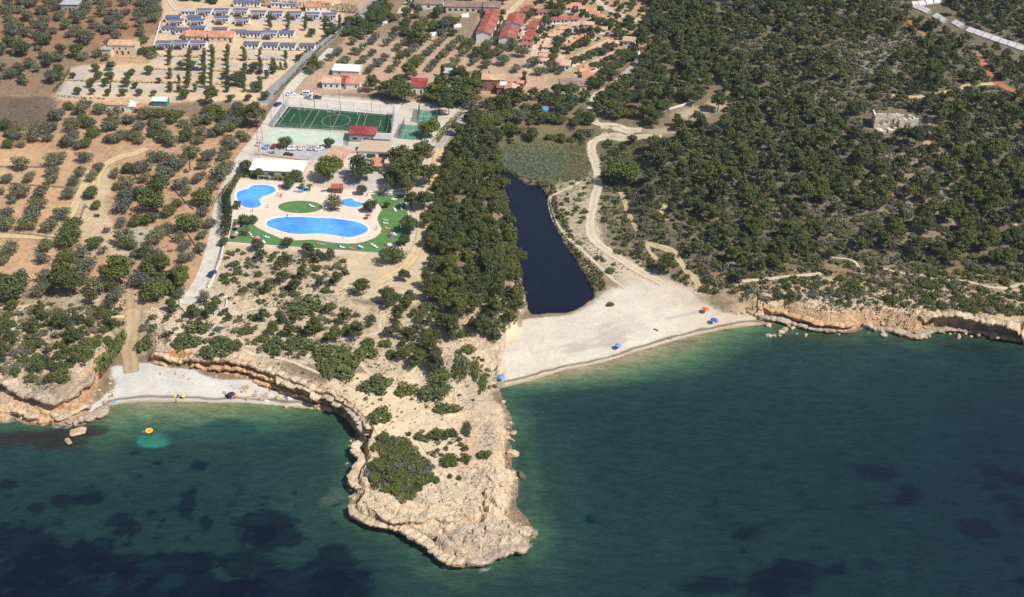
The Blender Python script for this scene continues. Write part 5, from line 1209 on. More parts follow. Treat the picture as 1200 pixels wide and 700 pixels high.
def scatter(poly, spacing, kinds, rr, label, cat, group, drop=0.0, pad=1.2, holes=(), jitter=.42, clump=None, zpx=6.0, near=True):
    """irregular planting inside a traced outline; spacing in metres"""
    w_ = GP(poly); mn, mx = w_.min(0), w_.max(0)
    mn = np.maximum(mn, [-345, 200]); mx = np.minimum(mx, [345, 705])
    ax = np.arange(mn[0], mx[0], spacing); ay = np.arange(mn[1], mx[1], spacing*.87)
    gx_, gy_ = np.meshgrid(ax, ay); gx_[1::2] += spacing/2
    gx_ = (gx_+(RNG.random(gx_.shape)-.5)*2*jitter*spacing).ravel(); gy_ = (gy_+(RNG.random(gy_.shape)-.5)*2*jitter*spacing).ravel()
    ok = inpoly(gx_, gy_, w_) & (RNG.random(len(gx_)) >= drop)
    if clump is not None: ok &= (fbm(gx_, gy_, clump[0], 3, 2) > clump[1])
    for h_ in holes: ok &= ~inpoly(gx_, gy_, GP(h_))
    gx_, gy_ = gx_[ok], gy_[ok]
    ok = roadfree(gx_, gy_, pad); gx_, gy_ = gx_[ok], gy_[ok]
    d2 = ((gx_[:,None]-_ex[None,:,0])**2+(gy_[:,None]-_ex[None,:,1])**2 < (_ex[None,:,2]+rr[0]*.4)**2).any(1)
    gx_, gy_ = gx_[~d2], gy_[~d2]
    if OCC and near:
        oc = np.array(OCC); 
        keep = np.ones(len(gx_), bool)
        for i in range(0, len(gx_), 400):
            dx = (gx_[i:i+400,None]-oc[None,:,0])**2+(gy_[i:i+400,None]-oc[None,:,1])**2
            keep[i:i+400] = ~(dx < ((oc[None,:,2]+rr[0])*.62)**2).any(1)
        gx_, gy_ = gx_[keep], gy_[keep]
    zz_ = samp(gx_, gy_)
    px, py = topx(gx_, gy_, zz_); vis = (px > -60) & (px < 1260) & (py > -50)
    for x, y, z in zip(gx_[vis], gy_[vis], zz_[vis]):
        kd = kinds[int(RNG.integers(len(kinds)))]; r = rr[0]+(rr[1]-rr[0])*RNG.random()**1.2
        if kd in ('shrub', 'grey_shrub'): r = min(r, 2.4)
        h_ = KINDS[kd]['H']*(r/KINDS[kd]['R'])*(.72+.5*RNG.random())
        plant(kd, x, y, z, r, min(h_, 1.9) if kd in ('shrub', 'grey_shrub') else h_, label, cat, group); OCC.append((x, y, r))
def tr_list(kd, L, off, sc, label, cat, group, hf=None):
    for q in L:
        x, y = traced(kd, off[0]+q[0]/sc, off[1]+q[1]/sc, q[2]/sc, label, cat, group, hf); OCC.append((x, y, q[2]/sc/3))
# ---- single trees that stand out
OL = 'trees of the dry orchard on the left'; OLL = 'grey green olive tree on bare orange orchard soil'
CA = 'carob and fruit trees of the orchard'; CAL = 'bright green bushy tree among the orchard olives'
tr_list('olive_tree', [(35,135,30),(140,130,32),(260,45,45),(395,35,35),(245,105,32),(245,140,30),(372,105,30),(345,150,30),(100,65,40),(90,195,45),(195,198,40),(320,205,35),(55,240,22),(10,195,20),(180,250,40),(155,300,48),(290,300,40),(130,350,40),(230,355,40),(30,345,45),(30,295,35),(435,125,30),(460,85,28),
 (540,110,27),(670,80,40),(590,150,40),(680,130,30),(545,175,20),(590,205,40),(580,260,45),(770,110,45),(790,60,45),(830,75,35),(900,10,40),(735,30,40),(850,160,35),(870,195,25),(950,75,25),(975,30,35),(940,125,27),(1030,110,45),(1060,80,40),(990,170,35),(950,290,32),(985,345,32),(950,400,27),(565,345,28),(500,380,17),
 (580,410,50),(745,390,40),(780,370,35),(725,420,40),(840,410,30),(865,450,30),(940,460,30),(875,505,35),(480,475,22),(385,480,35),(640,485,28),(680,475,22),(215,450,38),(195,510,35),(45,465,42),(20,515,30),(210,590,38),(95,590,35),(400,540,50),(660,610,50),(440,640,50),(380,600,45),(190,660,40),(1150,75,30),(1050,430,25),(960,690,30),(835,670,35),(545,680,45)],
 (0,175), 4, OLL, 'olive tree', OL)
tr_list('carob_tree', [(425,200,35),(450,260,25),(600,85,30),(660,200,40),(715,240,60),(740,160,50),(830,250,25),(790,285,35),(950,220,50),(880,340,55),(700,320,35),(645,330,35),(605,440,35),(445,435,35),(340,350,45),(320,410,55),(700,560,50),(60,640,70),(720,660,60),(310,500,45)], (0,175), 4, CAL, 'carob tree', CA)
for q, lab in [((295,590,60),'dark layered pine beside the left dirt track'),((318,630,62),'broad dark pine below the layered pine by the track'),((545,560,75),'widest dark round pine in the lower orchard'),((750,540,52),'tall yellow green pine between the lower orchard shrubs'),((838,600,62),'round dark pine just left of the concrete road end')]:
    x, y = traced('pine_tree', q[0]/4, 175+q[1]/4, q[2]/4, lab, 'pine tree', 'pines of the lower orchard', force=True); OCC.append((x, y, 4))
def one(kd, cx, cy, r, label, cat, group=None, hf=None):
    x, y = traced(kd, cx, cy, r, label, cat, group, hf, True); OCC.append((x, y, r/3.2)); return x, y
PG = 'pines round the pool garden'
one('bright_pine', 384, 198, 16, 'large round pine left of the pool house, above the red hut', 'pine tree', PG, 9.5)
one('pine_tree', 420, 197, 18, 'large round pine between the pool house and orange porch', 'pine tree', PG, 10)
for q, lab in [((470,186,17),'huge pine right of the restaurant, uppermost of the clump'),((494,180,15),'pine at the top right of the big clump, by the lane'),((463,203,13),'pine overhanging the orange porch from the right'),((483,203,16),'broad pine in the middle of the big clump'),((503,204,12),'pine at the right edge of the big clump'),
               ((478,219,10),'narrow pine hanging over the upper lawn edge'),((482,234,11),'dark pine shading the right side of the lawn'),((497,235,11),'dark pine beside the parked white car'),((500,256,9),'small pine right of the sandy track bend')]:
    one('pine_tree', *q, lab, 'pine tree', PG)
one('garden_tree', 480, 263, 10.5, 'rounded yellow green tree at the right side of the lawn', 'garden tree'); one('garden_tree', 474, 281, 7, 'small round tree at the lower right lawn corner', 'garden tree')
one('carob_tree', 459.5, 298, 13, 'dark dense tree below the lawn beside the sandy track', 'carob tree'); one('olive_tree', 391, 236.5, 11, 'wide leafy tree between oval lawn and small pool', 'garden tree', None, 6)
one('garden_tree', 434, 240.5, 8, 'leafy tree at the right end of the small pool', 'garden tree'); one('garden_tree', 424, 222, 6.5, 'small grey green tree above the deck, right of the red hut', 'garden tree'); one('olive_tree', 449.5, 221, 7.5, 'grey green tree at the top left of the lawn', 'garden tree')
one('garden_tree', 338.5, 214, 7, 'tree shading loungers beside the tiny paddling pool', 'garden tree'); one('garden_tree', 347, 205.5, 7, 'round tree at the right end of the long white roof', 'garden tree'); one('garden_tree', 288, 195, 8, 'tree at the left end of the long white roof, by the road', 'garden tree')
one('garden_tree', 303, 203, 6.5, 'tree in front of the long white roof, near its left end', 'garden tree'); one('garden_tree', 287, 258, 7.5, 'left of two touching trees on the left lawn', 'garden tree'); one('garden_tree', 297, 257, 5.5, 'right of two touching trees on the left lawn', 'garden tree')
one('olive_tree', 287, 270, 6.5, 'grey tree lower down on the left lawn', 'garden tree'); one('garden_tree', 302, 287, 7.5, 'tree at the lower edge of the left lawn', 'garden tree'); one('garden_tree', 336.5, 284, 7, 'pale green tree at the lower lawn edge below the long pool', 'garden tree'); one('garden_tree', 262, 283, 5.5, 'reddish green bush tree at the lawn corner by the road', 'garden tree')
one('garden_tree', 277.5, 240, 5, 'small tree beside the dark hedge and the kidney pool', 'garden tree'); one('carob_tree', 334, 166, 8, 'round tree shading cars at the left of the car park', 'garden tree'); one('garden_tree', 386, 167, 6.5, 'round tree at the right end of the car park', 'garden tree')
one('garden_tree', 453, 240, 4, 'thin young tree on the right lawn', 'garden tree')
one('bright_pine', 503, 150, 12, 'round pine between the lower padel court and the lane', 'pine tree', None, 8)
one('bright_pine', 527, 200, 0.1+17, 'placeholder', 'pine tree') if False else None
one('bright_pine', 250, 131, 10, 'bright round pine under the camp beside the pale lane', 'pine tree', None, 7); one('pine_tree', 247, 111, 10, 'dark flat topped pine at the lower end of the pale lane', 'pine tree'); one('pine_tree', 299, 134, 13, 'dark broad pine where camp and road meet', 'pine tree'); one('pine_tree', 367.5, 73, 9, 'dark round pine on the verge between the two roads', 'pine tree')
one('bright_pine', 732, 202, 19, 'wide bright stone pine beside the pale track', 'stone pine', None, 10)
one('pine_tree', 491, 40, 13, 'large dark pine at the head of the olive grove', 'pine tree')
one('pine_tree', 473.5, 322.5, 7.5, 'lone young pine on the sand below the track', 'pine tree', None, 5); one('pine_tree', 500, 329, 10, 'pine at the left edge of the pine strip beside the sand', 'pine tree')
SPN = 'dark pines behind the sports ground'
for q in [(458,105,15),(473,107,14),(466,95,10),(436,97,8),(511,108,13),(524,113,14),(540,110,14),(533,98,12),(552,100,14),(549,112,12),(517,97,9),(478,82,10),(560,92,8),(541,88,8),(525,123,8)]:
    x, y = traced('pine_tree', q[0], q[1], q[2]*1.1, 'dark tall pine in the belt behind the football pitch', 'pine tree', SPN, 9, True); OCC.append((x, y, 3))
for cx, cy, h_, lab in [(518.5,83,6,'cypress left of the light grey shed'),(532,85,6,'cypress in front of the light grey shed'),(614.5,93,7,'cypress right of the narrow garden house'),(434,95,6,'dark cypress right of the low white wing')]:
    one('cypress', cx, cy, 2.6, lab, 'cypress', None, h_)
# ---- rows of olives behind the sports ground
for k in range(9):
    t0 = (424+19*k, 46+.6*k); t1 = (366+23*k, 86-.4*k)
    for j in range(7):
        f = j/6+random.uniform(-.04, .04); cx, cy = t0[0]+(t1[0]-t0[0])*f, t0[1]+(t1[1]-t0[1])*f
        x, y, z = map(float, G(cx, cy)); 
        if free(x, y, 1) and random.random() < .92: plant('olive_tree', x, y, z, random.uniform(2.2, 3.3), random.uniform(3.4, 4.6), 'grey green olive tree in the grove rows behind the sports ground', 'olive tree', 'olive grove behind the sports ground'); OCC.append((x, y, 2.5))
for q in [(486,72,8),(470,64,6),(560,60,8),(548,50,8),(575,62,7),(586,56,7)]: one('carob_tree', q[0], q[1], q[2], 'green bushy tree among the grove rows', 'carob tree', 'bushy trees in the olive grove')
for q in [(570,52,7),(582,46,6),(600,52,8),(612,60,8),(625,72,8),(648,78,8),(633,83,7),(590,70,8),(570,74,7),(605,80,6),(585,60,6)]:
    x, y = traced('olive_tree', *q, 'grey olive tree on the bare pinkish ground below the village', 'olive tree', 'olives below the village'); OCC.append((x, y, 2))
# ---- gardens of the village
VG = 'garden trees between the bungalow streets'; VGL = 'dark green garden tree between curved rows of bungalows'
for a, b, n_, r in [((692,44),(667,59),5,3.0),((719,54),(669,73),9,3.0),((733,61),(695,78),8,3.0),((742,66),(705,84),8,3.0),((666,36),(648,60),5,2.6),((655,48),(646,72),5,2.8),((640,26),(628,46),4,2.8),((700,34),(676,36),4,2.6),((660,10),(648,16),3,2.6),((625,14),(612,26),4,2.6),((588,16),(580,40),4,2.4),((611,26),(605,44),4,2.4),((698,20),(716,30),4,2.6),((655,4),(640,8),3,2.4),((672,84),(700,70),0,2)]:
    for (cx, cy) in (lerp_list(a, b, n_) if n_ > 1 else []):
        x, y, z = map(float, G(cx+random.uniform(-1, 1), cy+random.uniform(-1, 1), 2)); plant('garden_tree', x, y, z, r*random.uniform(.72, 1.1), random.uniform(3.6, 5.0), VGL, 'garden tree', VG); OCC.append((x, y, 1.5))
scatter([(612,8),(700,-4),(760,20),(750,60),(690,95),(652,88),(640,78),(610,56),(606,30)], 4.3, ['garden_tree'], (1.1,2.1), 'small garden tree among the bungalows', 'garden tree', 'small trees among the bungalows', .2, .5)
scatter([(702,20),(735,30),(765,40),(745,72),(735,62),(745,50),(726,46),(712,38)], 5.2, ['garden_tree','pine_tree'], (1.8,3.0), 'dark tree between the last bungalows and the wood', 'garden tree', 'trees between bungalows and wood', .06)
scatter([(440,-12),(600,-12),(600,45),(575,48),(500,44),(445,46)], 7.0, ['garden_tree','garden_tree','olive_tree','carob_tree'], (2.2,3.6), 'leafy tree in the shaded gardens below the long halls', 'garden tree', 'garden trees below the long halls', .12)
scatter([(600,-12),(765,-12),(760,40),(740,30),(720,40),(690,34),(650,30),(640,10)], 7.5, ['garden_tree','carob_tree'], (2.0,3.4), 'leafy garden tree in the upper village', 'garden tree', 'garden trees of the upper village', .15)
# ---- camp trees
CT = 'slim trees in lines on the camp plots'
for cx in [188,199,210,221,230,239.6,248.6,257,266.5,276,286.5,296,305,313,321,329,336,350,366]:
    for cy in np.arange(56, 106, 5.2):
        xx = cx+random.uniform(-1.2, 1.2)+(cy-56)*-.02
        if random.random() < (.15 if cx in (199,221,266.5,286.5,305,321,336,350,366) else .1 if cx in (239.6, 248.6) else .86): continue
        if cx > 300 and cy > 58+(366-cx)*.75: continue
        x, y, z = map(float, G(xx, cy, 2.2))
        if free(x, y, .3): plant('plot_tree', x, y, z, random.uniform(.9, 1.5), random.uniform(3.0, 4.4), 'slim dark tree in a line between sandy camp plots', 'plot tree', CT)
for cx in [316,337.5,358,381,398]:
    for cy in (21, 26, 31): 
        x, y, z = map(float, G(cx+random.uniform(-1, 1), cy+random.uniform(-1, 1), 2.2)); plant('plot_tree', x, y, z, random.uniform(.8, 1.3), random.uniform(3.4, 5), 'slim tree among the upper camp plots', 'plot tree', 'slim trees on the upper camp plots')
for q in [(112,79,5),(115,88,5),(106,97,5.5),(130,77,5.5),(128,88,5.5),(123,97,4.5),(126,108,4.5),(147,97,5),(151,88,5),(155,84,4),(158,100,4),(163,108,4.5),(175,82,5.5),(186,94,3.5),(91,106,5),(108,107,4),(144,108,5),(180,109,4),(276,93,7.5),(300,101,7),(216,110,6.5),(297,78,6),(321,80,5),(237,92,5),(270,115,5),(291,114,4.5),(212,76,5),(224,76,6),(85,88,4),(311,112,5.5),(280,88,6),(262,89,4),(387,60-30,5),(384,38,5),(365,38,5),(409,24,6),(392,35,5)]:
    x, y = traced('garden_tree', *q, 'dark leafy tree on a sandy camp plot', 'camp tree', 'leafy trees on the camp plots', None); OCC.append((x, y, 1.5))
scatter([(208,2),(262,6),(262,-14),(205,-14)], 4.2, ['garden_tree'], (2.2,3.2), 'dark tree of the grove at the top of the camp', 'garden tree', 'dark grove at the top of the camp', 0)
scatter([(440,6),(424,20),(410,34),(405,42),(420,46),(440,40),(448,20),(470,0),(470,-14),(455,-14)], 4.6, ['garden_tree','carob_tree'], (2.2,3.4), 'dark roadside tree by the camp road', 'garden tree', 'roadside trees by the camp road', .05)
# ---- orchards left
scatter([(-60,-14),(190,-14),(188,30),(120,48),(0,44),(-60,44)], 7.6, ['olive_tree'], (2.6,4.2), 'olive tree on dark red orchard soil', 'olive tree', 'olives on the red orchard', .12)
scatter([(-60,44),(118,50),(108,70),(80,80),(66,108),(0,108),(-60,108)], 8.0, ['olive_tree','olive_tree','garden_tree'], (2.4,4.2), 'tree of the old terraces left of the camp', 'olive tree', 'trees of the terraces left of the camp', .12)
scatter([(118,50),(185,34),(180,72),(110,74)], 7.5, ['olive_tree','olive_tree','carob_tree'], (2.2,3.6), 'olive tree round the old farmhouse', 'olive tree', 'olives round the old farmhouse', .1)
scatter([(62,122),(120,128),(300,132),(294,160),(262,178),(200,176),(140,178),(66,176),(-60,176),(-60,152),(62,152)], 6.9, ['olive_tree','olive_tree','olive_tree','carob_tree'], (2.4,3.8), 'olive tree in the orchard below the camp', 'olive tree', 'olives in the orchard below the camp', .08)
scatter([(200,176),(262,178),(290,165),(272,205),(258,240),(250,262),(235,230),(215,200)], 7.0, ['olive_tree'], (2.2,3.4), 'olive tree in the strip beside the concrete road', 'olive tree', 'olives beside the concrete road', .1)
# ---- pines
PSL = 'pine in the dense strip along the lagoon bank'
scatter([(503,240),(525,185),(535,150),(552,138),(575,150),(583,190),(592,240),(602,290),(609,330),(613,358),(606,376),(597,390),(588,402),(574,410),(556,406),(540,385),(525,372),(510,345),(505,310),(500,270)], 4.5, ['pine_tree'], (2.0,4.0), PSL, 'pine tree', 'pine strip along the lagoon', .04, .3)
scatter([(440,372),(470,345),(520,350),(560,400),(528,402),(512,418),(520,440),(508,448),(490,430),(470,436),(450,402)], 4.1, ['pine_tree','pine_tree','shrub'], (1.7,3.3), 'low pine on the neck of the promontory', 'pine tree', 'low pines on the neck of the promontory', .06)
scatter([(0,355),(40,365),(140,360),(146,392),(118,408),(100,432),(70,452),(45,452),(10,436),(-40,430),(-40,360)], 3.7, ['pine_tree','shrub','pine_tree','shrub','grey_shrub'], (1.5,2.6), 'low wind bent pine in the thicket above the left shelf', 'pine tree', 'low pines above the left shelf', .05, .3)
scatter([(0,325),(60,330),(150,345),(150,362),(40,358),(0,358),(-40,340)], 5.5, ['carob_tree','pine_tree','olive_tree'], (2.2,3.6), 'tree in the belt at the lower edge of the orchard', 'garden tree', 'belt at the lower edge of the orchard', .1)
scatter([(165,300),(215,305),(222,335),(195,346),(160,352)], 5.5, ['carob_tree','olive_tree','pine_tree'], (2.2,3.8), 'tree between dirt road and concrete road end', 'garden tree', 'trees between the two road ends', .12)
for q, lab in [((225,364,9),'round pine left on the gravel turning loop'),((249,362,8),'round pine right on the gravel turning loop'),((267,371,5.5),'small pine right of the gravel turning loop'),((200,357,9),'leaning green pine left of the gravel loop')]: one('pine_tree', *q, lab, 'pine tree', 'pines at the gravel turning loop')
FOR = 'pines of the wood on the hill'
scatter([(600,120),(690,100),(740,70),(770,40),(800,60),(850,95),(885,120),(870,160),(800,158),(740,152),(690,152),(620,148),(560,140)], 6.6, ['pine_tree','pine_tree','garden_tree'], (2.8,4.2), 'pine shading the wooded camp plots below the village', 'pine tree', 'pines of the wooded camp', .1, .6,
        holes=[[(825,117),(863,112),(866,130),(830,130)], [(785,135),(815,124),(834,130),(826,142),(796,142)], [(850,148),(870,146),(868,158),(852,159)]])
RH = [[(1022,120),(1072,126),(1076,158),(1020,152)], [(824,117),(863,112),(866,130),(830,130)], [(785,135),(815,124),(834,130),(826,142),(796,142)]]
scatter([(745,70),(765,10),(720,-14),(830,-14),(850,60),(880,100),(880,125),(830,90)], 4.7, ['pine_tree'], (2.8,4.2), 'pine in the dense dark wood above the village', 'pine tree', FOR, .03)
scatter([(758,184),(800,162),(880,130),(900,118),(1010,125),(1060,122),(1140,112),(1260,125),(1260,300),(1200,312),(1100,312),(1040,300),(960,306),(890,322),(850,310),(838,290),(800,262),(768,238),(752,218)], 5.1, ['pine_tree'], (1.7,4.0), 'pine in the wood on the right hill', 'pine tree', FOR, .10, .5, clump=(22, -.5), holes=RH+[[(1050,190),(1100,200),(1130,280),(1060,280),(1030,230)]])
scatter([(1030,190),(1110,200),(1135,285),(1060,285),(1030,230)], 8.5, ['pine_tree'], (2.8,4.2), 'pine standing apart on the stony clearing of the right hill', 'pine tree', 'pines on the stony clearing', .1)
scatter([(850,60),(845,-14),(1260,-14),(1260,125),(1140,110),(1060,120),(1010,124),(900,118),(885,110)], 5.7, ['pine_tree'], (1.6,3.8), 'pine in the open upper wood on the right', 'pine tree', FOR, .12, .6, clump=(30, -.5), holes=RH)
scatter([(735,210),(770,240),(800,265),(838,292),(850,318),(830,335),(810,300),(780,270),(750,240)], 6.5, ['pine_tree','shrub'], (1.8,3.2), 'pine at the foot of the right hill beside the sandy clearings', 'pine tree', 'pines at the foot of the hill', .15)
scatter([(560,145),(620,152),(690,158),(760,166),(735,180),(705,172),(660,168),(600,166),(572,170)], 5.2, ['garden_tree','carob_tree','shrub'], (1.6,3.2), 'bushy tree at the head of the marsh', 'garden tree', 'bushy trees at the head of the marsh', .08)
scatter([(600,112),(640,112),(690,120),(690,150),(620,150),(560,140),(548,128)], 5.4, ['garden_tree','pine_tree','olive_tree'], (2.0,3.4), 'tree by the pale lane below the pink villa', 'garden tree', 'trees by the lane below the pink villa', .15)
for q, lab in [((783,308,11),'dark spreading pine beside the sandy clearing near the beach'),((869,322,9),'low spreading pine on the sandy path above the beach')]: one('pine_tree', *q, lab, 'pine tree')
scatter([(545,140),(600,136),(700,146),(700,160),(680,165),(600,163),(575,172),(566,160)], 3.1, ['garden_tree','carob_tree','olive_tree'], (2.0,3.4), 'bushy tree between marsh and pale lane', 'garden tree', 'bushy trees between marsh and lane', .05)
# ---- shrubs that can be told apart on the promontory and the scrub slope
SH = 'shrubs of the promontory'
for cx, cy, rx, ry, lab in [(399,426,20,17,'largest round green bush beside the promontory footpath'),(440,451,17,10,'smooth domed bush right of the largest round bush'),(476,456,11,8,'dome shaped bush alone on the pale sand neck'),(508,458,15,10,'dense dark green bush above the sand slope'),(515,440,12,9,'bush joined to the upper side of the dark green bush'),
    (446,486,11,9,'grey green round bush above the dark cove wall'),(524,478,15,5.5,'long low bush slanting across the bare sand'),(491,511,5,4,'small round bush beside the promontory path'),(547,503,5,8,'upright narrow bush on the orange slope'),(510,509,9,5,'bright green cushion bush on the promontory'),(527,507,8,4,'flat bush touching the bright green cushion'),
    (540,430,9,18,'long bush running down the right flank'),(556,434,6,12,'narrow bush between two rills on the right flank'),(566,448,5,10,'outermost bush on the right flank above the beach'),(548,408,8,5,'bush at the top of the right flank'),(527,536,9,4,'bright flat bush left of the tip path fork'),(527,542,8,3.5,'small flat bush low on the promontory'),
    (527,558,3,2.5,'little round bush at the sandy saddle, left one'),(538,560,3,2.5,'little round bush at the sandy saddle, right one'),(512,562,3,4,'little bush beside the path end'),(567,532,7,4,'bright bush near the right rim of the promontory'),(546,537,6,3.5,'dark flat bush near the right rim'),(441,523,5,5,'bright round bush wedged in the western cleft'),(90,460,4.5,3.5,'single dark bush on the orange ledge at left'),
    (715,356,4,2,'tiny green bush alone on the beach bar')]:
    x, y = traced('shrub', cx, cy, rx, lab, 'shrub', SH, None, True, ry); OCC.append((x, y, rx/4))
for cx, cy, rx, ry, lab in [(219,400,16,9,'broad dark bush at the cliff edge above the cove'),(256,408,16,10,'rounded dark green bush right of the short pale path'),(276,404,7,5,'bright bush right of the rounded dark bush'),(232,384,11,6,'wide flat bush above the forked paths'),(350,402,16,8,'long dark bush on the scrub slope'),(322,404,11,8,'grey bush left of the long dark bush'),(356,357,18,10,'large bush on the slope below the lawn'),
    (378,410,9,7,'bush left of the largest round bush'),(430,411,11,9,'leaning bush on the promontory neck'),(140,397,6,16,'tall dark hedge-like bush left of the dirt road'),(123,415,10,20,'dark bush filling the slope left of the beach road'),(170,402,8,9,'bush right of the dirt road above the cliff')]:
    x, y = traced('shrub', cx, cy, rx, lab, 'shrub', 'bushes of the scrub slope', None, True, ry); OCC.append((x, y, rx/4))
tr_list('pine_tree', [(35,75,30),(75,145,30),(125,90,25),(180,95,28),(150,140,40),(270,130,48),(370,170,38),(480,145,42),(545,100,22),(420,85,35),(335,45,28)], (300,350), 4, 'small rounded pine on the scrub slope above the cove', 'pine tree', 'small pines on the scrub slope')
tr_list('pine_tree', [(150,520,28),(120,600,30),(215,575,35),(255,470,30),(300,500,30),(350,490,30),(500,640,40),(610,680,40),(300,625,25),(180,640,30),(60,640,35),(30,500,30),(110,540,25),(380,600,30),(240,460,25)], (300,175), 4, 'small pine on the rough scrub below the lawn', 'pine tree', 'small pines below the lawn')
SZ = 'scrub bushes on the slope'
def scrub(poly, sp, drop, lab, grp, kinds=('shrub','grey_shrub','shrub'), rr=(.7,2.0), clump=None, holes=()): scatter(poly, sp, list(kinds), rr, lab, 'shrub', grp, drop, .25, holes, clump=clump)
scrub([(437,515),(452,510),(470,515),(500,535),(512,560),(498,566),(487,575),(476,588),(466,586),(455,575),(432,566),(432,548),(450,540)], 1.7, .02, 'dense low bush of the green patch on the promontory', 'bushes of the green patch', ('shrub','shrub','grey_shrub'), (1.3,2.3))
scrub([(498,505),(540,505),(560,545),(530,548),(510,540)], 2.4, .35, 'low bush on the promontory saddle', 'bushes of the saddle', rr=(.5,1.3))
scrub([(440,508),(500,500),(520,520),(515,545),(500,530),(470,515)], 2.4, .25, 'low bush above the green patch on the promontory', 'bushes above the green patch', rr=(.6,1.5))
scrub([(545,405),(575,412),(580,455),(565,460),(545,440)], 3.0, .3, 'low bush on the right flank of the promontory', 'bushes of the right flank', rr=(.6,1.4))
scrub([(262,294),(345,297),(408,304),(400,345),(345,352),(262,340)], 3.0, .2, 'low bush on the rough ground below the lawn', 'bushes below the lawn')
scrub([(165,372),(215,372),(262,345),(300,345),(430,362),(440,400),(400,440),(290,412),(240,412),(175,408)], 3.2, .2, 'low bush on the scrub slope above the cove', SZ)
scrub([(0,355),(140,360),(146,392),(100,432),(60,455),(-40,430),(-40,360)], 2.9, .15, 'low bush in the thicket above the left shelf', 'bushes of the left thicket')
scrub([(290,420),(400,452),(440,490),(520,480),(560,470),(590,440),(560,410),(500,450),(440,440),(380,440)], 3.8, .35, 'small bush on bare pale ground of the promontory neck', 'small bushes of the neck', rr=(.4,1.0))
scrub([(820,300),(900,300),(960,296),(1100,300),(1260,290),(1260,372),(1150,368),(1080,362),(1040,368),(980,366),(930,352),(870,352)], 2.2, .05, 'low bush on the coastal strip above the right ledge', 'bushes of the right coast', clump=(14, -.45))
scrub([(700,180),(735,175),(760,225),(800,265),(838,300),(860,340),(820,345),(780,320),(720,300),(704,250)], 2.5, .1, 'low bush beside the pale track', 'bushes beside the pale track')
scrub([(640,222),(690,205),(690,280),(720,310),(730,334),(700,320),(660,280)], 3.6, .45, 'low bush between lagoon and pale track', 'bushes between lagoon and track')
scrub([(570,150),(690,160),(760,170),(735,185),(700,180),(660,172),(600,172)], 4.5, .4, 'low bush round the marsh', 'bushes round the marsh')
scrub([(760,178),(860,140),(1260,115),(1260,300),(1100,312),(960,306),(890,318),(838,290),(768,238)], 2.5, .06, 'low undergrowth bush on the right hill', 'undergrowth of the right hill', ('grey_shrub','shrub','grey_shrub'), (1.0,2.2))
scrub([(850,60),(845,-14),(1260,-14),(1260,130),(1000,138),(900,148),(850,150)], 2.6, .06, 'low undergrowth bush in the upper wood', 'undergrowth of the upper wood', ('grey_shrub','shrub','grey_shrub'), (1.0,2.3))
scrub([(95,200),(260,180),(250,270),(220,340),(160,330),(100,320)], 6.5, .5, 'small bush on the dry orchard floor', 'bushes on the orchard floor', rr=(.5,1.3))
scrub([(-40,120),(66,120),(66,176),(-40,176)], 5, .4, 'dry bush on the fallow terraces', 'bushes on the fallow terraces', ('grey_shrub',), (.6,1.4))
one('dry_tree', 1040, 186, 9, 'bare grey dead tree on the right hill', 'dead tree')
scatter([(780,200),(900,130),(1200,150),(1200,290),(900,300)], 26, ['dry_tree'], (1.6,2.4), 'greyish dry tree among the pines', 'dry tree', 'dry trees among the pines', .2, near=False)

# ---- now build them: the largest showing ones as trees of their own, the rest of a kind as one mass
BIG = {'pine_tree': 290, 'olive_tree': 285, 'shrub': 285, 'garden_tree': 280, 'carob_tree': 280, 'grey_shrub': 200, 'plot_tree': 280, 'bright_pine': 90, 'cypress': 90, 'dry_tree': 90}
NAMES = {'bright_pine': 'pine_tree'}
ELL = {'pine_tree': ('pine_wood', 'pine wood covering the right hill'), 'olive_tree': ('olive_orchard', 'more olive trees of the orchards'), 'shrub': ('scrub', 'low green scrub between the pines and paths'), 'garden_tree': ('garden_greenery', 'small garden trees of the village'), 'carob_tree': ('bushy_wood', 'bushy trees between the pines'), 'grey_shrub': ('dry_undergrowth', 'grey dry undergrowth between the pines')}
for kd in KINDS:
    L = [p for p in PLANTS if p['k'] == kd]
    if not L: continue
    for p in L:
        px, py = topx(p['x'], p['y'], p['z']); s = float(pxscale(p['x'], p['y'], p['z'])); p['pr'] = (1e6 if p['force'] else 0)+s*p['sx']*KINDS[kd]['R'] if (-12 < px < 1212 and -10 < py < 712) else -1
    L.sort(key=lambda p: -p['pr']); vs = KINDS[kd]['vs']; nm = NAMES.get(kd, kd)
    ind, rest = L[:BIG[kd]], L[BIG[kd]:]
    for p in ind:
        cm, tm, _ = vs[random.randrange(len(vs))]
        if tm is None:
            o = link(nm, cm); o.location = (p['x'], p['y'], p['z']); o.rotation_euler = (0, 0, p['rz']); o.scale = (p['sx'], p['sy'], p['sz']); tagset(o, p['lab'], p['cat'], p['grp'])
        else:
            o = thing(nm, p['lab'], p['cat'], (p['x'], p['y'], p['z']), p['rz'], p['grp'], (p['sx'], p['sy'], p['sz'])); link('trunk', tm, o); link('crown', cm, o)
    if rest and kd in ELL:
        Q = []; T = []
        for p in rest:
            q = vs[random.randrange(len(vs))][2]; c_, s_ = math.cos(p['rz']), math.sin(p['rz'])
            a = q*np.array([p['sx'], p['sy'], p['sz']]); b = np.stack([a[...,0]*c_-a[...,1]*s_+p['x'], a[...,0]*s_+a[...,1]*c_+p['y'], a[...,2]+p['z']], -1)
            Q.append(b); T.append(np.full(len(q)*4, RNG.random(), np.float32))
        Q = np.concatenate(Q); me = cloud_mesh(ELL[kd][0], Q, KINDS[kd]['mass']); at_ = me.attributes.new('tint', 'FLOAT', 'POINT'); at_.data.foreach_set('value', np.concatenate(T))
        tagset(link(ELL[kd][0], me), ELL[kd][1], None, None, 'stuff')
    print('PLANTS', kd, len(ind), len(rest))

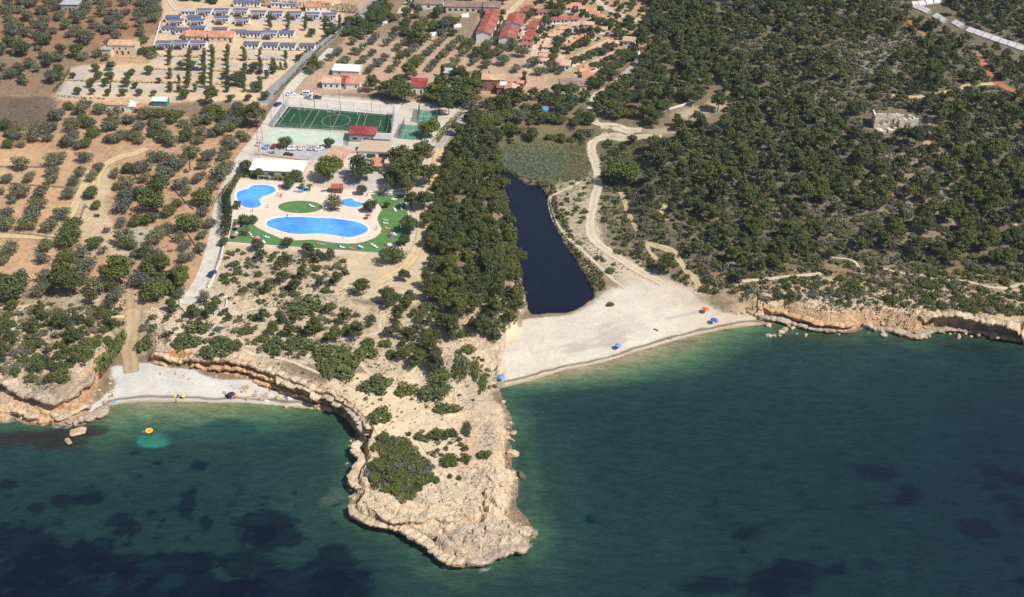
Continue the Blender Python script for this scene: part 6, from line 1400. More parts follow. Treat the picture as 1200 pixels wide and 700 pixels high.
# ---- marsh reeds and the grass by the track
def meadow(name, label, poly, n_, mat, size=.32, hgt=.5):
    w_ = GP(poly); mn, mx = w_.min(0), w_.max(0); xs = mn[0]+(mx[0]-mn[0])*RNG.random(n_); ys = mn[1]+(mx[1]-mn[1])*RNG.random(n_)
    ok = inpoly(xs+fbm(xs, ys, 8, 3, 1)*3, ys+fbm(xs, ys, 8, 3, 2)*3, w_) & (fbm(xs, ys, 10, 3, 2) > -.45) & ~inpoly(xs, ys, lagw) & roadfree(xs, ys, .6); xs, ys = xs[ok], ys[ok]
    q = leafcloud([(0,0,hgt*.7,.3,.3,hgt*.6)], len(xs), size, RNG, up=1.6); q[..., 0] += xs[:,None]; q[..., 1] += ys[:,None]; q[..., 2] += samp(xs, ys)[:,None]
    me = cloud_mesh(name, q, mat); at_ = me.attributes.new('tint', 'FLOAT', 'POINT'); at_.data.foreach_set('value', np.repeat(np.clip(.5+.9*fbm(xs, ys, 14, 4, 1), 0, 1), 4).astype(np.float32)); tagset(link(name, me), label, None, None, 'stuff')
meadow('marsh_reeds', 'pale green reeds at the head of the lagoon', [(583,198),(585,176),(600,170),(640,168),(662,172),(668,188),(664,206),(650,218),(636,222),(618,214),(600,204)], 26000, F_REED)
F_MEADOW = foliage('meadow_grass', (0.125,0.120,0.065), (0.200,0.190,0.110), True)
meadow('meadow_grass', 'brownish grass between reeds and pale track', [(655,168),(692,168),(696,190),(692,208),(664,214),(660,190)], 7000, F_MEADOW, .28, .35)
meadow('meadow_grass', 'grassy clearing right of the pale track', [(706,168),(740,168),(795,160),(775,176),(752,186),(735,205),(712,214),(706,190)], 14000, F_MEADOW, .28, .35)
# bank growth along both sides of the lagoon
lp = lagw; seg = np.hypot(*np.diff(lp, axis=0).T); Lc = np.concatenate([[0], np.cumsum(seg)]); n_ = 5200; s = RNG.random(n_)*Lc[-1]; xs = np.interp(s, Lc, lp[:,0]); ys = np.interp(s, Lc, lp[:,1])
cen = lp.mean(0); dx = xs-cen[0]; off = RNG.random(n_)*5.0; sgn = np.sign(dx); xs = xs+sgn*(off*(.5+.5*vn(s/9, s*0))+.2); ok = ~inpoly(xs, ys, lagw) & (ys > 358) & roadfree(xs, ys, .3); xs, ys = xs[ok], ys[ok]
q = leafcloud([(0,0,.5,.5,.5,.7)], len(xs), .45, RNG); q[..., 0] += xs[:,None]; q[..., 1] += ys[:,None]; q[..., 2] += samp(xs, ys)[:,None]
me = cloud_mesh('bank_growth', q, foliage('bank_leaves', (0.055,0.055,0.030), (0.125,0.12,0.065), True)); at_ = me.attributes.new('tint', 'FLOAT', 'POINT'); at_.data.foreach_set('value', np.repeat(RNG.random(len(xs)), 4).astype(np.float32))
tagset(link('bank_growth', me), 'brown green growth along the lagoon banks', None, None, 'stuff')
# ---- dwarf tufts on the bare ground of promontory and scrub
def tufts(name, label, poly, n_, size, mat, clump=(4, .0)):
    w_ = GP(poly); mn, mx = w_.min(0), w_.max(0); xs = mn[0]+(mx[0]-mn[0])*RNG.random(n_); ys = mn[1]+(mx[1]-mn[1])*RNG.random(n_)
    ok = inpoly(xs, ys, w_) & (fbm(xs, ys, clump[0], 3, 1) > clump[1]) & roadfree(xs, ys, .1); xs, ys = xs[ok], ys[ok]; n2 = len(xs)
    q = leafcloud([(0,0,.12,.35,.35,.2)], n2*3, size, RNG); k = np.repeat(np.arange(n2), 3); q[..., 0] += xs[k][:,None]; q[..., 1] += ys[k][:,None]; q[..., 2] += samp(xs, ys)[k][:,None]
    me = cloud_mesh(name, q, mat); at_ = me.attributes.new('tint', 'FLOAT', 'POINT'); at_.data.foreach_set('value', np.repeat(RNG.random(len(k)), 4).astype(np.float32)); tagset(link(name, me), label, None, None, 'stuff')
tufts('dry_tufts', 'dwarf tufts on the bare promontory', [(290,420),(440,450),(560,405),(590,440),(590,520),(590,570),(520,600),(440,560),(430,490)], 2600, .26, F_GREYM, (5, .12))
tufts('dry_tufts', 'dwarf tufts on the scrub slope', [(165,372),(262,345),(345,297),(410,303),(440,362),(560,400),(440,445),(290,414),(175,410)], 7000, .28, F_GREYM, (5, .0))
tufts('dry_tufts', 'dwarf tufts in the left thicket', [(-40,350),(150,352),(120,410),(60,460),(-40,440)], 5000, .30, F_GREYM, (5, -.05))
tufts('dry_tufts', 'dwarf tufts on the coastal strip', [(820,330),(960,312),(1240,312),(1240,385),(1000,378),(880,362)], 5000, .30, F_SHRUBM, (6, .0))
tufts('dry_tufts', 'dwarf tufts beside the pale track', [(640,215),(740,190),(840,300),(850,345),(760,325),(700,330)], 4000, .30, F_GREYM, (6, .0))

# ---- hedges
def hedge(label, pts, wd, h, mat=F_DARK, dens=22, name='hedge', grp=None, size=.3):
    w_ = GP(pts); seg = np.hypot(*np.diff(w_, axis=0).T); Lc = np.concatenate([[0], np.cumsum(seg)]); n_ = int(Lc[-1]*dens); s = RNG.random(n_)*Lc[-1]
    xs = np.interp(s, Lc, w_[:,0]); ys = np.interp(s, Lc, w_[:,1]); c = w_[0]; z0 = float(samp(*c))
    q = leafcloud([(0,0,h*.5,wd*.55,wd*.55,h*.55)], n_, size, RNG, inner=.6); hh = (1+.25*fbm(s, s*0, 3, 2, 1))[:,None]
    q[..., 0] += (xs-c[0])[:,None]; q[..., 1] += (ys-c[1])[:,None]; q[..., 2] = q[..., 2]*hh+(samp(xs, ys)-z0)[:,None]
    o = link(name, cloud_mesh(name, q, mat)); o.location = (c[0], c[1], z0); tagset(o, label, 'hedge', grp)
hedge('tall dark hedge along the left side of the kidney pool', [(281,206),(272,222),(266,234)], 2.2, 2.6, F_BROAD, 50)
hedge('row of dark cypress-like bushes between road and left lawn', [(266,230),(266,246),(268,258),(266,272),(264,278)], 3.4, 5.0, F_DARK, 90)
hedge('clipped dark hedge below the long white roof', [(282,207.5),(301,209),(318,210.5),(340,213),(356,214)], 1.8, 2.4, F_DARK, 45)
hedge('dark conifer hedge along the upper edge of the camp', [(300,7),(330,9),(360,11),(395,14),(419,16)], 2.2, 4.5, F_DARK, 40)
CH = 'low clipped hedges between the camp plots'
for lab, pts in [('low hedge, topmost one left of the pale lane', [(182,66.5),(210,67),(240,68)]), ('low hedge, second one left of the pale lane', [(182,82),(212,83),(240,83.5)]), ('low hedge, longest one left of the pale lane', [(77,95),(110,96),(150,97),(199,98),(240,99.5)]), ('low hedge, topmost one right of the pale lane', [(251,69.5),(280,70),(330,71)]),
                 ('low hedge, second one right of the pale lane', [(251,84),(285,85),(320,86)]), ('low hedge, lowest one right of the pale lane', [(251,99.5),(275,100.5),(300,101)]), ('low hedge along the bottom of the lowest plots', [(67,113),(83,115),(105,116),(124,117)]), ('short upright hedge between two leafy camp trees', [(132,91),(130,99),(129.5,106)])]:
    hedge(lab, pts, .8, 1.0, F_DARK, 10, 'hedge', CH, .26)
hedge('bright green hedge closing the left end of the plots', [(82,83),(74,96),(64,109)], 1.4, 1.8, F_SHRUB, 16)
hedge('dark trimmed hedge along the camp side of the asphalt road', [(421,17),(405,27),(388,40),(372,52),(356,64),(346,74)], 1.1, 1.6, F_DARK, 14)
hedge('dark bushy hedge between the asphalt road and the concrete road', [(404,34),(390,46),(376,57),(362,70),(340,94),(322,112)], 1.2, 1.3, F_BROAD, 9)
hedge('green hedge along the lane by the padel courts', [(543,133),(532,143),(520,156),(512,168)], 2.6, 2.6, F_SHRUB, 26)

# ---- palms by the pool
def palm(label, px, py, h):
    x, y, z = map(float, G(px, py)); t = thing('palm_tree', label, 'palm', (x, y, z)); m = MB(); m.cyl((0,0,-.2),(.1,0,h), .2, .15, 8); m.build('trunk', BARK, t)
    c = MB()
    for k in range(22):
        a = 6.283*k/22+random.uniform(-.15, .15); e = random.uniform(-.1, .9); Lf = random.uniform(1.5, 2.0); p = Vector((.1, 0, h)); d_ = Vector((math.cos(a)*math.cos(e), math.sin(a)*math.cos(e), math.sin(e))); sd = Vector((-math.sin(a), math.cos(a), 0)); pts = []
        for j in range(5): f = j/4; q = p+d_*Lf*f+Vector((0,0,-1.1*f*f)); wd = .22*(1-abs(f-.4)*1.2); pts.append((q-sd*wd, q+sd*wd))
        for j in range(4): c.add([pts[j][0], pts[j][1], pts[j+1][1], pts[j+1][0]], [(0,1,2,3)])
    c.build('crown', F_PALM, t)
palm('palm beside the tiny paddling pool and red hut', 363, 224, 2.6); palm('small palm right of the paddling pool palm', 354, 221, 1.6)
# ---------------------------------------------------------------- cars
TYRE = plain('tyre_rubber', (0.02,0.02,0.02), 0.9, 0.1); HLIGHT = plain('headlight', (0.7,0.72,0.75), 0.2, 0.05); RIM = plain('wheel_rim', (0.4,0.41,0.42), 0.35, 0.1, metal=.7)
def loft(mb, secs):
    """closed body from cross-sections (x, [(y, z)...])"""
    n = len(secs[0][1]); vs = [(x, y, z) for x, ps in secs for y, z in ps]; fs = []
    for i in range(len(secs)-1):
        for k in range(n): fs.append((i*n+k, i*n+(k+1)%n, (i+1)*n+(k+1)%n, (i+1)*n+k))
    fs += [tuple(range(n-1,-1,-1)), tuple((len(secs)-1)*n+k for k in range(n))]
    mb.add(vs, fs)
def carmeshes(van):
    b = MB()
    def sec(x, w, z0, z1, tw, zt): return (x, [(-w, z0), (w, z0), (w, z1), (tw, zt), (-tw, zt), (-w, z1)])
    if van: S = [sec(-2.25,.80,.45,.9,.76,1.0), sec(-2.2,.86,.30,1.0,.80,1.75), sec(.6,.88,.28,1.05,.82,1.85), sec(1.15,.88,.28,1.0,.74,1.72), sec(1.75,.86,.28,.95,.80,1.08), sec(2.2,.80,.34,.80,.74,.92), sec(2.28,.72,.42,.7,.68,.8)]
    else: S = [sec(-2.05,.72,.42,.8,.66,.9), sec(-1.98,.80,.30,.86,.72,1.02), sec(-1.55,.84,.26,.90,.64,1.32), sec(-1.0,.85,.25,.92,.63,1.45), sec(.05,.85,.25,.92,.63,1.46), sec(.80,.85,.25,.90,.72,1.02), sec(1.5,.83,.26,.84,.76,.92), sec(1.98,.76,.32,.70,.68,.78), sec(2.06,.68,.40,.6,.62,.68)]
    loft(b, S)
    g = MB(); zl, zh = (1.08, 1.66) if van else (.96, 1.36)
    for s_ in (-1, 1):
        y0, y1 = s_*(.885 if van else .852), s_*(.83 if van else .70)
        xa, xb = (-2.0, .55) if van else (-1.45, .35); p = [(xa, y0, zl), (xb+.35, y0, zl), (xb, y1, zh), (xa+.25, y1, zh)]
        n_ = s_*.012; g.add([(a, c+n_, d_) for a, c, d_ in p]+[(a, c-n_*2, d_) for a, c, d_ in p], [(0,1,2,3), (7,6,5,4), (0,4,5,1), (1,5,6,2), (2,6,7,3), (3,7,4,0)])
    f = MB()
    if van: f.add([(.64,-.72,1.80),(.64,.72,1.80),(1.16,.7,1.08+.6),(1.16,-.7,1.68)], [(3,2,1,0)]); f.add([(1.17,-.72,1.70),(1.17,.72,1.70),(1.74,.74,1.12),(1.74,-.74,1.12)], [(3,2,1,0)])
    else: f.add([(.10,-.60,1.455),(.10,.60,1.455),(.79,.66,1.05),(.79,-.66,1.05)], [(3,2,1,0)]); f.add([(-1.06,-.58,1.45),(-1.06,.58,1.45),(-1.58,.58,1.33),(-1.58,-.58,1.33)], [(0,1,2,3)])
    f.v = [(x+.012, y, z+.012) for x, y, z in f.v]
    w = MB(); w.cyl((0,-.11,0),(0,.11,0), .31, .31, 12); r = MB(); r.cyl((0,-.118,0),(0,.118,0), .18, .18, 10); h = MB(); h.box(-.04,.04,-.16,.16,-.07,.07)
    return b, g.mesh('side_glass', GLASS), f.mesh('windscreen', GLASS), w.mesh('wheel', TYRE), r.mesh('rim', RIM), h.mesh('headlight', HLIGHT)
CARM = {False: carmeshes(False), True: carmeshes(True)}; PAINT = {}
def car(label, px, py, rz, col, van=False, grp=None, name='parked_car'):
    x, y, z = map(float, G(px, py, .7)); b, g, f, w, r, h = CARM[van]; t = thing(name, label, 'van' if van else 'car', (x, y, z+.04), R(rz), grp)
    k = (col, van)
    if k not in PAINT:
        me = b.mesh('car_body'); m, n, l, bs_ = newmat('car_paint_'+str(len(PAINT))); bs_.inputs['Base Color'].default_value = col+(1,); bs_.inputs['Roughness'].default_value = .25; bs_.inputs['Coat Weight'].default_value = .6; me.materials.append(m); PAINT[k] = me
    link('body', PAINT[k], t); link('side_glass', g, t); link('windscreen', f, t)
    for sx_ in (-1.28, 1.30):
        for sy_ in (-.78, .78): o = link('wheel', w, t); o.location = (sx_, sy_, .31); link('rim', r, o)
    for sy_ in (-.55, .55): o = link('headlight', h, t); o.location = (2.27 if van else 2.03, sy_, .66)
    EXCL.append((x, y, 2))
W_, S_, B_, K_c, R_, L_ = (.75,.75,.75), (.45,.47,.5), (.02,.03,.14), (.03,.03,.035), (.30,.02,.03), (.25,.36,.5)
car('dark blue car driving on the concrete road below the garden', 248.5, 320.5, 68, B_, name='car'); car('dark blue car on the concrete road beside the pitch corner', 325.5, 122, 62, B_, name='car')
car('white car on the verge above the dark blue car', 341, 110, 20, W_); car('white van parked behind the far pitch bank', 360.5, 109.5, -5, W_, True); car('grey car in front of the white van', 362, 114.5, -25, S_); car('dark car right of the grey car behind the pitch bank', 372, 114, 5, K_c)
for lab, px, py, rz, col in [('light blue car, leftmost of the upper row in the car park', 312, 171.5, 82, L_), ('red car left of the car park tree', 321, 171.2, 80, R_), ('white car just right of the car park tree', 340, 172.8, 80, W_), ('white car second right of the car park tree', 345.2, 172.8, 80, W_), ('pinkish white car in the middle of the upper row', 353, 172.8, 80, (.7,.62,.58)),
                             ('silver car in the right half of the upper row', 365, 173, 78, S_), ('long white car at the right end of the upper row', 374, 174, 30, W_), ('light blue car alone low in the car park', 319.5, 180, 4, L_), ('black car alone in the middle of the car park', 338, 181.3, -4, K_c)]:
    car(lab, px, py, rz, col, False, 'cars in the car park')
car('white and red car at the car park corner by the road', 303, 168, 75, (.6,.5,.5)); car('white car in the shade at the right side of the pool garden', 507, 239.5, 60, W_); car('black car beside the clubhouse', 429, 163.5, 10, K_c); car('white car beside the clubhouse', 433.5, 164.5, 10, W_)
car('blue car among the camp plots', 231, 80.5, 0, (.03,.08,.35)); car('silver car under trees on the right camp plots', 306, 82.5, 0, S_); car('white van under trees right of the silver camp car', 314, 83.5, 5, W_, True)
car('dark car under trees beside the wooded camp lane', 745, 62, 40, K_c); car('white van between trees at the head of the olive grove', 442, 29, 20, W_, True); car('white car in the shade of the wooded camp', 821, 103, 0, W_)

# ---------------------------------------------------------------- people (one continuous body each)
SKIN = plain('skin', (0.42,0.25,0.17), 0.6, 0.1); HAIR = plain('hair', (0.03,0.02,0.015), 0.7, 0.1)
SUIT = [plain('swim_%d' % i, c, 0.7, 0.1) for i, c in enumerate([(.02,.04,.2), (.45,.03,.04), (.03,.03,.03), (.55,.45,.05), (.04,.3,.3), (.7,.7,.7)])]
def body_mesh(name, J, E, rad):
    me = bpy.data.meshes.new(name+'_joints'); me.from_pydata(J, E, []); o = bpy.data.objects.new(name, me); COL.objects.link(o)
    md = o.modifiers.new('skin', 'SKIN'); sd = o.modifiers.new('sub', 'SUBSURF'); sd.levels = 1
    for i, v in enumerate(me.skin_vertices[0].data): v.radius = (rad[i], rad[i]*.8 if 0 < i < 4 else rad[i]); v.use_root = (i == 0)
    dg = bpy.context.evaluated_depsgraph_get(); dg.update(); out = bpy.data.meshes.new_from_object(o.evaluated_get(dg)); bpy.data.objects.remove(o); out.name = name
    out.materials.clear(); out.materials.append(SKIN); return out
def pose(kind_):
    if kind_ == 'stand': J = [(0,0,.95),(0,0,1.15),(0,0,1.38),(0,0,1.50),(0,-.02,1.62),(0,-.02,1.72), (-.18,0,1.40),(-.30,-.02,1.12),(-.32,-.12,.88),(.18,0,1.40),(.28,.02,1.12),(.30,-.06,.86), (-.10,0,.88),(-.12,-.03,.50),(-.13,.02,.08),(-.14,-.14,.03),(.10,0,.88),(.13,.04,.50),(.15,.12,.08),(.16,-.03,.03)]
    elif kind_ == 'sit': J = [(0,0,.12),(0,.06,.34),(0,.10,.58),(0,.08,.70),(0,.05,.80),(0,.05,.90), (-.18,.10,.58),(-.30,.24,.36),(-.34,.34,.08),(.18,.10,.58),(.30,.04,.36),(.24,-.24,.40), (-.10,-.06,.12),(-.13,-.40,.40),(-.13,-.62,.06),(-.13,-.76,.05),(.10,-.06,.12),(.13,-.42,.36),(.14,-.66,.06),(.14,-.80,.05)]
    elif kind_ == 'lie': J = [(0,0,.13),(0,.22,.14),(0,.45,.14),(0,.57,.14),(0,.69,.16),(0,.79,.17), (-.18,.45,.13),(-.34,.26,.08),(-.30,.02,.06),(.18,.45,.13),(.40,.56,.08),(.34,.80,.08), (-.10,-.07,.12),(-.13,-.45,.12),(-.14,-.85,.08),(-.15,-.92,.16),(.10,-.07,.12),(.15,-.44,.20),(.16,-.82,.08),(.17,-.90,.16)]
    else: J = [(0,0,-.05),(0,.22,-.02),(0,.45,.0),(0,.57,.06),(0,.69,.12),(0,.79,.14), (-.18,.45,.0),(-.46,.55,-.02),(-.62,.78,.0),(.18,.45,.0),(.44,.30,-.02),(.62,.12,-.05), (-.10,-.07,-.06),(-.16,-.45,-.08),(-.20,-.85,-.05),(-.20,-.97,-.02),(.10,-.07,-.06),(.18,-.42,-.10),(.30,-.80,-.05),(.32,-.90,-.02)]
    E = [(0,1),(1,2),(2,3),(3,4),(4,5),(2,6),(6,7),(7,8),(2,9),(9,10),(10,11),(0,12),(12,13),(13,14),(14,15),(0,16),(16,17),(17,18),(18,19)]
    rad = [.14,.13,.15,.06,.095,.085, .065,.045,.035,.065,.045,.035, .10,.065,.045,.04,.10,.065,.045,.04]
    return body_mesh('person_'+kind_, J, E, rad), J
BODY = {k: pose(k) for k in ('stand', 'sit', 'lie', 'swim')}
def suitmesh(k, mat):
    J = BODY[k][1]; m = MB(); a, b = Vector(J[0]), Vector(J[1]); d_ = (b-a).normalized(); m.cyl(a-d_*.13, a+d_*.10, .185, .175, 10)
    return m.mesh('swimwear', mat)
SUITS = {(k, i): suitmesh(k, SUIT[i]) for k in BODY for i in range(len(SUIT))}
def hairmesh(k):
    J = BODY[k][1]; m = MB(); c = Vector(J[5]); m.dome((c.x, c.y, c.z-.02), .105, .10, 10, 3); return m.mesh('hair', HAIR)
HAIRS = {k: hairmesh(k) for k in BODY}
def person(k, px, py, label, rz=0, suit=0, grp=None, z=None, sc=1.0):
    x, y, zg = map(float, G(px, py, .4)); t = thing('person', label, 'person', (x, y, zg if z is None else z), R(rz), grp, sc)
    link('body', BODY[k][0], t); link('swimwear', SUITS[(k, suit)], t); link('hair', HAIRS[k], t)
zp = 6.0+.07
for i, (px, py, k, lab) in enumerate([(337, 254.5, 'stand', 'person standing on the rim at the upper edge of the long pool'), (355.5, 260, 'swim', 'left of two swimmers near the upper edge of the long pool'), (360, 260.5, 'swim', 'right of two swimmers near the upper edge of the long pool'), (320.5, 258, 'swim', 'swimmer by the upper left rim of the long pool'), (318.5, 262, 'swim', 'swimmer at the left tip of the long pool'),
        (319, 266.8, 'swim', 'swimmer low at the left tip of the long pool'), (331.5, 260, 'swim', 'swimmer in the left shallow end'), (331, 266.5, 'swim', 'lower swimmer in the left shallow end'), (347, 265.5, 'swim', 'swimmer in the lower middle of the long pool'), (340.5, 271, 'swim', 'swimmer touching the lower rim of the long pool'), (384, 269.5, 'swim', 'swimmer alone in the lower part of the long pool'),
        (392, 268.5, 'swim', 'left of two swimmers in the right half'), (395, 271, 'swim', 'right of two swimmers in the right half'), (375.5, 257, 'swim', 'swimmer under the upper rim at mid pool'), (401, 277.5, 'swim', 'swimmer at the lower rim in the right half'), (409, 259, 'swim', 'swimmer at the upper rim in the right half')]):
    person(k, px, py, lab, i*67, i % 6, 'bathers of the long pool', 6.13 if k == 'stand' else zp-.02)
for px, py, k, lab, s_ in [(330, 229.5, 'stand', 'person in dark clothes between kidney pool and oval lawn', 2), (329, 231, 'stand', 'second person of the pair between kidney pool and oval lawn', 2), (326, 229, 'stand', 'person in white beside the pair on the deck', 5), (430.5, 230, 'stand', 'person in blue walking at the upper lawn corner', 0), (441.5, 269, 'stand', 'person walking on the deck right of the long pool', 5), (296, 247.5, 'stand', 'person on the deck below the kidney pool', 1), (314, 243, 'stand', 'person alone between the two larger pools', 3)]:
    person(k, px, py, lab, hash(lab) % 7*40, s_, None, 6.04)

# ---------------------------------------------------------------- loungers, towels, parasols
FABW = plain('white_fabric', (.72,.72,.7), .85, .08); FABR = plain('red_fabric', (.55,.03,.05), .8, .1); FABB = plain('blue_fabric', (.05,.10,.45), .8, .1); FABLB = plain('light_blue_fabric', (.10,.32,.68), .8, .1); FABO = plain('orange_fabric', (.75,.22,.04), .8, .1); FABP = plain('pink_fabric', (.68,.16,.28), .8, .1); FABG = plain('mint_fabric', (.45,.75,.45), .8, .1); FABY = plain('yellow_fabric', (.85,.55,.04), .7, .1); FABT = plain('tan_fabric', (.55,.33,.2), .8, .1); FABN = plain('navy_fabric', (.02,.025,.09), .8, .1); FABBR = plain('maroon_fabric', (.16,.04,.05), .8, .1)
_lm = {}
def lounger(px, py, rz, fab, label, grp='sun loungers on the lawn'):
    x, y, z = map(float, G(px, py, .3)); t = thing('sun_lounger', label, 'sun lounger', (x, y, 6.05), R(rz), grp)
    if 'f' not in _lm:
        m = MB(); m.box(-.33,.33,-.95,.95,.26,.31); _lm['f'] = m.mesh('frame', WHITER); m = MB(); m.cyl((0,0,0),(0,0,.26), .025, n=6); _lm['l'] = m.mesh('leg', WHITER)
    link('frame', _lm['f'], t)
    for a in (-.29, .29):
        for b in (-.85, .85): o = link('leg', _lm['l'], t); o.location = (a, b, 0)
    k = fab.name
    if k not in _lm:
        m = MB(); m.box(-.32,.32,-.94,.3,.312,.38); m2 = MB(); m2.add([(-.32,.3,.312),(.32,.3,.312),(.32,.92,.66),(-.32,.92,.66),(-.32,.27,.38),(.32,.27,.38),(.32,.88,.73),(-.32,.88,.73)], [(3,2,1,0),(4,5,6,7),(0,1,5,4),(1,2,6,5),(2,3,7,6),(3,0,4,7)]); _lm[k] = (m.mesh('seat', fab), m2.mesh('backrest', fab))
    link('seat', _lm[k][0], t); link('backrest', _lm[k][1], t)
for px, py, rz, f, lab in [(452, 258.2, 80, FABT, 'tan lounger, upper of two on the right lawn'), (452, 261.8, 85, FABG, 'mint lounger, lower of two on the right lawn'), (453.8, 268, 70, FABO, 'orange lounger alone in the middle of the right lawn'), (456.5, 277, 30, FABBR, 'maroon lounger in the cluster low on the right lawn'), (459.5, 275, 35, FABP, 'pinkish lounger in the cluster low on the right lawn'), (461, 273.5, 40, FABB, 'blue lounger at the top of the low cluster'), (463, 275, 40, FABW, 'white lounger at the right of the low cluster'),
        (453, 287, 40, FABR, 'red lounger low on the right lawn'), (456.5, 288, 50, FABW, 'white lounger right of the red lounger'), (459, 287.5, 50, FABW, 'second white lounger right of the red lounger'), (470.5, 287.5, 20, FABT, 'tan lounger under the lower right lawn tree'), (464.5, 288.5, 20, FABB, 'blue lounger under the lower right lawn tree'), (437.5, 287.6, 60, FABW, 'white lounger alone on the lower lawn, upper of two'), (440.5, 289.6, 50, FABW, 'white lounger alone on the lower lawn, lower of two'), (415, 290.5, 75, FABR, 'red lounger on the lower lawn'), (412.5, 291.2, 75, FABP, 'pink lounger touching the red one on the lower lawn'),
        (421.5, 290.5, 60, FABB, 'blue lounger right of the red pair on the lower lawn'), (423, 289.5, 60, FABW, 'white lounger at the end of the lower lawn group'), (399.5, 288.3, 70, FABB, 'blue lounger below the long pool'), (401, 290, 70, FABW, 'white lounger below the long pool'), (375, 286.2, 80, FABO, 'orange lounger at the lower edge of the lawn'), (377.8, 286.4, 80, FABLB, 'sky blue lounger beside the orange one'), (462.5, 233.5, 85, FABW, 'white lounger near the top of the right lawn'), (461, 234.5, 85, FABT, 'tan lounger near the top of the right lawn'),
        (470.5, 240, 30, FABW, 'white lounger in the shade of the dark pine'), (463.5, 247, 20, FABW, 'white lounger at the edge of the pine shade'), (462, 245.5, 20, FABP, 'pink lounger at the edge of the pine shade'), (470.5, 245, 20, FABG, 'mint lounger in the pine shade'), (470, 265.5, 20, FABW, 'white lounger beside the rounded yellow green tree'), (309.5, 284, 30, FABW, 'white lounger near the lower lawn edge at left'), (313.5, 278.3, 70, FABW, 'white lounger on the left lawn, right one'), (311, 278, 70, FABLB, 'light blue lounger on the left lawn'), (297, 278.2, 70, FABT, 'tan lounger on the left lawn'),
        (293.5, 274.5, 40, FABW, 'white lounger by the grey tree on the left lawn'), (278.8, 273.8, 60, FABW, 'white lounger beside the lower pink parasol'), (279, 263.5, 60, FABW, 'white lounger beside the upper red parasol'), (364.8, 241.3, 60, FABW, 'white lounger on the oval lawn, upper one'), (366.5, 242.2, 80, FABW, 'white lounger on the oval lawn, lower one')]:
    lounger(px, py, rz, f, lab)
for i, (px, py) in enumerate([(334, 219.5), (331.5, 219.8), (337, 220.5), (383, 223.5), (379.5, 224), (348, 224), (352.5, 225), (394, 245.2), (388, 246), (396.5, 247), (431, 245.5), (426, 245.8), (434.5, 247.6), (428.5, 248.3), (445, 227), (452, 228), (448, 229.5), (456, 226.5)]):
    x, y, z = map(float, G(px, py, .2)); lounger(px, py, random.choice((70, 85, 100)), [FABN, FABT, FABB, FABBR][i % 4], 'dark lounger in tree shade on the pool deck', 'dark loungers in tree shade round the pools')
def parasol(px, py, fab, label, r=1.1, h=2.1, fab2=None, tilt=0.0):
    x, y, z = map(float, G(px, py, h-.2)); t = thing('parasol', label, 'parasol', (x, y, z+.02)); m = MB(); m.cyl((0,0,-.3),(0,0,h+.12), .025, n=6); m.build('pole', WHITER, t)
    K = 8; m = MB(); m2 = MB(); rings = [(r, h-.5), (r*.55, h-.18), (0, h)]
    for k in range(K):
        a0, a1 = 2*math.pi*k/K, 2*math.pi*(k+1)/K; P = lambda a, rr, zz: (rr*math.cos(a), rr*math.sin(a), zz); tgt = m2 if (fab2 and k % 2) else m
        for dz in (0, -.02): tgt.add([P(a0,r,h-.5+dz), P(a1,r,h-.5+dz), P(a1,r*.55,h-.18+dz), P(a0,r*.55,h-.18+dz)], [(0,1,2,3)]); tgt.add([P(a0,r*.55,h-.18+dz), P(a1,r*.55,h-.18+dz), P(0,0,h+dz)], [(0,1,2)])
    c = m.build('canopy', fab, t)
    if fab2: m2.build('canopy_panel', fab2, c)
    return x, y, z
parasol(431.2, 251.8, FABR, 'red parasol beside the small pool'); parasol(277.5, 264.5, FABP, 'pink red parasol on the left lawn, upper one'); parasol(275, 274, FABP, 'pink parasol on the left lawn, lower one'); parasol(301, 277.5, FABP, 'pink parasol right of the grey tree on the left lawn')
parasol(724.5, 403.8, FABLB, 'light blue beach parasol on the bay beach', 1.1); parasol(836.5, 374, FABB, 'dark blue beach parasol near the right end of the bay beach', 1.15); parasol(827, 361.5, FABO, 'orange beach parasol near the bushes of the bay beach', 1.2, 2.1, FABR); parasol(587.5, 441, FABLB, 'sky blue beach parasol at the left end of the bay beach', 1.2); parasol(270.8, 461, FABN, 'navy parasol on the cove beach', 1.15); parasol(214.5, 463.3, FABY, 'small yellow parasol on the cove beach', .7, 1.5)
def towel(px, py, rz, fab, label, grp='towels on the beaches', w=.8, l_=1.8):
    x, y, z = map(float, G(px, py)); m = MB(); n_ = 6
    for i in range(n_):
        y0, y1 = -l_/2+l_*i/n_, -l_/2+l_*(i+1)/n_; m.box(-w/2, w/2, y0, y1-.001, 0, .03+.012*(i % 2))
    o = m.build('towel', fab, None); o.location = (x, y, z+.02); o.rotation_euler = (0, 0, R(rz)); tagset(o, label, 'towel', grp)
for px, py, rz, f, lab in [(722.5, 407, 70, FABR, 'red towel under the light blue parasol'), (768, 386.5, 50, FABN, 'navy towel in the middle of the bay beach'), (764, 387.5, 50, FABW, 'white towel beside the navy towel'), (838, 376.5, 20, FABB, 'blue towel under the dark blue parasol'), (265, 463.5, 20, FABN, 'navy towel left of the navy parasol'), (273, 465.5, 40, FABBR, 'maroon towel right of the navy parasol'),
        (208, 464, 10, FABB, 'blue towel left of the small yellow parasol'), (205.5, 463.5, 10, FABY, 'yellow towel left of the blue towel'), (132, 469.5, 30, FABLB, 'light blue towel at the left end of the cove beach'), (339.5, 467, 30, FABW, 'white towel at the foot of the dark cove wall'), (313, 470, 60, FABW, 'small white towel on the cove beach')]:
    towel(px, py, rz, f, lab)
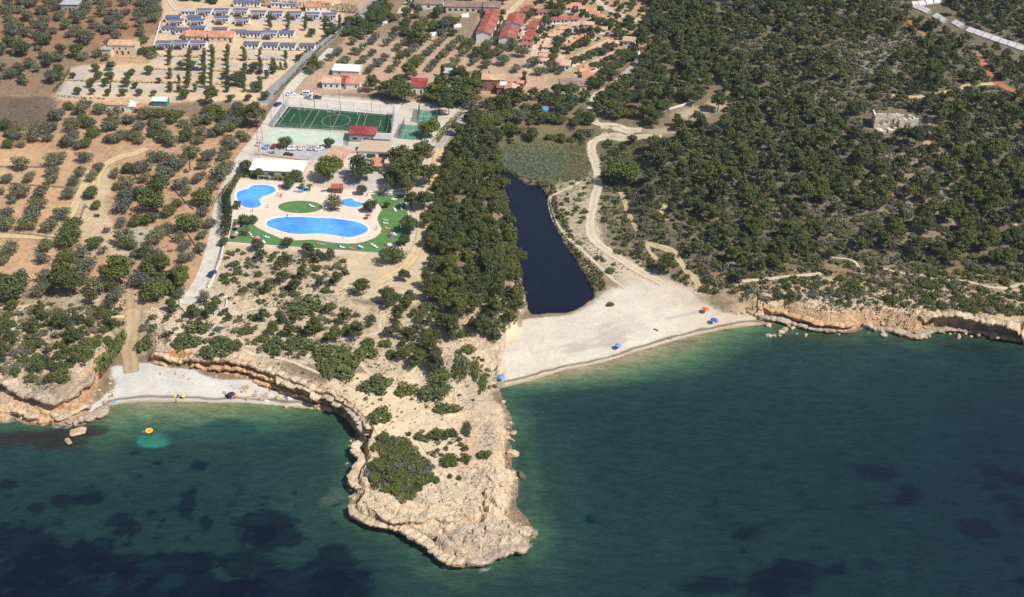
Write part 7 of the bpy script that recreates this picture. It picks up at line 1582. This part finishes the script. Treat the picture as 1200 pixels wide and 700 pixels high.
for k, px, py, lab, rz, s_ in [('sit', 720.5, 407.5, 'person sitting on the red towel under the light blue parasol', 30, 1), ('lie', 770, 386.5, 'person lying near the navy towel on the bay beach', 50, 0), ('sit', 840, 375.5, 'person sitting by the dark blue parasol', 80, 2), ('sit', 267, 462.5, 'person sitting left of the navy parasol', 40, 0), ('stand', 274, 464, 'person standing right of the navy parasol', 10, 2), ('sit', 271, 466, 'person sitting in front of the navy parasol', 10, 1),
        ('stand', 206.5, 472, 'person at the water edge of the cove beach', 0, 0), ('sit', 209.5, 463.5, 'person in white sitting on the blue towel', 10, 5), ('stand', 132, 464.5, 'person in dark trunks at the left end of the cove beach', 40, 2), ('stand', 787, 397, 'person at the water edge of the bay beach', 0, 1), ('sit', 336.5, 467, 'person sitting by the white towel under the cove wall', 0, 2), ('swim', 169.5, 505.5, 'swimmer in the cove beside the yellow ring', 60, 0)]:
    person(k, px, py, lab, rz, s_, None, .02 if k == 'swim' else None)
# yellow swim ring
x, y = map(float, atz(174.5, 504.5, .2)); t = thing('swim_ring', 'yellow swim ring floating in the cove', 'swim ring', (x, y, .12)); m = MB(); K, M_ = 20, 8; vs = []; fs = []
for k in range(K):
    for j in range(M_): a, b = 6.2832*k/K, 6.2832*j/M_; vs.append(((.85+.28*math.cos(b))*math.cos(a), (.85+.28*math.cos(b))*math.sin(a), .26*math.sin(b)))
fs = [(k*M_+j, ((k+1)%K)*M_+j, ((k+1)%K)*M_+(j+1)%M_, k*M_+(j+1)%M_) for k in range(K) for j in range(M_)]; m.add(vs, fs); m.build('tube', FABY, t); m = MB(); m.cyl((0,0,-.12),(0,0,-.04), .6, .6, 16); m.build('floor', FABO, t)
# white frame at the kidney pool, pergola
x, y, z = map(float, G(309.5, 212)); t = thing('goal_frame', 'white tubular frame against the dark hedge by the kidney pool', 'frame', (x, y, 6.04), R(-4)); m = MB()
for p, q in (((-2.3,0,0),(-2.3,0,2.1)), ((2.3,0,0),(2.3,0,2.1)), ((-2.3,0,2.1),(2.3,0,2.1)), ((-2.3,1,0),(-2.3,0,2.1)), ((2.3,1,0),(2.3,0,2.1))): m.cyl(p, q, .08, n=6)
m.build('frame', WHITER, t)

# ---------------------------------------------------------------- dry stone walls of the orchard
def drywall(label, pts, h=.55, th=.5, mat=None):
    w_ = GP(pts); seg = np.hypot(*np.diff(w_, axis=0).T); Lc = np.concatenate([[0], np.cumsum(seg)]); n_ = max(4, int(Lc[-1]/.6)); s = np.linspace(0, Lc[-1], n_); x = np.interp(s, Lc, w_[:,0]); y = np.interp(s, Lc, w_[:,1]); z = samp(x, y); c = (x[0], y[0], z[0])
    tx, ty = np.gradient(x), np.gradient(y); q = np.hypot(tx, ty); nx_, ny_ = -ty/q*th/2, tx/q*th/2; top = h*(1+.35*fbm(s, s*0, 2.5, 3, 2)); wob_ = .15*fbm(s, s*0+4, 1.5, 2, 1)
    V = np.stack([np.stack([x-nx_-c[0]+wob_, y-ny_-c[1], z-.3-c[2]], 1), np.stack([x-nx_*.8-c[0]+wob_, y-ny_*.8-c[1], z+top-c[2]], 1), np.stack([x+nx_*.8-c[0]+wob_, y+ny_*.8-c[1], z+top*.96-c[2]], 1), np.stack([x+nx_-c[0]+wob_, y+ny_-c[1], z-.3-c[2]], 1)], 1)
    I = np.arange(n_*4).reshape(n_, 4); F = np.stack([I[:-1], I[1:], np.roll(I[1:], -1, 1), np.roll(I[:-1], -1, 1)], -1).reshape(-1, 4)
    o = link('stone_wall', mesh_np('stone_wall', V.reshape(-1, 3), F[:, ::-1], mat or plain('dry_stone', A(150,130,112), .95, .4, 1.5, bump=.8))); o.location = c; tagset(o, label, 'stone wall')
for lab, pts in [('dry stone wall running diagonally beside an olive in the orchard', [(201,219),(210,229),(219,239),(227,246)]), ('low dry stone wall further down the same orchard slope', [(195,273),(203,281)]), ('dark stone wall above the concrete road, lower part', [(221,276),(228,286),(236,300)]), ('terrace wall below the sandy orchard track', [(67,280),(40,276),(0,273)]), ('terrace wall between two orange orchard strips', [(0,215),(40,218),(72,220),(92,222)]),
                 ('upright dry wall in the orchard above the round olives', [(223.5,186),(223,194),(223.5,200)]), ('retaining wall on the inner side of the concrete road', [(270,213),(258,228),(252,238)]), ('terrace wall at the edge of the sandy orchard track', [(100,240),(96,252),(92,262)]), ('terrace wall high in the left orchard', [(0,196),(30,196),(70,198)])]: drywall(lab, pts)
drywall('white low wall along the right side of the concrete road', [(262,288),(258,306),(252,322),(244,338)], .5, .35, WHITE); drywall('curved white wall round the gravel turning loop', [(211,352),(211,360),(218,367),(234,371),(252,370),(264,362),(266,352)], .6, .4, plain('pale_wall', A(220,210,192), .9, .15)); drywall('white boundary wall of the car park beside the road', [(300,181),(318,183.5),(340,186),(361,189)], 1.0, .8, plain('tan_wall', A(206,186,158), .9, .15))
drywall('pale masonry wall of the wooded camp above the track', [(772,133),(785,129),(797,126),(809,121)], 1.2, .8, plain('pale_wall', A(220,210,192), .9, .15)); drywall('white fence wall along the left side of the camp', [(188,27),(184,42),(180,55),(176,68)], 1.0, .25, WHITE)
drywall('low pale wall along the top of the pool lawn', [(434,226),(455,226.5),(474,228)], .7, .4, WHITE)

# ---------------------------------------------------------------- boulders
BM = []
for k in range(6):          # broken, angular blocks
    bm = bmesh.new(); rg_ = np.random.default_rng(40+k)
    for q in rg_.normal(size=(26, 3)):
        q = q/np.linalg.norm(q); q = np.sign(q)*np.abs(q)**.75*rg_.uniform(.8, 1.1); bm.verts.new(q)
    bmesh.ops.convex_hull(bm, input=bm.verts); bmesh.ops.subdivide_edges(bm, edges=bm.edges, cuts=2, use_grid_fill=True)
    for v in bm.verts: c_ = v.co; v.co = c_*(1+.10*float(fbm(c_.x*3+k, c_.y*3+c_.z*2, 1.1, 3, k)))
    for v in [v for v in bm.verts if not v.link_faces]: bm.verts.remove(v)
    me = bpy.data.meshes.new('boulder'); bm.to_mesh(me); bm.free(); BM.append(me)
ROCKM = plain('boulder_rock', A(206,176,142), .95, .35, .8, bump=.9); ROCKO = plain('boulder_orange', A(214,172,130), .95, .3, .8, bump=.9); ROCKD = plain('boulder_dark', A(110,90,72), .95, .35, .8, bump=.9)
BMM = {}
def boulder(px, py, r, label, mat=None, grp='boulders along the shore', sc=(1, .8, .6), z=None):
    mat = mat or ROCKM; k = random.randrange(6)
    if (k, mat.name) not in BMM: m2 = BM[k].copy(); m2.materials.append(mat); BMM[(k, mat.name)] = m2
    x, y, zg = map(float, G(px, py)) if z is None else (*map(float, atz(px, py, z)), z)
    o = link('boulder', BMM[(k, mat.name)]); o.location = (x, y, max(zg, -.3)+r*.12); o.rotation_euler = (random.uniform(-.2, .2), random.uniform(-.2, .2), random.uniform(0, 6)); o.scale = (r*sc[0], r*sc[1], r*sc[2]); tagset(o, label, 'boulder', grp)
boulder(91, 507, 2.6, 'pale islet rock standing in the water off the left shelf', None, None, (1.0, .7, .3), 0.1); boulder(80, 518, 1.7, 'low outer tip of the pale islet rock', None, None, (1.4, .5, .25), 0.0); boulder(611, 558, 1.3, 'small brown rock in the water right of the promontory', ROCKD, None, (1.5, .8, .6), 0.1)
boulder(375, 477, 2.0, 'round orange boulder below the dark cove wall', ROCKO, None); boulder(384, 479, 1.6, 'flat orange boulder right of the round one', ROCKO, None, (1.6, .8, .45)); boulder(336, 477, .9, 'small boulder at the water edge of the cove', ROCKO, None); boulder(600, 533, 2.0, 'square rock jutting from the right rim of the promontory', None, None)
for (x0, y0, x1, y1, n_, rr, mat, lab, grp) in [(262,450,330,468,26,(.4,1.1),ROCKM,'fallen pale boulder under the cove cliff','fallen boulders under the cove cliff'), (180,428,262,446,18,(.25,.7),ROCKO,'orange rubble block under the cove cliff','rubble blocks under the cove cliff'), (900,370,1080,394,44,(.4,1.3),ROCKM,'grey pink boulder on the right coast ledge','boulders of the right coast ledge'), (1080,378,1200,396,40,(.5,1.4),ROCKM,'boulder in front of the dark hollow on the right coast','boulders before the right hollow'),
        (105,440,135,475,16,(.3,.8),ROCKO,'orange block at the left end of the cove beach','blocks at the left end of the cove'), (0,470,110,496,16,(.3,.9),ROCKO,'block lying on the orange left shelf','blocks on the left shelf'), (470,590,600,640,14,(.3,.8),ROCKM,'loose boulder on the rocky tip of the promontory','loose boulders of the tip'), (585,470,604,590,22,(.4,1.0),ROCKM,'boulder along the right foot of the promontory','boulders of the right foot'), (855,352,900,370,10,(.5,1.2),ROCKM,'pale boulder where beach meets the right coast','boulders at the beach end'), (406,510,425,590,16,(.5,1.2),ROCKM,'boulder along the western foot of the promontory','boulders of the western foot')]:
    for i in range(n_): boulder(random.uniform(x0, x1), random.uniform(y0, y1), rr[0]+(rr[1]-rr[0])*random.random()**2, lab, mat, grp, (1, random.uniform(.6, 1), random.uniform(.45, .75)))
# caravans and tents under the trees
def tent(px, py, rz, fab, label):
    x, y, z = map(float, G(px, py, 1)); t = thing('tent', label, 'tent', (x, y, z), R(rz), 'tents under the trees'); m = MB(); m.gable(-1.9, 1.9, -1.3, 1.3, .5, 1.3, .04); m.build('fly', fab, t); m = MB(); m.box(-1.7,1.7,-1.2,1.2,0,.55); m.wedge(-1.7,1.7,-1.2,1.2,.55,1.2); m.build('cabin', FABW, t)
for px, py, f, lab in [(450,25,FABW,'white tent at the left under the trees below the long halls'),(444,28,FABW,'white tent beside the camp road verge'),(485,15,FABT,'tan tent under trees below the long shed'),(528,8,FABW,'white tent between the two long halls'),(508,40,FABW,'white tent right of the dark pine at the grove head'),(510,45,FABT,'tan tent right of the dark pine at the grove head'),(536,30,FABW,'white tent in the shaded gardens'),(545,18,FABW,'white tent below the purple roofed hall'),(716,112,FABLB,'light blue tent in the wooded camp'),(714,128,FABLB,'pale blue tent lower in the wooded camp'),(688,112,FABW,'white tent by the wooded camp junction'),(730,112,FABW,'white awning tent beside the dark camp pines'),(745,62,FABW,'white tent at the top of the wooded camp'),(660,119,FABW,'white tent under the round camp trees'),(640,127,FABLB,'pale tent beside the lane below the villa')]: tent(px, py, random.uniform(-20, 20), f, lab)
